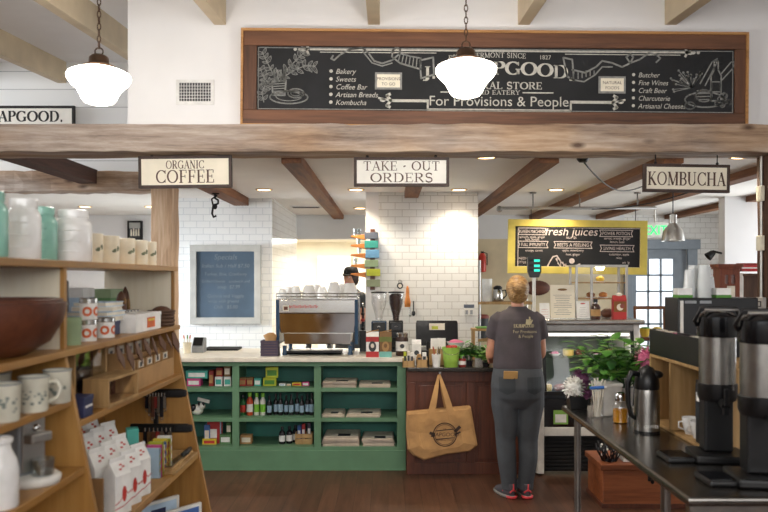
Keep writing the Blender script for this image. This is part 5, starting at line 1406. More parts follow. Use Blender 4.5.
for q, (dx, mt, lb) in enumerate(((-.17, 'pastry_yellow', 'yellow'), (-.02, 'white_ceramic', 'white'), (.15, 'leaf_light', 'green'))):
    solo('bowl', MB(mt).lathe([(0, 0), (.04, 0), (.075, .1), (.07, .1), (.035, .01), (0, .01)], n=18).mat(('leaf', 'pastry_yellow', 'pastry_yellow')[q]).ell((0, 0, .09), (.06, .06, .03), 10), lb + ' bowl on the cafe table by the glazed door', 'bowl', (3.3 + dx, 9.1, .9855), 0, 'bowls on the cafe table')

# red-brown cabinet by the pier
d = 7.5
t = thing('wooden_cabinet', 'tall red-brown wooden cabinet with small panes in front of the white pier', 'cabinet', (3.335, d, 0))
W = .2; H = Z(264, d)
MB('cabinet_red').bb(0, W, .02, .16, 0, H - .02).build('carcass', t)
MB('cabinet_red').bb(-.03, W + .03, -.02, .18, H - .03, H).bb(-.018, W + .018, -.008, .17, H - .05, H - .03).build('cornice', t, bev=.004)
dr = MB('cabinet_red').bb(.0, W, 0, .02, H - .11, H - .05).bb(0, .05, 0, .02, .1, H - .11).bb(W - .05, W, 0, .02, .1, H - .11).bb(.05, W - .05, 0, .02, H - .36, H - .2).bb(.05, W - .05, .006, .02, .1, H - .36).bb(W / 2 - .015, W / 2 + .015, 0, .02, H - .2, H - .11).build('door', t, bev=.003)
for x in (.05, W / 2 + .015): MB('clear_glass').bb(x, x + .035, .008, .012, H - .2, H - .11).build('pane', dr)
MB('paper').bb(.07, W - .05, -.002, .0, H - .33, H - .22).build('paper_note', t)
t = thing('dark_cabinet', 'narrow dark cabinet with a pale edge beside the red-brown cabinet', 'cabinet', (3.545, d + .02, 0))
MB('white_plastic').bb(0, .035, 0, .3, 0, 1.75).build('edge_panel', t)
MB('dark_post').bb(.036, .2, .02, .3, 0, 1.72).build('carcass', t)
MB('dark_post').bb(.03, .21, -.01, .3, 1.72, 1.745).build('top', t, bev=.003)
MB('black_iron').ell((.17, .012, 1.3), .01, 8).build('knob', t)
t = thing('red_tin', 'red tin with a white stripe on the narrow dark cabinet', 'tin', (3.665, d + .12, 1.766))
MB('red_card').bb(-.085, .085, -.06, .06, 0, .075).build('body', t, bev=.006)
MB('white_card').bb(-.086, .086, -.062, .062, .03, .042).build('stripe', t)
MB('deep_red').bb(-.087, .087, -.062, .062, .066, .085).build('lid', t, bev=.004)
t = thing('wall_lamp', 'small black spot lamp on the left edge of the white pier', 'lamp', (3.79, 8.48, 1.98))
MB('black_iron').tube([(0, 0, 0), (-.08, 0, .02), (-.1, 0, .0)], .012, 8).build('arm', t)
MB('black_iron').lathe([(.02, .05), (.035, .02), (.05, -.05), (.045, -.05), (0, .0)], (-.12, 0, -.01), 18, (0, .9, 0)).build('shade', t)
# electrical conduit on the side of the right post
t = thing('electrical_conduit', 'grey conduit with ivory boxes and a grey double socket on the right post', 'conduit', (2.737, 5.45, 1.4))
MB('aluminium').cyl((-.012, 0, .1), (-.012, 0, 1.19), .01, n=10).build('pipe', t)
for z in (.5, .86): MB('ivory').bb(-.035, -.004, -.035, .035, z, z + .11).build('junction_box', t, bev=.004)
MB('switch_plate').bb(-.03, -.004, -.06, .05, -.02, .16).build('socket_plate', t, bev=.005)
m = MB('black_plastic')
for z in (.025, .11):
    m.bb(-.032, -.03, -.035, .025, z - .02, z + .022)
m.mat('switch_plate')
for z in (.025, .11): m.bb(-.035, -.031, -.022, .012, z - .012, z + .014)
m.build('outlet', t)

# ---------------------------------------------------------------- people
def person(loc, label, shirt, jeans, cap=None, rz=0.0, shoes=True, detail=True):
    t = thing('person', label, 'person', loc, rz)
    vx = .007 if detail else .012
    b = MB('skin')
    # head, neck, trunk
    b.ell((0, .02, 1.605), (.074, .092, .105), 20)
    b.ell((0, .05, 1.555), (.056, .066, .06), 16)
    b.ell((0, .112, 1.592), (.013, .02, .02), 8).ell((0, .098, 1.548), (.024, .012, .008), 8)
    for q in (-1, 1): b.ell((q * .076, .01, 1.6), (.012, .02, .032), 10)
    b.cyl((0, -.005, 1.44), (0, .01, 1.56), .054, .05, 16)
    b.rings([(0, 0, .85, .16, .11), (0, 0, 1.0, .16, .11), (0, 0, 1.2, .16, .1), (0, 0, 1.36, .18, .09), (0, 0, 1.44, .1, .07)], 20)
    for q in (-1, 1):
        b.tube([(q * .155, 0, 1.4), (q * .185, .02, 1.3), (q * .208, .055, 1.15), (q * .212, .08, 1.11)], [.045, .05, .043, .044], 14)
        b.ell((q * .212, .08, 1.105), .044, 12)
        b.tube([(q * .212, .08, 1.105), (q * .2, .2, 1.07), (q * .165, .35, 1.025)], [.043, .038, .028], 14)
        b.ell((q * .155, .395, 1.01), (.04, .05, .019), 12, (-.2, 0, -q * .25))
        for k in range(4):
            fx = q * (.155 + (k - 1.5) * .019); L = (.052, .066, .07, .06)[k] if q < 0 else (.06, .07, .066, .052)[k]
            b.tube([(fx, .42, 1.012), (fx - q * .006, .42 + L * .55, 1.012), (fx - q * .01, .42 + L, .995), (fx - q * .012, .42 + L * 1.2, .975)], [.0105, .0095, .0085, .007], 8)
        b.tube([(q * .125, .37, 1.012), (q * .098, .40, 1.01), (q * .092, .435, 1.0)], [.012, .01, .0085], 8)
        b.tube([(q * .09, 0, .85), (q * .095, .0, .45), (q * .085, .01, .08)], [.08, .055, .04], 12)
        b.ell((q * .085, .06, .05), (.035, .1, .035), 10)
    b.build('body', t, remesh=vx, smooth=4)
    for q in (-1, 1): MB('white_ceramic').ell((q * .03, .098, 1.612), (.013, .008, .009), 10).mat('photo_dark').ell((q * .03, .105, 1.612), (.006, .003, .006), 8).build('eye', t)
    MB('petal_pink').ell((0, .108, 1.548), (.022, .006, .007), 10).build('mouth', t)
    # hair
    h = MB('hair' if not cap else 'hair_tie')
    h.ell((0, -.005, 1.622), (.097, .098, .102), 22)
    h.ell((0, -.03, 1.58), (.088, .07, .082), 18)
    if not cap:
        h.ell((.0, -.105, 1.63), (.066, .05, .05), 16).tube([(.03 * math.cos(a) * (1 - a / 16), -.135 + .02 * a / 9, 1.632 + .032 * math.sin(a) * (1 - a / 16)) for a in [2 * PI * k / 12 for k in range(20)]], .016, 8)
        for k in range(6): h.tube([(-.05 + .02 * k, -.09, 1.55 + .012 * (k % 2)), (-.03 + .012 * k, -.11, 1.59), (-.01 + .006 * k, -.12, 1.63)], .011, 6)
    hh = h.build('hair', t, remesh=.005, smooth=1)
    if not cap:
        MB('hair_tie').tube([(.05 * math.cos(a), -.068 - .012 * math.sin(a * 2), 1.625 + .048 * math.sin(a)) for a in [2 * PI * k / 20 for k in range(20)]], .006, 6, True).build('hair_tie', hh)
    else:
        MB(cap).rings([(0, 0, 1.63, .094, .104), (0, 0, 1.68, .093, .103), (0, 0, 1.73, .075, .085), (0, 0, 1.745, .03, .04)], 24).ell((0, .1, 1.64), (.075, .075, .01), 16).build('cap', t)
    # shirt
    s = MB(shirt)
    s.rings([(0, 0, 1.0, .208, .142), (0, 0, 1.05, .206, .142), (0, 0, 1.13, .198, .138), (0, .002, 1.22, .194, .132), (0, .002, 1.31, .198, .128), (0, 0, 1.38, .195, .118), (0, -.005, 1.43, .155, .095), (0, -.004, 1.463, .088, .072), (0, -.002, 1.476, .072, .064)], 28)
    for q in (-1, 1):
        s.tube([(q * .13, 0, 1.408), (q * .172, .005, 1.37), (q * .196, .02, 1.29), (q * .207, .035, 1.235)], [.05, .064, .063, .062], 18)
    s.tube([(.07 * math.cos(a), -.002 + .062 * math.sin(a), 1.474) for a in [2 * PI * k / 24 for k in range(24)]], .008, 8, True)
    so = s.build('shirt', t, remesh=vx + .001, smooth=5)
    # jeans
    j = MB(jeans)
    j.rings([(0, 0, .7, .15, .11), (0, -.01, .78, .215, .155), (0, -.015, .86, .226, .165), (0, -.008, .94, .216, .155), (0, 0, 1.01, .2, .14), (0, 0, 1.035, .197, .137)], 28)
    for q, lx in ((-1, -.095), (1, .092)):
        j.tube([(q * .11, -.01, .86), (q * .11, -.005, .72), (lx, .0, .58), (lx + q * .0 - .004, .008, .44), (lx - q * .004, -.008, .3), (lx - q * .024, .0, .1), (lx - q * .024, .0, .06)], [.11, .112, .098, .083, .079, .064, .066], 18)
    jo = j.build('jeans', t, remesh=vx + .001, smooth=4)
    if detail:
        for q in (-1, 1):
            pk = MB(jeans + '_dark' if jeans == 'denim' else jeans)
            pk.add([(q * .11 + a * .062, -.3, z) for a, z in ((-1, .945), (1, .945), (1, .84), (0, .815), (-1, .84))], [(0, 1, 2, 3, 4)])
            po = pk.build('pocket', jo)
            md = po.modifiers.new('cut', 'SUBSURF'); md.subdivision_type = 'SIMPLE'; md.levels = 3; md.render_levels = 3
            md = po.modifiers.new('wrap', 'SHRINKWRAP'); md.wrap_method = 'PROJECT'; md.use_project_y = True; md.use_project_z = False; md.use_positive_direction = True; md.target = jo; md.wrap_mode = 'ABOVE_SURFACE'; md.offset = .004
        MB('wallet').box((-.085, -.158, .965), (.115, .012, .06), (.12, .03, .0)).build('wallet', t, bev=.003)
        m = MB('shirt_print')
        m.serif('J.K.HAPGOOD', .03, 1.322, .026, -.4, 'C', .22, .09, .05, .82)
        m.sans('For Provisions', .04, 1.28, .034, -.4, 'CENTER').sans('& People', .045, 1.245, .034, -.4, 'CENTER')
        for a, b2, c2, dd in ((.06, 1.352, .085, 1.385), (.075, 1.352, .08, 1.398), (.05, 1.352, .055, 1.38), (.085, 1.35, .1, 1.375)): m.stroke([(a, b2), (c2, dd)], .012, -.4)
        m.dot(.07, 1.362, .022, -.4)
        pr = m.build('back_print', t)
        md = pr.modifiers.new('wrap', 'SHRINKWRAP'); md.wrap_method = 'PROJECT'; md.use_project_y = True; md.use_project_z = False; md.use_positive_direction = True; md.target = so; md.wrap_mode = 'ABOVE_SURFACE'; md.offset = .004
        pr.parent = so
    # shoes
    for q, lx, ang in ((-1, -.072, .45), (1, .068, .1)):
        R = Matrix.Translation((lx, -.015, 0)) @ Matrix.Rotation(ang, 4, 'Z')
        m = MB('shoe_grey'); m.T = R
        m.rings([(0, .07, .022, .048, .135), (0, .06, .05, .046, .122), (0, .03, .075, .042, .09), (0, .0, .1, .04, .062), (0, -.005, .115, .038, .054)], 18)
        sh = m.build('shoe', t, bev=0)
        m = MB('shoe_sole'); m.T = R; m.rings([(0, .07, 0, .046, .136), (0, .07, .012, .051, .142), (0, .07, .026, .05, .139)], 18); m.mat('shoe_red'); m.rings([(0, -.035, .004, .044, .04), (0, -.035, .022, .052, .04)], 12); m.build('sole', sh)
        m = MB('shoe_red'); m.T = R
        for k in range(3): m.tube([(-.046 + .004 * k, .03 + .03 * k, .045), (0, .05 + .03 * k, .096 - .014 * k), (.046 - .004 * k, .03 + .03 * k, .045)], .005, 6)
        m.tube([(-.03, -.05, .05), (0, -.064, .075), (.03, -.05, .05)], .006, 6); m.tube([(0, -.062, .06), (0, -.058, .115)], .007, 6)
        m.build('laces', sh)
    return t
person((X(517.5, 5.81), 5.81, 0), 'person seen from behind with blond bun, grey printed t-shirt and dark jeans at the counter', 'shirt', 'denim')
cook = person((X(351, 9.7), 9.7, 0), 'person in a black cap behind the espresso machine in the kitchen opening', 'photo_dark', 'photo_dark', 'black_matte', 2.6, True, False)
bpy.data.objects['person'].scale = (.93, 1, 1)
cook.scale = (1.05, 1.05, 1.06)
# ---------------------------------------------------------------- maple display shelves along the left
FX = lambda z: -1.11 if z > 1.44 else -1.11 + .2 * (1.44 - z)      # front edge, leaning out towards the floor
BX = -1.47
YA, YB, YC = 1.12, 2.57, 3.88
ds = thing('display_shelf', 'long maple display shelf with leaning front uprights at the left edge', 'shelf', (0, 0, 0))
def upright_panel(y, thick=.022):
    prof = [(BX, 0), (FX(0), 0), (FX(1.44), 1.44), (FX(1.44), 1.452), (BX, 1.452)]
    MB('maple_upright').prism(prof, lambda u, v, w_: (u, y - thick / 2 + w_, v), thick).build('upright', ds, bev=.002)
    MB('pale_ply').bb(BX, -1.125, y - thick / 2, y + thick / 2, 1.452, 1.735).mat('maple_upright').bb(-1.125, -1.11, y - thick / 2, y + thick / 2, 1.452, 1.735).build('upper_upright', ds)
for y in (YA, YB, YC): upright_panel(y)
def shelf_board(y0, y1, z, th=.024, out=0.0, back=BX):
    MB('maple').bb(back, FX(z) - .004 + out, y0 + .012, y1 - .012, z - th, z).build('shelf_board', ds, bev=.003)
S1, S2 = 1.76, 1.455
MB('maple').bb(BX, -1.10, YA - .02, YC + .03, S1 - .025, S1).build('shelf_board', ds, bev=.003)
MB('maple').bb(BX, -1.085, YA - .02, YC + .02, S2 - .022, S2 + .001).build('shelf_board', ds, bev=.003)
NB3, NB4, FB3, FB4, FB5 = 1.285, 1.055, 1.205, .79, .43
shelf_board(YA, YB, NB3); shelf_board(YA, YB, NB4); shelf_board(YA, YB, .7)
shelf_board(YB, YC, FB3); shelf_board(YB, YC, FB4); shelf_board(YB, YC, FB5)
shelf_board(YA, YC, .1)
MB('maple_upright').bb(BX - .012, BX, YA, YC, .05, 1.44).build('back_panel', ds)
m = MB('black_matte')
for k in range(4): m.cyl((-1.22, YB - .0125, 1.13 + .032 * k), (-1.22, YB - .0105, 1.13 + .032 * k), .004, n=8)
m.build('peg_holes', ds)

# jars on the top shelf
def mason(name, label, x, y, r, h, mat, wide=.78):
    t = thing(name, label, 'jar', (x, y, S1), 0, None)
    MB(mat).lathe([(0, 0), (r * .9, 0), (r, r * .12), (r, h * .68), (r * .97, h * .74), (r * (wide + .06), h * .81), (r * wide, h * .83), (r * wide, h * .85)], n=32).build('body', t)
    m = MB(mat).lathe([(r * wide, h * .85), (r * (wide + .04), h * .86), (r * (wide + .04), h * .985), (r * (wide - .02), h), (r * (wide - .1), h), (r * (wide - .12), h * .9), (0, h * .88)], n=32)
    m.build('rim', t)
    m = MB(mat)
    for k in range(3): m.tube([(r * 1.0 * math.cos(a), r * math.sin(a), h * (.2 + .2 * k)) for a in [-PI / 2 - .8 + 1.6 * q / 10 for q in range(11)]], .0025, 5)
    m.build('relief', t)
mason('ceramic_jar', 'wide white ceramic jar on the top shelf at the divider', -1.205, 2.86, .068, .2, 'white_ceramic')
mason('ceramic_jar', 'aqua jar between the two white jars on the top shelf', -1.275, 2.74, .058, .2, 'aqua_ceramic')
mason('ceramic_jar', 'tall white jar between the two aqua jars on the top shelf', -1.2, 2.46, .053, .2, 'white_ceramic')
mason('ceramic_jar', 'aqua jar cut by the left edge of the photo on the top shelf', -1.2, 2.24, .056, .2, 'aqua_ceramic')
mason('storage_jar', 'beige jar tucked behind the wide white jar on the top shelf', -1.39, 3.1, .05, .185, 'cream_ceramic')
for i, (y, r) in enumerate(((3.1, .036), (3.27, .038), (3.47, .043), (3.65, .041), (3.8, .041))):
    t = thing('canister', ordn[i] + ' cream cup with a small green emblem, counted from the wide white jar', 'cup', (-1.22 + .004 * (i % 2), y, S1), 0, 'cream cups on the top shelf')
    MB('cream_ceramic').lathe([(0, 0), (r * .95, 0), (r, .006), (r, .122), (r * .93, .124), (r * .9, .01), (0, .008)], n=26).build('body', t)
    m = MB('emblem_green'); ca = math.radians(-28)
    for a, z, w_, h_ in ((0, .062, .016, .006), (.25, .07, .008, .009), (-.3, .056, .01, .006)):
        pts = []
        for k in range(10):
            q = 2 * PI * k / 10; aa = ca + a + w_ / r * math.cos(q); pts.append(((r + .0008) * math.cos(aa), (r + .0008) * math.sin(aa), z + h_ * math.sin(q)))
        m.add(pts, [tuple(range(10))])
    m.build('emblem', t)

# wooden bowls
for k, (z, R, lb) in enumerate(((0, .236, 'large dark wooden bowl on the second shelf'), (.014, .226, 'dark wooden bowl nested inside the large wooden bowl'))):
    solo('wooden_bowl', MB('walnut').lathe([(0, .004), (.1, 0), (.12, .004), (R * .8, .045), (R * .94, .1), (R * .985, .13), (R, .168 - .004 * k), (R - .011, .17 - .004 * k), (R * .93, .12), (R * .78, .06), (.1, .016), (0, .014)], n=44), lb, 'bowl', (-1.25, 2.31, S2 + .001 + z), .4 * k, 'nested wooden bowls')

# second shelf, far bay: tins, boxes
def tin(label, x, y, z, r=.032, h=.083):
    t = thing('coffee_tin', label, 'tin', (x, y, z), -.5, 'white tins with orange rings')
    MB('white_card').lathe([(0, 0), (r, 0), (r, h * .76)], n=28).build('body', t)
    MB('steel').lathe([(r * 1.0, h * .76), (r * 1.05, h * .78), (r * 1.05, h * .97), (r * .95, h), (0, h)], n=28).build('lid', t)
    m = MB('orange_print')
    def dec(a0, z0, ra, rb, m):
        n = 18; outp = []; inn = []
        for k in range(n):
            q = 2 * PI * k / n
            outp.append(((r + .0008) * math.cos(a0 + ra / r * math.cos(q)), (r + .0008) * math.sin(a0 + ra / r * math.cos(q)), z0 + ra * math.sin(q)))
            inn.append(((r + .0008) * math.cos(a0 + rb / r * math.cos(q)), (r + .0008) * math.sin(a0 + rb / r * math.cos(q)), z0 + rb * math.sin(q)))
        m.add(outp + inn, [(k, (k + 1) % n, n + (k + 1) % n, n + k) for k in range(n)])
    dec(-.85, h * .38, .0185, .009, m); dec(.4, h * .38, .0185, .009, m)
    m.build('ring_print', t)
tin('white tin with orange ring, lower of the stacked pair', -1.165, 2.9, S2 + .001)
tin('white tin with orange ring, stacked on top of another tin', -1.163, 2.9, S2 + .0845)
tin('white tin with orange ring standing alone beside the pair', -1.16, 3.07, S2 + .001, .034)
solo('cream_cup', MB('lime_bucket').lathe([(0, 0), (.028, 0), (.031, .1), (.029, .1), (.026, .006), (0, .006)], n=22), 'pale green cup behind the pair of white tins', 'cup', (-1.15, 2.725, S2 + .001)).data.materials[0] = MATS['sage_block']
carton('leather_case', 'dark brown case with a pale tag leaning at the divider above the white tins', 'case', -1.29, 2.8, S2, .05, .09, .13, 'leather', 'paper', None, -.6)
t = thing('storage_crate', 'grey fabric crate on the second shelf behind the tins', 'crate', (-1.405, 3.1, S2))
MB('grey_crate').bb(-.05, .05, -.075, .075, 0, .235).build('body', t, bev=.006)
MB('grey_plastic').bb(-.0505, .0505, -.0755, .0755, .13, .142).build('band', t)
def flat_box(name, label, cat, x, y, z, w, l, h, mats, rz=0, group=None, lab=None):
    t = thing(name, label, cat, (x, y, z), rz, group)
    MB(mats[0]).bb(-w / 2, w / 2, -l / 2, l / 2, 0, h * .8).build('body', t, bev=.002)
    MB(mats[1]).bb(-w / 2 - .002, w / 2 + .002, -l / 2 - .002, l / 2 + .002, h * .78, h).build('lid', t, bev=.002)
    if lab: MB(lab).bb(w / 2 + .0005, w / 2 + .0025, -l * .08, l * .22, h * .18, h * .75).build('label_panel', t)
    return t
t = flat_box('gift_box', 'long white carton with an orange square label on the second shelf', 'box', -1.175, 3.47, S2 + .001, .13, .36, .082, ('white_card', 'white_card'), 0, None, 'orange_print')
t2 = t
MB('pastry_yellow').bb(.0655, .068, -.02, .07, .045, .055).build('label_stripe', t)
flat_box('gift_box', 'navy box under the leaning white books on the second shelf', 'box', -1.25, 3.2, S2 + .001, .16, .12, .06, ('navy_card', 'navy_card'))
for k, (z, rz, w, l) in enumerate(((.062, .05, .19, .2), (.083, -.05, .18, .19), (.104, .12, .17, .18), (.123, -.1, .15, .17))):
    solo('book', MB('paper').bb(-w / 2 + .004, w / 2 - .004, -l / 2 + .003, l / 2 - .003, .002, .018).mat(('white_card', 'light_blue', 'white_card', 'light_blue')[k]).bb(-w / 2, w / 2, -l / 2, l / 2, 0, .003).bb(-w / 2, w / 2, -l / 2, l / 2, .017, .02).bb(-w / 2, -w / 2 + .004, -l / 2, l / 2, 0, .02),
         ('lowest', 'second', 'third', 'topmost')[k] + ' pale book of the pile behind the navy box', 'book', (-1.255, 3.21 + .01 * k, S2 + z), rz, 'pale books on the second shelf', bev=.001)
flat_box('gift_box', 'tall green box at the back of the second shelf', 'box', -1.39, 3.66, S2 + .001, .12, .16, .19, ('green_card', 'sage_block'))
flat_box('gift_box', 'pale blue box at the back of the second shelf beside the green box', 'box', -1.405, 3.38, S2 + .001, .1, .13, .2, ('light_blue', 'white_card'))
for k, (y, x, lb) in enumerate(((3.47, -1.24, 'dark carved wooden figure left on the white carton'), (3.78, -1.33, 'dark carved wooden figure at the cream end panel'))):
    t = thing('carved_figure', lb, 'figure', (x, y, S2 + (.0835 if k == 0 else .001)), 0, 'dark carved figures')
    H = .1 if k == 0 else .2
    MB('leather').rings([(0, 0, 0, .022, .02), (0, 0, H * .15, .026, .022), (0, 0, H * .6, .024, .02), (0, 0, H * .85, .016, .014), (0, 0, H, .004, .004)], 16).build('body', t)
    MB('kraft_dark').ell((.02, -.01, H * .55), (.008, .012, H * .16), 10).build('carving', t)
t = thing('striped_basket', 'purple and white striped low basket on the second shelf', 'basket', (-1.33, 3.66, S2 + .001))
MB('wicker').bb(-.07, .07, -.1, .1, 0, .05).build('body', t, bev=.004)
m = MB('plum')
for k in range(9):
    m.mat('white_card' if k % 2 else 'navy_card').bb(-.073, .073, -.105 + .0235 * k, -.105 + .0235 * (k + 1) - .001, .05, .085)
m.build('striped_lid', t)
t = thing('dark_basket', 'dark brown woven basket at the far end of the second shelf', 'basket', (-1.15, 3.79, S2 + .001))
m = MB('wicker')
for k in range(4): m.lathe([(.06 + .002 * (k % 2), .002 + k * .018), (.066 + .002 * (k % 2), .01 + k * .018), (.06 + .002 * (k % 2), .019 + k * .018)], n=22)
m.lathe([(0, .003), (.06, .003)], n=22).tube([(.064 * math.cos(a), .064 * math.sin(a), .076) for a in [2 * PI * k / 22 for k in range(22)]], .006, 6, True)
m.build('woven_wall', t)
MB('leather').ell((0, 0, .072), (.05, .05, .03), 12).build('contents', t)

# leather strips hanging from the front of the second shelf
rnd = random.Random(11)
for i in range(8):
    y = 2.98 + .11 * i
    L = rnd.uniform(.07, .12); m = MB('leather')
    m.add([(-.006, -.014, 0), (-.006, .014, 0), (.012, .03, -L * .55), (.01, -.026, -L * .5), (.022, .004, -L), (-.012, -.012, .0), (-.012, .012, 0), (.004, .028, -L * .55), (.002, -.028, -L * .5)],
          [(0, 1, 2, 3), (3, 2, 4), (6, 5, 8, 7), (7, 8, 4), (0, 3, 8, 5), (1, 6, 7, 2), (2, 7, 4), (3, 4, 8), (0, 5, 6, 1)])
    m.tube([(-.009, 0, 0), (-.009, 0, .006)], .004, 5)
    solo('leather_charm', m, ordn[i] + ' brown leather charm hanging under the second shelf, counted from the divider', 'charm', (-1.072, y, S2 - .03), rnd.uniform(-.3, .3), 'leather charms under the shelf')

# far bay, third shelf: shadow boxes, label rack
def shadow_box(label, x, y, z, w, l, h, rz=0):
    t = thing('shadow_box', label, 'shadow box', (x, y, z), rz, None)
    k = .012
    m = MB('crate_wood').bb(-w / 2, w / 2, -l / 2, l / 2, 0, k).bb(-w / 2, w / 2, -l / 2, l / 2, h - k, h).bb(-w / 2, w / 2, -l / 2, -l / 2 + k, k, h - k).bb(-w / 2, w / 2, l / 2 - k, l / 2, k, h - k)
    m.build('frame', t, bev=.002)
    MB('leather').bb(-w / 2, -w / 2 + .005, -l / 2 + k, l / 2 - k, k, h - k).build('backing', t)
    MB('clear_glass').bb(w / 2 - .004, w / 2 - .002, -l / 2 + k, l / 2 - k, k, h - k).build('pane', t)
    m = MB('bottle_dark').ell((-w / 2 + .025, 0, h * .5), (.016, l * .26, h * .2), 12, (.3, 0, 0))
    for q in (-1, 1):
        m.ell((-w / 2 + .02, q * l * .16, h * .56), (.004, l * .16, h * .2), 10, (q * .4, 0, 0))
        for k2 in range(3): m.tube([(-w / 2 + .025, q * l * .05 * k2, h * .5), (-w / 2 + .02, q * l * (.12 + .07 * k2), h * .22)], .003, 5)
    m.build('specimen', t)
shadow_box('lower glazed wooden shadow box at the front of the third shelf', -1.105, 2.99, FB3, .1, .3, .11, -.05)
shadow_box('upper glazed wooden shadow box with a dark specimen standing behind the other', -1.2, 2.95, FB3, .06, .3, .225, -.03)
t = flat_box('gift_box', 'little navy box at the divider on the third shelf', 'box', -1.1, 2.67, FB3, .06, .08, .075, ('navy_card', 'navy_card'))
MB('white_card').bb(.0305, .032, -.03, .03, .035, .042).build('stripe', t)
carton('spice_box', 'dark box behind the little navy box on the third shelf', 'box', -1.18, 2.66, FB3, .06, .07, .12, 'bottle_dark', 'white_card')
t = thing('card_rack', 'tan rack holding rows of little kraft packets on the third shelf', 'rack', (-1.2, 3.52, FB3))
MB('kraft').bb(-.09, .1, -.32, .32, 0, .012).bb(-.09, -.08, -.32, .32, .012, .21).bb(-.09, .1, -.32, -.31, .012, .17).bb(-.09, .1, .31, .32, .012, .17).bb(.09, .1, -.31, .31, .012, .09).bb(.02, .028, -.31, .31, .012, .14).build('body', t, bev=.002)
for r_, (xx, z0, hh) in enumerate(((.06, .013, .115), (-.03, .013, .185))):
    for k in range(5):
        y = -.25 + .122 * k
        q = thing('seed_packet', ordn[k] + ' kraft packet in the ' + ('front' if not r_ else 'rear') + ' row of the tan rack', 'packet', (-1.2 + xx, 3.52 + y, FB3 + z0), 0, 'kraft packets in the tan rack')
        MB('kraft').bb(-.018, .018, -.05, .05, 0, hh).build('body', q, bev=.003)
        MB('paper').bb(.018, .0195, -.033, .033, hh * .68, hh * .95).mat('photo_dark').bb(.0195, .0203, -.018, .012, hh * .72, hh * .88).build('label_panel', q)

# tools hanging on two magnetic bars of the far end panel
ye = YC - .011
for k, (z, x0, x1, lb) in enumerate(((1.105, -1.32, -1.06, 'upper black magnetic bar on the far end panel of the display shelf'), (.925, -1.33, -1.03, 'lower black magnetic bar on the far end panel of the display shelf'))):
    t = thing('magnetic_bar', lb, 'bar', ((x0 + x1) / 2, ye, z), 0, 'magnetic bars')
    w = (x1 - x0) / 2
    MB('black_plastic').bb(-w, w, -.022, 0, -.022, .022).build('bar', t, bev=.005)
    MB('black_matte').bb(w - .07, w + .02, -.03, -.001, -.018, .018).build('end_grip', t, bev=.008)
    for q in range(7):
        x = x0 + .08 + (x1 - x0 - .17) * q / 6; L = .06 + .022 * (q % 3)
        mt = ('bottle_dark', 'steel', 'walnut', 'deep_red', 'steel', 'bottle_dark', 'steel')[q]
        m = MB(mt).bb(-.009, .009, -.008, .0, -L, .0).mat('steel').cyl((0, -.004, -.0), (0, -.004, .02), .005, n=8).tube([(.008 * math.cos(a), -.004, -L - .008 + .008 * math.sin(a)) for a in [2 * PI * i / 10 for i in range(10)]], .0022, 5, True)
        solo('key_tool', m, ordn[q] + ' small tool from the left on the ' + ('upper' if k == 0 else 'lower') + ' magnetic bar', 'tool', (x, ye - .0225, z - .015), 0, 'small tools on the magnetic bars')
t = thing('measuring_stick', 'black upright bar between the two magnetic bars on the end panel', 'bar', (-1.2, ye, .9))
MB('black_plastic').bb(-.012, .012, -.012, 0, -.04, .19).build('bar', t, bev=.003)

# far bay, fourth shelf: milk-carton bags in a tray, booklets, board and knife
t = thing('wooden_tray', 'open brown wooden tray holding the white candy cartons', 'tray', (-1.17, 3.05, FB4))
MB('kraft').bb(-.2, .2, -.3, .28, 0, .012).build('base', t)
MB('kraft_dark').bb(-.2, .12, -.3, -.288, .012, .17).build('end_panel', t, bev=.003)
MB('kraft').bb(-.2, -.19, -.288, .28, .012, .19).build('back_panel', t, bev=.003)
MB('kraft').bb(.19, .2, -.288, .28, .012, .022).build('front_panel', t, bev=.002)
def milk_carton(label, loc, h, first=None):
    t = thing('candy_carton', label, 'carton', loc, -.38, 'white candy cartons with red print')
    w, dp = .043, .033
    MB('white_card').add([(-dp, -w, 0), (dp, -w, 0), (dp, w, 0), (-dp, w, 0), (-dp, -w, h * .7), (dp, -w, h * .7), (dp, w, h * .7), (-dp, w, h * .7), (-.003, -w, h * .92), (.003, -w, h * .92), (.003, w, h * .92), (-.003, w, h * .92), (-.003, -w, h), (.003, -w, h), (.003, w, h), (-.003, w, h)],
        [(3, 2, 1, 0), (0, 1, 5, 4), (1, 2, 6, 5), (2, 3, 7, 6), (3, 0, 4, 7), (5, 6, 10, 9), (7, 4, 8, 11), (4, 5, 9, 8), (6, 7, 11, 10), (9, 10, 14, 13), (11, 8, 12, 15), (8, 9, 13, 12), (10, 11, 15, 14), (12, 13, 14, 15)]).build('body', t, bev=.002)
    m = MB('red_print'); x = dp + .0008
    m.add([(x, .012 * math.cos(2 * PI * k / 14) + .004, h * .36 + .03 * math.sin(2 * PI * k / 14)) for k in range(14)], [tuple(range(14))])
    for pts in ([(-.045, .2), (-.02, .24), (.0, .33)], [(.008, .4), (.025, .34), (.045, .38)], [(-.045, .12), (.0, .14), (.045, .22)]):
        for (a, b2), (c2, d2) in zip(pts, pts[1:]):
            m.add([(x, a, b2 * h), (x, c2, d2 * h), (x, c2, d2 * h + .004), (x, a, b2 * h + .004)], [(0, 1, 2, 3)])
    def on_roof(yy, k): return (dp + (.003 - dp) * k + .001, yy, h * (.7 + .22 * k) + .0006)
    for a, k in ((-.012, .35), (.008, .5), (-.002, .66)):
        m.add([on_roof(a, k), on_roof(a + .014, k), on_roof(a + .014, k + .12), on_roof(a, k + .12)], [(0, 1, 2, 3)])
    m.build('red_print', t)
    return t
k = 0
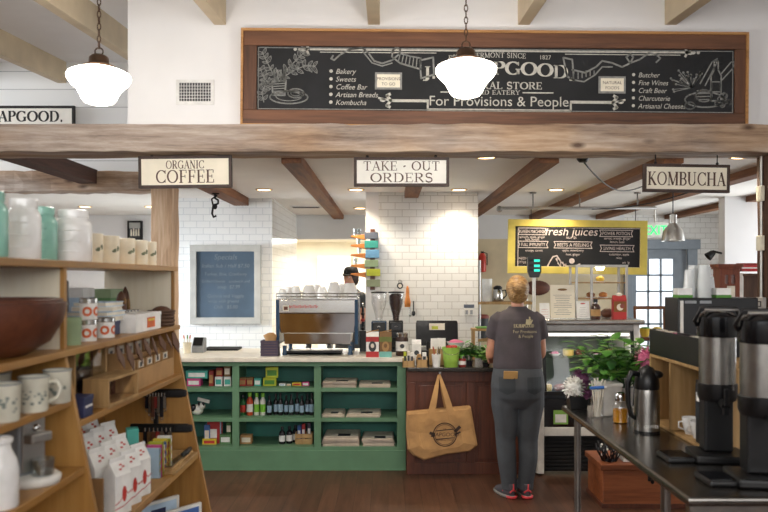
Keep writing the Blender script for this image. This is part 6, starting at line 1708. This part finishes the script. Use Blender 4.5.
for row, (x, n, z, h) in enumerate(((-1.035, 3, .0, .215), (-1.125, 3, .0, .245), (-1.215, 4, .0, .275), (-1.305, 4, 0, .3))):
    for j in range(n):
        milk_carton(('nearest', 'second', 'third', 'fourth')[j] + ' white candy carton with red print in the ' + ('front', 'second', 'third', 'rear')[row] + ' row of the brown tray', (x, 2.85 + .118 * j + .03 * row - .03 * (n == 4), FB4 + .0125), h)
carton('recipe_box', 'teal and red card box behind the candy cartons', 'box', -1.12, 3.27, FB4 + .0125, .05, .06, .24, 'teal_card', 'red_card', None, .4)
cols = ('light_blue', 'pink_card', 'lime_block', 'white_card', 'blue_card', 'yellow_card', 'deep_red', 'lime_block', 'white_card')
for i, cmat in enumerate(cols):
    y = 3.4 + .022 * i; h = .135 + .01 * (i % 3)
    m = MB('paper').bb(-.03, .03, -.006, .006, .001, h - .002).mat(cmat).bb(-.033, .033, -.0085, -.006, 0, h).bb(-.033, .033, .006, .0085, 0, h).bb(.03, .033, -.0085, .0085, 0, h)
    m.mat('red_print' if i % 2 else 'yellow_card')
    for q in range(3): m.bb(.0332, .0338, -.004, .004, h * (.2 + .25 * q), h * (.2 + .25 * q) + .016)
    solo('booklet', m, ordn[i] + ' colourful booklet from the candy cartons, standing on the fourth shelf', 'booklet', (-1.07, y, FB4), 0, 'colourful booklets on the fourth shelf')
t = thing('bread_board', 'pale wooden board leaning low on the far end of the fourth shelf', 'board', (-1.03, 3.65, FB4))
MB('crate_wood').bb(-.1, .05, -.2, .2, .0, .016).build('board', t, bev=.005)
MB('crate_wood').bb(-.08, .03, -.19, .19, .016, .028).build('upper_board', t, bev=.004)
t = thing('bread_knife', 'knife with a black handle lying on the pale wooden board', 'knife', (-1.03, 3.65, FB4 + .0285))
MB('black_plastic').tube([(.02, .02, .012), (.025, .08, .013), (.02, .16, .012)], [.012, .014, .011], 8).build('handle', t)
MB('steel').bb(.002, .03, -.2, .02, .01, .013).build('blade', t)

# bottom shelf: frames standing
for i, (y, x, h, w, lab) in enumerate(((3.66, -1.0, .15, .2, 'white framed print with a blue picture nearest on the bottom shelf'), (3.7, -1.14, .17, .24, 'white framed print behind the blue picture on the bottom shelf'), (3.4, -1.02, .15, .2, 'pale framed print beside the blue picture on the bottom shelf'))):
    t = thing('framed_print', lab, 'print', (x, y, FB5), .9, 'framed prints on the bottom shelf')
    MB('white_plastic').bb(-w / 2, w / 2, -.01, .01, 0, h).build('frame', t, bev=.003)
    MB(('blue_card', 'light_blue', 'paper')[i]).bb(-w / 2 + .02, w / 2 - .02, -.0125, -.01, .015, h - .015).mat('navy_card').bb(-w * .2, w * .15, -.0135, -.0125, .03, h - .04).build('picture', t)

# near bay: enamel mugs, coffee grinder appliance, milk bottle
def mug(label, x, y, z, rz):
    t = thing('enamel_mug', label, 'mug', (x, y, z), rz, 'cream mugs on the near shelf')
    r, h = .044, .108
    MB('enamel').lathe([(0, 0), (r * .9, 0), (r * .95, .005), (r * 1.0, h * .95), (r * 1.05, h), (r * .96, h), (r * .9, .01), (0, .008)], n=32).build('body', t)
    MB('enamel').tube([(r * .95, 0, h * .82), (r * 1.5, 0, h * .86), (r * 1.75, 0, h * .65), (r * 1.6, 0, h * .38), (r * .95, 0, h * .25)], .0065, 8).build('handle', t)
    m = MB('toile_blue'); rn = random.Random(int(y * 100))
    for q in range(16):
        a = rn.uniform(-1.9, -.3) - rz; zz = rn.uniform(.25, .7) * h; rr = r * .985 + .0015
        s_ = rn.uniform(.003, .007)
        m.add([(rr * math.cos(a + s_ / r * math.cos(2 * PI * k / 8)), rr * math.sin(a + s_ / r * math.cos(2 * PI * k / 8)), zz + s_ * .8 * math.sin(2 * PI * k / 8)) for k in range(8)], [tuple(range(8))])
    m.build('floral_print', t)
    MB('grey_plastic').tube([(r * 1.02 * math.cos(a), r * 1.02 * math.sin(a), h) for a in [2 * PI * k / 28 for k in range(28)]], .0022, 6, True).build('rim', t)
mug('cream mug nearest the divider on the near shelf', -1.105, 2.495, NB3, 2.6)
mug('cream floral mug with its handle towards the aisle on the near shelf', -1.105, 2.33, NB3, .25)
mug('cream mug cut by the left edge of the photo on the near shelf', -1.115, 2.17, NB3, 2.0)
mug('cream mug behind the other three on the near shelf', -1.27, 2.42, NB3, 2.2)
t = thing('coffee_maker', 'grey and black coffee maker on a rounded white base on the near shelf', 'coffee maker', (-1.14, 2.36, NB4), -.35)
MB('white_plastic').rings([(0, 0, 0, .105, .085), (0, 0, .02, .11, .09), (0, 0, .028, .1, .082)], 28).build('base', t)
MB('grey_plastic').bb(-.075, .02, -.05, .05, .028, .205).build('body', t, bev=.008)
MB('aluminium').bb(.02, .028, -.045, .045, .04, .2).build('front_panel', t, bev=.003)
MB('aluminium').bb(.0, .062, -.042, .042, .13, .16).build('group_block', t, bev=.006)
MB('chrome').ell((.035, 0, .175), (.014, .014, .012), 12).build('dial', t)
MB('plastic_clear').lathe([(0, .0), (.032, 0), (.036, .05), (.034, .05), (.03, .004), (0, .004)], (.062, 0, .03), 20).build('carafe', t)
t = thing('milk_bottle', 'white ceramic milk bottle at the left edge on the near shelf', 'bottle', (-1.09, 2.1, NB4))
MB('white_ceramic').lathe([(0, 0), (.044, 0), (.048, .006), (.048, .105), (.042, .135), (.028, .165), (.027, .178)], n=30).build('body', t)
MB('white_ceramic').lathe([(.027, .178), (.033, .184), (.033, .194), (.028, .197), (.024, .194), (.022, .17), (0, .165)], n=30).build('lip', t)
# ---------------------------------------------------------------- steel table and everything on it
TX0, TX1, TY0, TY1, TT = 1.09, 2.05, 2.72, 4.7, .9
t = thing('steel_table', 'long stainless steel work table in the right foreground', 'table', (0, 0, 0))
MB('table_steel').bb(TX0, TX1, TY0, TY1, TT - .035, TT).build('tabletop', t, bev=.012, seg=3)
for x in (TX0 + .07, TX1 - .07):
    for y in (TY0 + .4, TY1 - .13):
        MB('brushed_steel').cyl((x, y, .03), (x, y, TT - .03), .02, n=18).lathe([(.02, .0), (.024, .004), (.024, .03)], (x, y, 0), 14).build('leg', t)
MB('brushed_steel').bb(TX0 + .03, TX1 - .03, TY0 + .05, TY0 + .09, TT - .1, TT - .034).build('front_channel', t)

TQ = TT + .0005
def urn(label, x, y, h, r):
    t = thing('coffee_urn', label, 'coffee urn', (x, y, TQ), -.15, None)
    MB('black_plastic').bb(-r * 1.5, r * 1.5, -r * 1.5, r * 1.3, 0, .035).build('base', t, bev=.01)
    MB('black_plastic').bb(-r * .8, r * .8, -r * .4, r * .9, .035, h * .42).build('stand', t, bev=.01)
    MB('brushed_steel').lathe([(r, h * .51), (r, h * .83)], n=36).build('steel_body', t)
    MB('black_plastic').lathe([(0, h * .4), (r * 1.0, h * .4), (r * 1.1, h * .43), (r * 1.1, h * .51), (r * 1.02, h * .515)], n=36).build('lower_collar', t)
    MB('black_gloss').lathe([(r * 1.02, h * .825), (r * 1.1, h * .83), (r * 1.12, h * .86), (r * 1.08, h * .96), (r * .8, h * .99), (0, h)], n=36).build('lid', t)
    MB('black_plastic').tube([(-r * 1.1, 0, h * .9), (-r * 1.28, -.01, h * .93), (-r * 1.0, -.03, h * 1.02), (r * .9, -.03, h * 1.02), (r * 1.28, -.01, h * .93), (r * 1.1, 0, h * .9)], .009, 8).build('handle', t)
    MB('brushed_steel').tube([(-r * .95, -r * .85, h * .985), (-r * .9, -r * .9, h * 1.01), (r * .9, -r * .9, h * 1.01), (r * .95, -r * .85, h * .985)], .005, 7).build('lid_rail', t)
    MB('black_plastic').cyl((0, -r * 1.0, h * .4), (0, -r * 1.75, h * .39), .018, n=12).bb(-.012, .012, -r * 1.85, -r * 1.55, h * .33, h * .38).bb(-.01, .01, -r * 1.9, -r * 1.7, h * .39, h * .5).build('tap', t, bev=.003)
    MB('plastic_clear').cyl((r * .55, -r * .98, h * .48), (r * .55, -r * .98, h * .8), .007, n=10).build('sight_glass', t)
    return t
urn('black and steel coffee urn, farther of the two on the steel table', 1.455, 3.3, .655, .076)
urn('black and steel coffee urn, nearer of the two and cut by the right edge', 1.47, 2.93, .66, .082)
for i, (y, x, lb) in enumerate(((3.3, 1.27, 'black drip tray in front of the farther coffee urn'), (2.93, 1.29, 'black drip tray in front of the nearer coffee urn'))):
    t = thing('drip_tray', lb, 'tray', (x, y, TQ), 0, None)
    MB('black_plastic').bb(-.06, .06, -.08, .08, 0, .022).build('body', t, bev=.008)
    m = MB('black_gloss')
    for k in range(7): m.bb(-.05, .05, -.068 + .02 * k, -.06 + .02 * k, .022, .026)
    m.build('grate', t)
# thermos carafe
t = thing('thermos_carafe', 'brushed steel thermos carafe with a black top and handle', 'carafe', (1.345, 3.88, TQ))
MB('brushed_steel').lathe([(0, 0), (.058, 0), (.064, .006), (.064, .2), (.06, .225)], n=36).build('body', t)
MB('black_plastic').lathe([(.0, 0), (.066, 0), (.066, .012)], (0, 0, -.0), 36).build('foot_ring', t)
MB('black_plastic').lathe([(.061, .224), (.063, .235), (.06, .275), (.05, .31), (.03, .335), (.012, .343), (0, .344)], n=32).ell((.04, -.02, .3), (.04, .025, .022), 12).build('top', t)
MB('black_plastic').tube([(-.045, -.01, .3), (-.085, -.015, .31), (-.105, -.015, .26), (-.1, -.01, .15), (-.085, -.008, .09), (-.062, -.005, .07)], [.016, .016, .014, .013, .012, .012], 10).build('handle', t)
m = MB('white_card').sans('COFFEE', 0, .032, .02, -.0655, 'CENTER', sx=1.1)
m.build('lettering', t)
t = thing('honey_jar', 'clear jar half full of honey beside the thermos carafe', 'jar', (1.285, 4.13, TQ))
MB('clear_glass').lathe([(0, 0), (.036, 0), (.042, .006), (.042, .09), (.03, .12), (.028, .125)], n=26).build('body', t)
MB('honey').lathe([(0, .004), (.038, .004), (.039, .075), (0, .075)], n=24).build('honey', t)
MB('chrome').lathe([(.029, .122), (.031, .15), (.024, .165), (0, .17)], n=22).tube([(.02, 0, .15), (.05, 0, .15), (.055, 0, .1)], .005, 7).build('lid', t)
t = thing('sugar_bin', 'white plastic tapered tub between the straws and the honey jar', 'tub', (1.285, 4.36, TQ))
MB('white_plastic').add([(-.055, -.05, 0), (.055, -.05, 0), (.055, .05, 0), (-.055, .05, 0), (-.066, -.06, .18), (.066, -.06, .18), (.066, .06, .18), (-.066, .06, .18)], [(3, 2, 1, 0), (0, 1, 5, 4), (1, 2, 6, 5), (2, 3, 7, 6), (3, 0, 4, 7), (4, 5, 6, 7)]).build('body', t, bev=.008)
MB('white_plastic').bb(-.07, .07, -.064, .064, .172, .192).build('rim', t, bev=.004)
t = thing('straw_jar', 'clear jar of white paper straws near the corner of the steel table', 'jar', (1.2, 4.28, TQ))
MB('clear_glass').lathe([(0, 0), (.032, 0), (.036, .005), (.038, .12), (.035, .12), (.033, .008), (0, .006)], n=24).build('body', t)
rnd = random.Random(5)
for k in range(8):
    a = k * .8; r = .008 + .012 * (k % 2)
    solo('paper_straw', MB('straw_white').cyl((0, 0, 0), (r * math.cos(a) * 1.6 + .006, r * math.sin(a), .2 + .01 * (k % 3)), .0045, n=8).mat('paper').cyl((0, 0, .0), (0, 0, .003), .0046, n=8), ordn[k] + ' white straw in the clear straw jar', 'straw', (1.2 + r * .6 * math.cos(a), 4.28 + r * .6 * math.sin(a), TQ + .007), 0, 'paper straws in the jar')
t = thing('clip_pen', 'blue tagged pen laid across the straw jar', 'pen', (1.19, 4.235, TQ + .175))
MB('blue_clip').cyl((-.045, 0, 0), (.035, 0, .004), .009, n=10).build('barrel', t)
MB('white_card').cyl((.035, 0, .004), (.05, 0, .005), .005, n=8).build('tip', t)
MB('blue_clip').bb(-.004, .004, -.004, .03, -.008, .0).build('clip', t)

# flowers at the far corner
def blossom(mb, c, R, n, seed, L=.028):
    rnd = random.Random(seed)
    for k in range(n):
        z = 1 - 1.75 * (k + .5) / n; r = math.sqrt(max(0, 1 - z * z)); a = k * 2.399
        d_ = Vector((r * math.cos(a), r * math.sin(a), z)); p = Vector(c) + d_ * R * .62
        mb.leafshape(p, d_ + Vector((rnd.uniform(-.4, .4), rnd.uniform(-.4, .4), rnd.uniform(-.2, .4))), (0, 0, 1) if abs(z) < .9 else (1, 0, 0), L * rnd.uniform(.8, 1.2), L * .9, .2)
    mb.ell(c, R * .66, 10)
t = thing('flower_pot', 'square black flower pot at the corner of the steel table', 'plant pot', (1.165, 4.6, TQ))
MB('black_plastic').add([(-.05, -.05, 0), (.05, -.05, 0), (.05, .05, 0), (-.05, .05, 0), (-.058, -.058, .075), (.058, -.058, .075), (.058, .058, .075), (-.058, .058, .075)], [(3, 2, 1, 0), (0, 1, 5, 4), (1, 2, 6, 5), (2, 3, 7, 6), (3, 0, 4, 7)]).build('pot', t, bev=.003)
MB('soil').bb(-.054, .054, -.054, .054, .05, .066).build('soil', t)
def stem_flower(label, root, base, head, mat, R, n, seed, group=None):
    t = thing('cut_flower', label, 'flower', base, 0, group)
    h = Vector(head) - Vector(base)
    MB('leaf').tube([(0, 0, 0), tuple(h * .5 + Vector((.01, 0, .01))), tuple(h)], .0035, 6).build('stem', t)
    m = MB(mat); blossom(m, tuple(h), R, n, seed); m.build('petals', t)
    m = MB('leaf')
    for k in range(3): m.leafshape(h * (.35 + .2 * k), (math.cos(k * 2.1), math.sin(k * 2.1), .4), (0, 0, 1), .06, .03, .3)
    m.build('leaves', t)
stem_flower('white hydrangea head in the square black pot', None, (1.15, 4.6, TQ + .067), (1.125, 4.53, TQ + .135), 'petal_white', .078, 90, 1)
stem_flower('purple blossom leaning behind the white hydrangea', None, (1.18, 4.61, TQ + .067), (1.2, 4.62, TQ + .175), 'petal_purple', .07, 80, 2)
stem_flower('second purple blossom low beside the straw jar', None, (1.19, 4.58, TQ + .067), (1.215, 4.56, TQ + .1), 'petal_purple', .045, 50, 3)
t = herb('large leafy green bouquet in a vase at the far end of the steel table', 1.43, 4.53, TQ, 60, .3, .36, ('leaf', 'leaf_dark', 'leaf_light', 'leaf'), ('white_ceramic', .06, .14), 8, 'green_bouquet', .11, .06)
for k, (x, y, z, R, lb) in enumerate(((1.5, 4.34, TQ + .33, .075, 'large pink blossom at the top of the bouquet'), (1.585, 4.32, TQ + .26, .06, 'pink blossom at the right of the bouquet'), (1.47, 4.25, TQ + .2, .05, 'small pink blossom low in front of the bouquet'), (1.62, 4.27, TQ + .18, .055, 'pink blossom low beside the wooden organizer'))):
    stem_flower(lb, None, (1.47 + .02 * k, 4.44, TQ + .13), (x, y, z), ('petal_pink', 'petal_pink', 'petal_purple', 'petal_pink')[k], R, 70, 20 + k)

# wooden organizer with black boxes, cups, lids
OX0, OX1, OY0, OY1, OT = 1.46, 1.86, 3.47, 4.17, 1.28
t = thing('wooden_organizer', 'open pale wood organizer on the steel table carrying black boxes', 'organizer', (0, 0, 0))
MB('crate_wood').bb(OX0, OX1, OY0, OY1, OT - .018, OT).build('top', t, bev=.003)
MB('crate_wood').bb(OX0, OX1, OY0, OY1, TQ, TQ + .015).build('base', t, bev=.003)
for y in (OY0 + .009, (OY0 + OY1) / 2 + .05, OY1 - .009): MB('crate_wood').bb(OX0, OX1, y - .009, y + .009, TQ + .015, OT - .018).build('divider', t)
MB('crate_wood').bb(OX1 - .012, OX1, OY0, OY1, TQ + .015, OT - .018).build('back_panel', t)
MB('white_card').bb(OX0 - .004, OX0, OY0 - .02, OY0 + .06, TQ + .22, TQ + .26).build('price_tag', t)
for k, (y, lb) in enumerate(((3.65, 'white cup nearer in the lower bay of the wooden organizer'), (3.75, 'white cup farther in the lower bay of the wooden organizer'), (3.7, 'white cup at the back of the lower bay of the wooden organizer'))):
    m = cup_mesh(.042, .085); m.tube([(-.036, 0, .065), (-.06, 0, .062), (-.06, 0, .035), (-.03, 0, .022)], .005, 6)
    solo('coffee_cup', m, lb, 'cup', (1.52 + (.1 if k == 2 else 0), y, TQ + .0155), 0, 'white cups in the organizer')
t = thing('cutlery_box', 'black picture frame box in the upper part of the nearest organizer bay', 'box', (1.5, 3.55, TQ + .0155))
MB('black_plastic').bb(-.03, .2, -.04, .02, 0, .3).build('body', t, bev=.004)
MB('photo_dark').bb(-.034, -.03, -.03, .01, .12, .28).build('front_panel', t)
def condiment_box(name, label, x0, x1, y0, y1, z0, z1, slots):
    t = thing(name, label, 'organizer box', (0, 0, 0), 0, 'black organizer boxes')
    k = .008
    MB('black_plastic').bb(x0, x1, y0, y1, z0, z0 + k).build('base', t)
    MB('black_plastic').bb(x0, x0 + k, y0, y1, z0 + k, z1).build('left_wall', t)
    MB('black_plastic').bb(x1 - k, x1, y0, y1, z0 + k, z1).build('right_wall', t)
    MB('black_plastic').bb(x0, x1, y0, y0 + k, z0 + k, z1).build('front_wall', t)
    MB('black_plastic').bb(x0, x1, y1 - k, y1, z0 + k, z1).build('rear_wall', t)
    for q in range(1, slots):
        y = y0 + (y1 - y0) * q / slots
        MB('black_plastic').bb(x0, x1, y - k / 2, y + k / 2, z0 + k, z1 - .006).build('divider', t)
    return t
condiment_box('condiment_box', 'long low black condiment box along the organizer edge', OX0 + .0, OX0 + .068, OY0 + .02, OY1 + .0, OT + .0005, OT + .135, 3)
for k, (y, mt, lb) in enumerate(((3.95, 'petal_pink', 'pink'), (3.62, 'white_card', 'white'), (4.08, 'kraft', 'tan'))):
    for q in range(3):
        solo('sugar_packet', MB(mt).box((0, 0, .06), (.012, .055, .12)).mat('paper').box((.0, 0, .122), (.011, .05, .006)), ('left', 'middle', 'right')[q] + ' ' + lb + ' sweetener packet in the low black condiment box', 'packet', (OX0 + .018 + .016 * q, y, OT + .012), .1 * q, 'sweetener packets')
t = thing('lid_dispenser', 'tall black lid and cup dispenser at the back of the organizer', 'dispenser', (0, 0, 0))
MB('black_plastic').bb(OX0 + .072, OX1 + .1, 3.95, 4.14, OT + .0005, OT + .315).build('body', t, bev=.006)
MB('white_plastic').bb(OX0 + .085, OX0 + .1, 3.942, 3.95, OT + .02, OT + .3).build('white_edge', t)
MB('grey_plastic').bb(OX0 + .11, OX0 + .17, 3.945, 3.95, OT + .285, OT + .3).build('label_strip', t)
MB('grey_plastic').bb(OX0 + .19, OX0 + .25, 3.945, 3.95, OT + .285, OT + .3).build('label_strip', t)
DT = OT + .3155
def cup_stack(label, x, y, r, n, h=.1):
    t = thing('cup_stack', label, 'cups', (x, y, DT), 0, 'stacks of clear plastic cups')
    for k in range(n):
        MB('cup_plastic').lathe([(0, h), (r * .72, h), (r * .98, .004), (r * 1.03, 0), (r * 1.0, 0)], (0, 0, .0 + k * .016), 22).build('cup', t)
cup_stack('clear plastic cup stack left on the black dispenser', OX0 + .165, 4.03, .03, 4)
cup_stack('taller clear plastic cup stack in the middle of the black dispenser', OX0 + .235, 4.0, .036, 5, .11)
cup_stack('clear plastic cup stack behind the middle one', OX0 + .215, 4.1, .034, 5, .11)
cup_stack('small clear plastic cup stack at the right of the black dispenser', OX0 + .29, 4.07, .032, 3, .08)
for x, lb in ((OX0 + .115, 'white lid carton with a green strip at the left of the dispenser top'), (OX0 + .32, 'white lid carton with a green strip at the right of the dispenser top')):
    t = thing('lid_carton', lb, 'carton', (x, 3.99, DT), 0, 'white lid cartons with green strips')
    MB('white_card').bb(-.038, .038, -.035, .035, .014, .05).build('body', t, bev=.002)
    MB('leaf').bb(-.039, .039, -.036, .036, 0, .015).build('green_strip', t)

# chest on the floor behind the table, with things on it
t = thing('wooden_chest', 'red-brown wooden chest on the floor under the steel table', 'chest', (1.95, 5.72, 0))
MB('chest_wood').bb(-.36, .36, -.2, .22, .02, .28).build('body', t, bev=.004)
MB('chest_wood').bb(-.38, .38, -.22, .24, .28, .325).build('lid', t, bev=.006)
MB('dark_counter').bb(-.37, .37, -.21, .23, 0, .03).build('plinth', t)
MB('black_iron').bb(-.03, .03, -.212, -.2, .2, .25).ell((0, -.215, .2), (.015, .012, .02), 10).build('latch', t)
t = thing('paper_stack', 'pile of white paper sheets on the red-brown chest', 'paper', (1.86, 5.66, .3255))
for k in range(6): MB('white_card').box((.004 * k, .003 * k, .012 + .018 * k), (.2, .2, .016), (0, 0, .03 * k - .05)).build('sheet_bundle', t)
t = thing('wire_basket', 'dark twig basket with white flecks at the left end of the chest', 'basket', (1.665, 5.62, .3255))
m = MB('bottle_dark'); rnd = random.Random(9)
for k in range(26):
    a = rnd.uniform(0, 2 * PI); m.tube([(.05 * math.cos(a), .05 * math.sin(a), 0), (.08 * math.cos(a + .3), .08 * math.sin(a + .3), .06), (.1 * math.cos(a + .5), .1 * math.sin(a + .5), rnd.uniform(.09, .14))], .005, 5)
m.lathe([(0, .004), (.055, .004)], n=16)
m.build('twigs', t)
m = MB('white_card')
for k in range(14):
    a = rnd.uniform(0, 2 * PI); r = rnd.uniform(.03, .09); m.ell((r * math.cos(a), r * math.sin(a), rnd.uniform(.05, .12)), .009, 6)
m.build('buds', t)
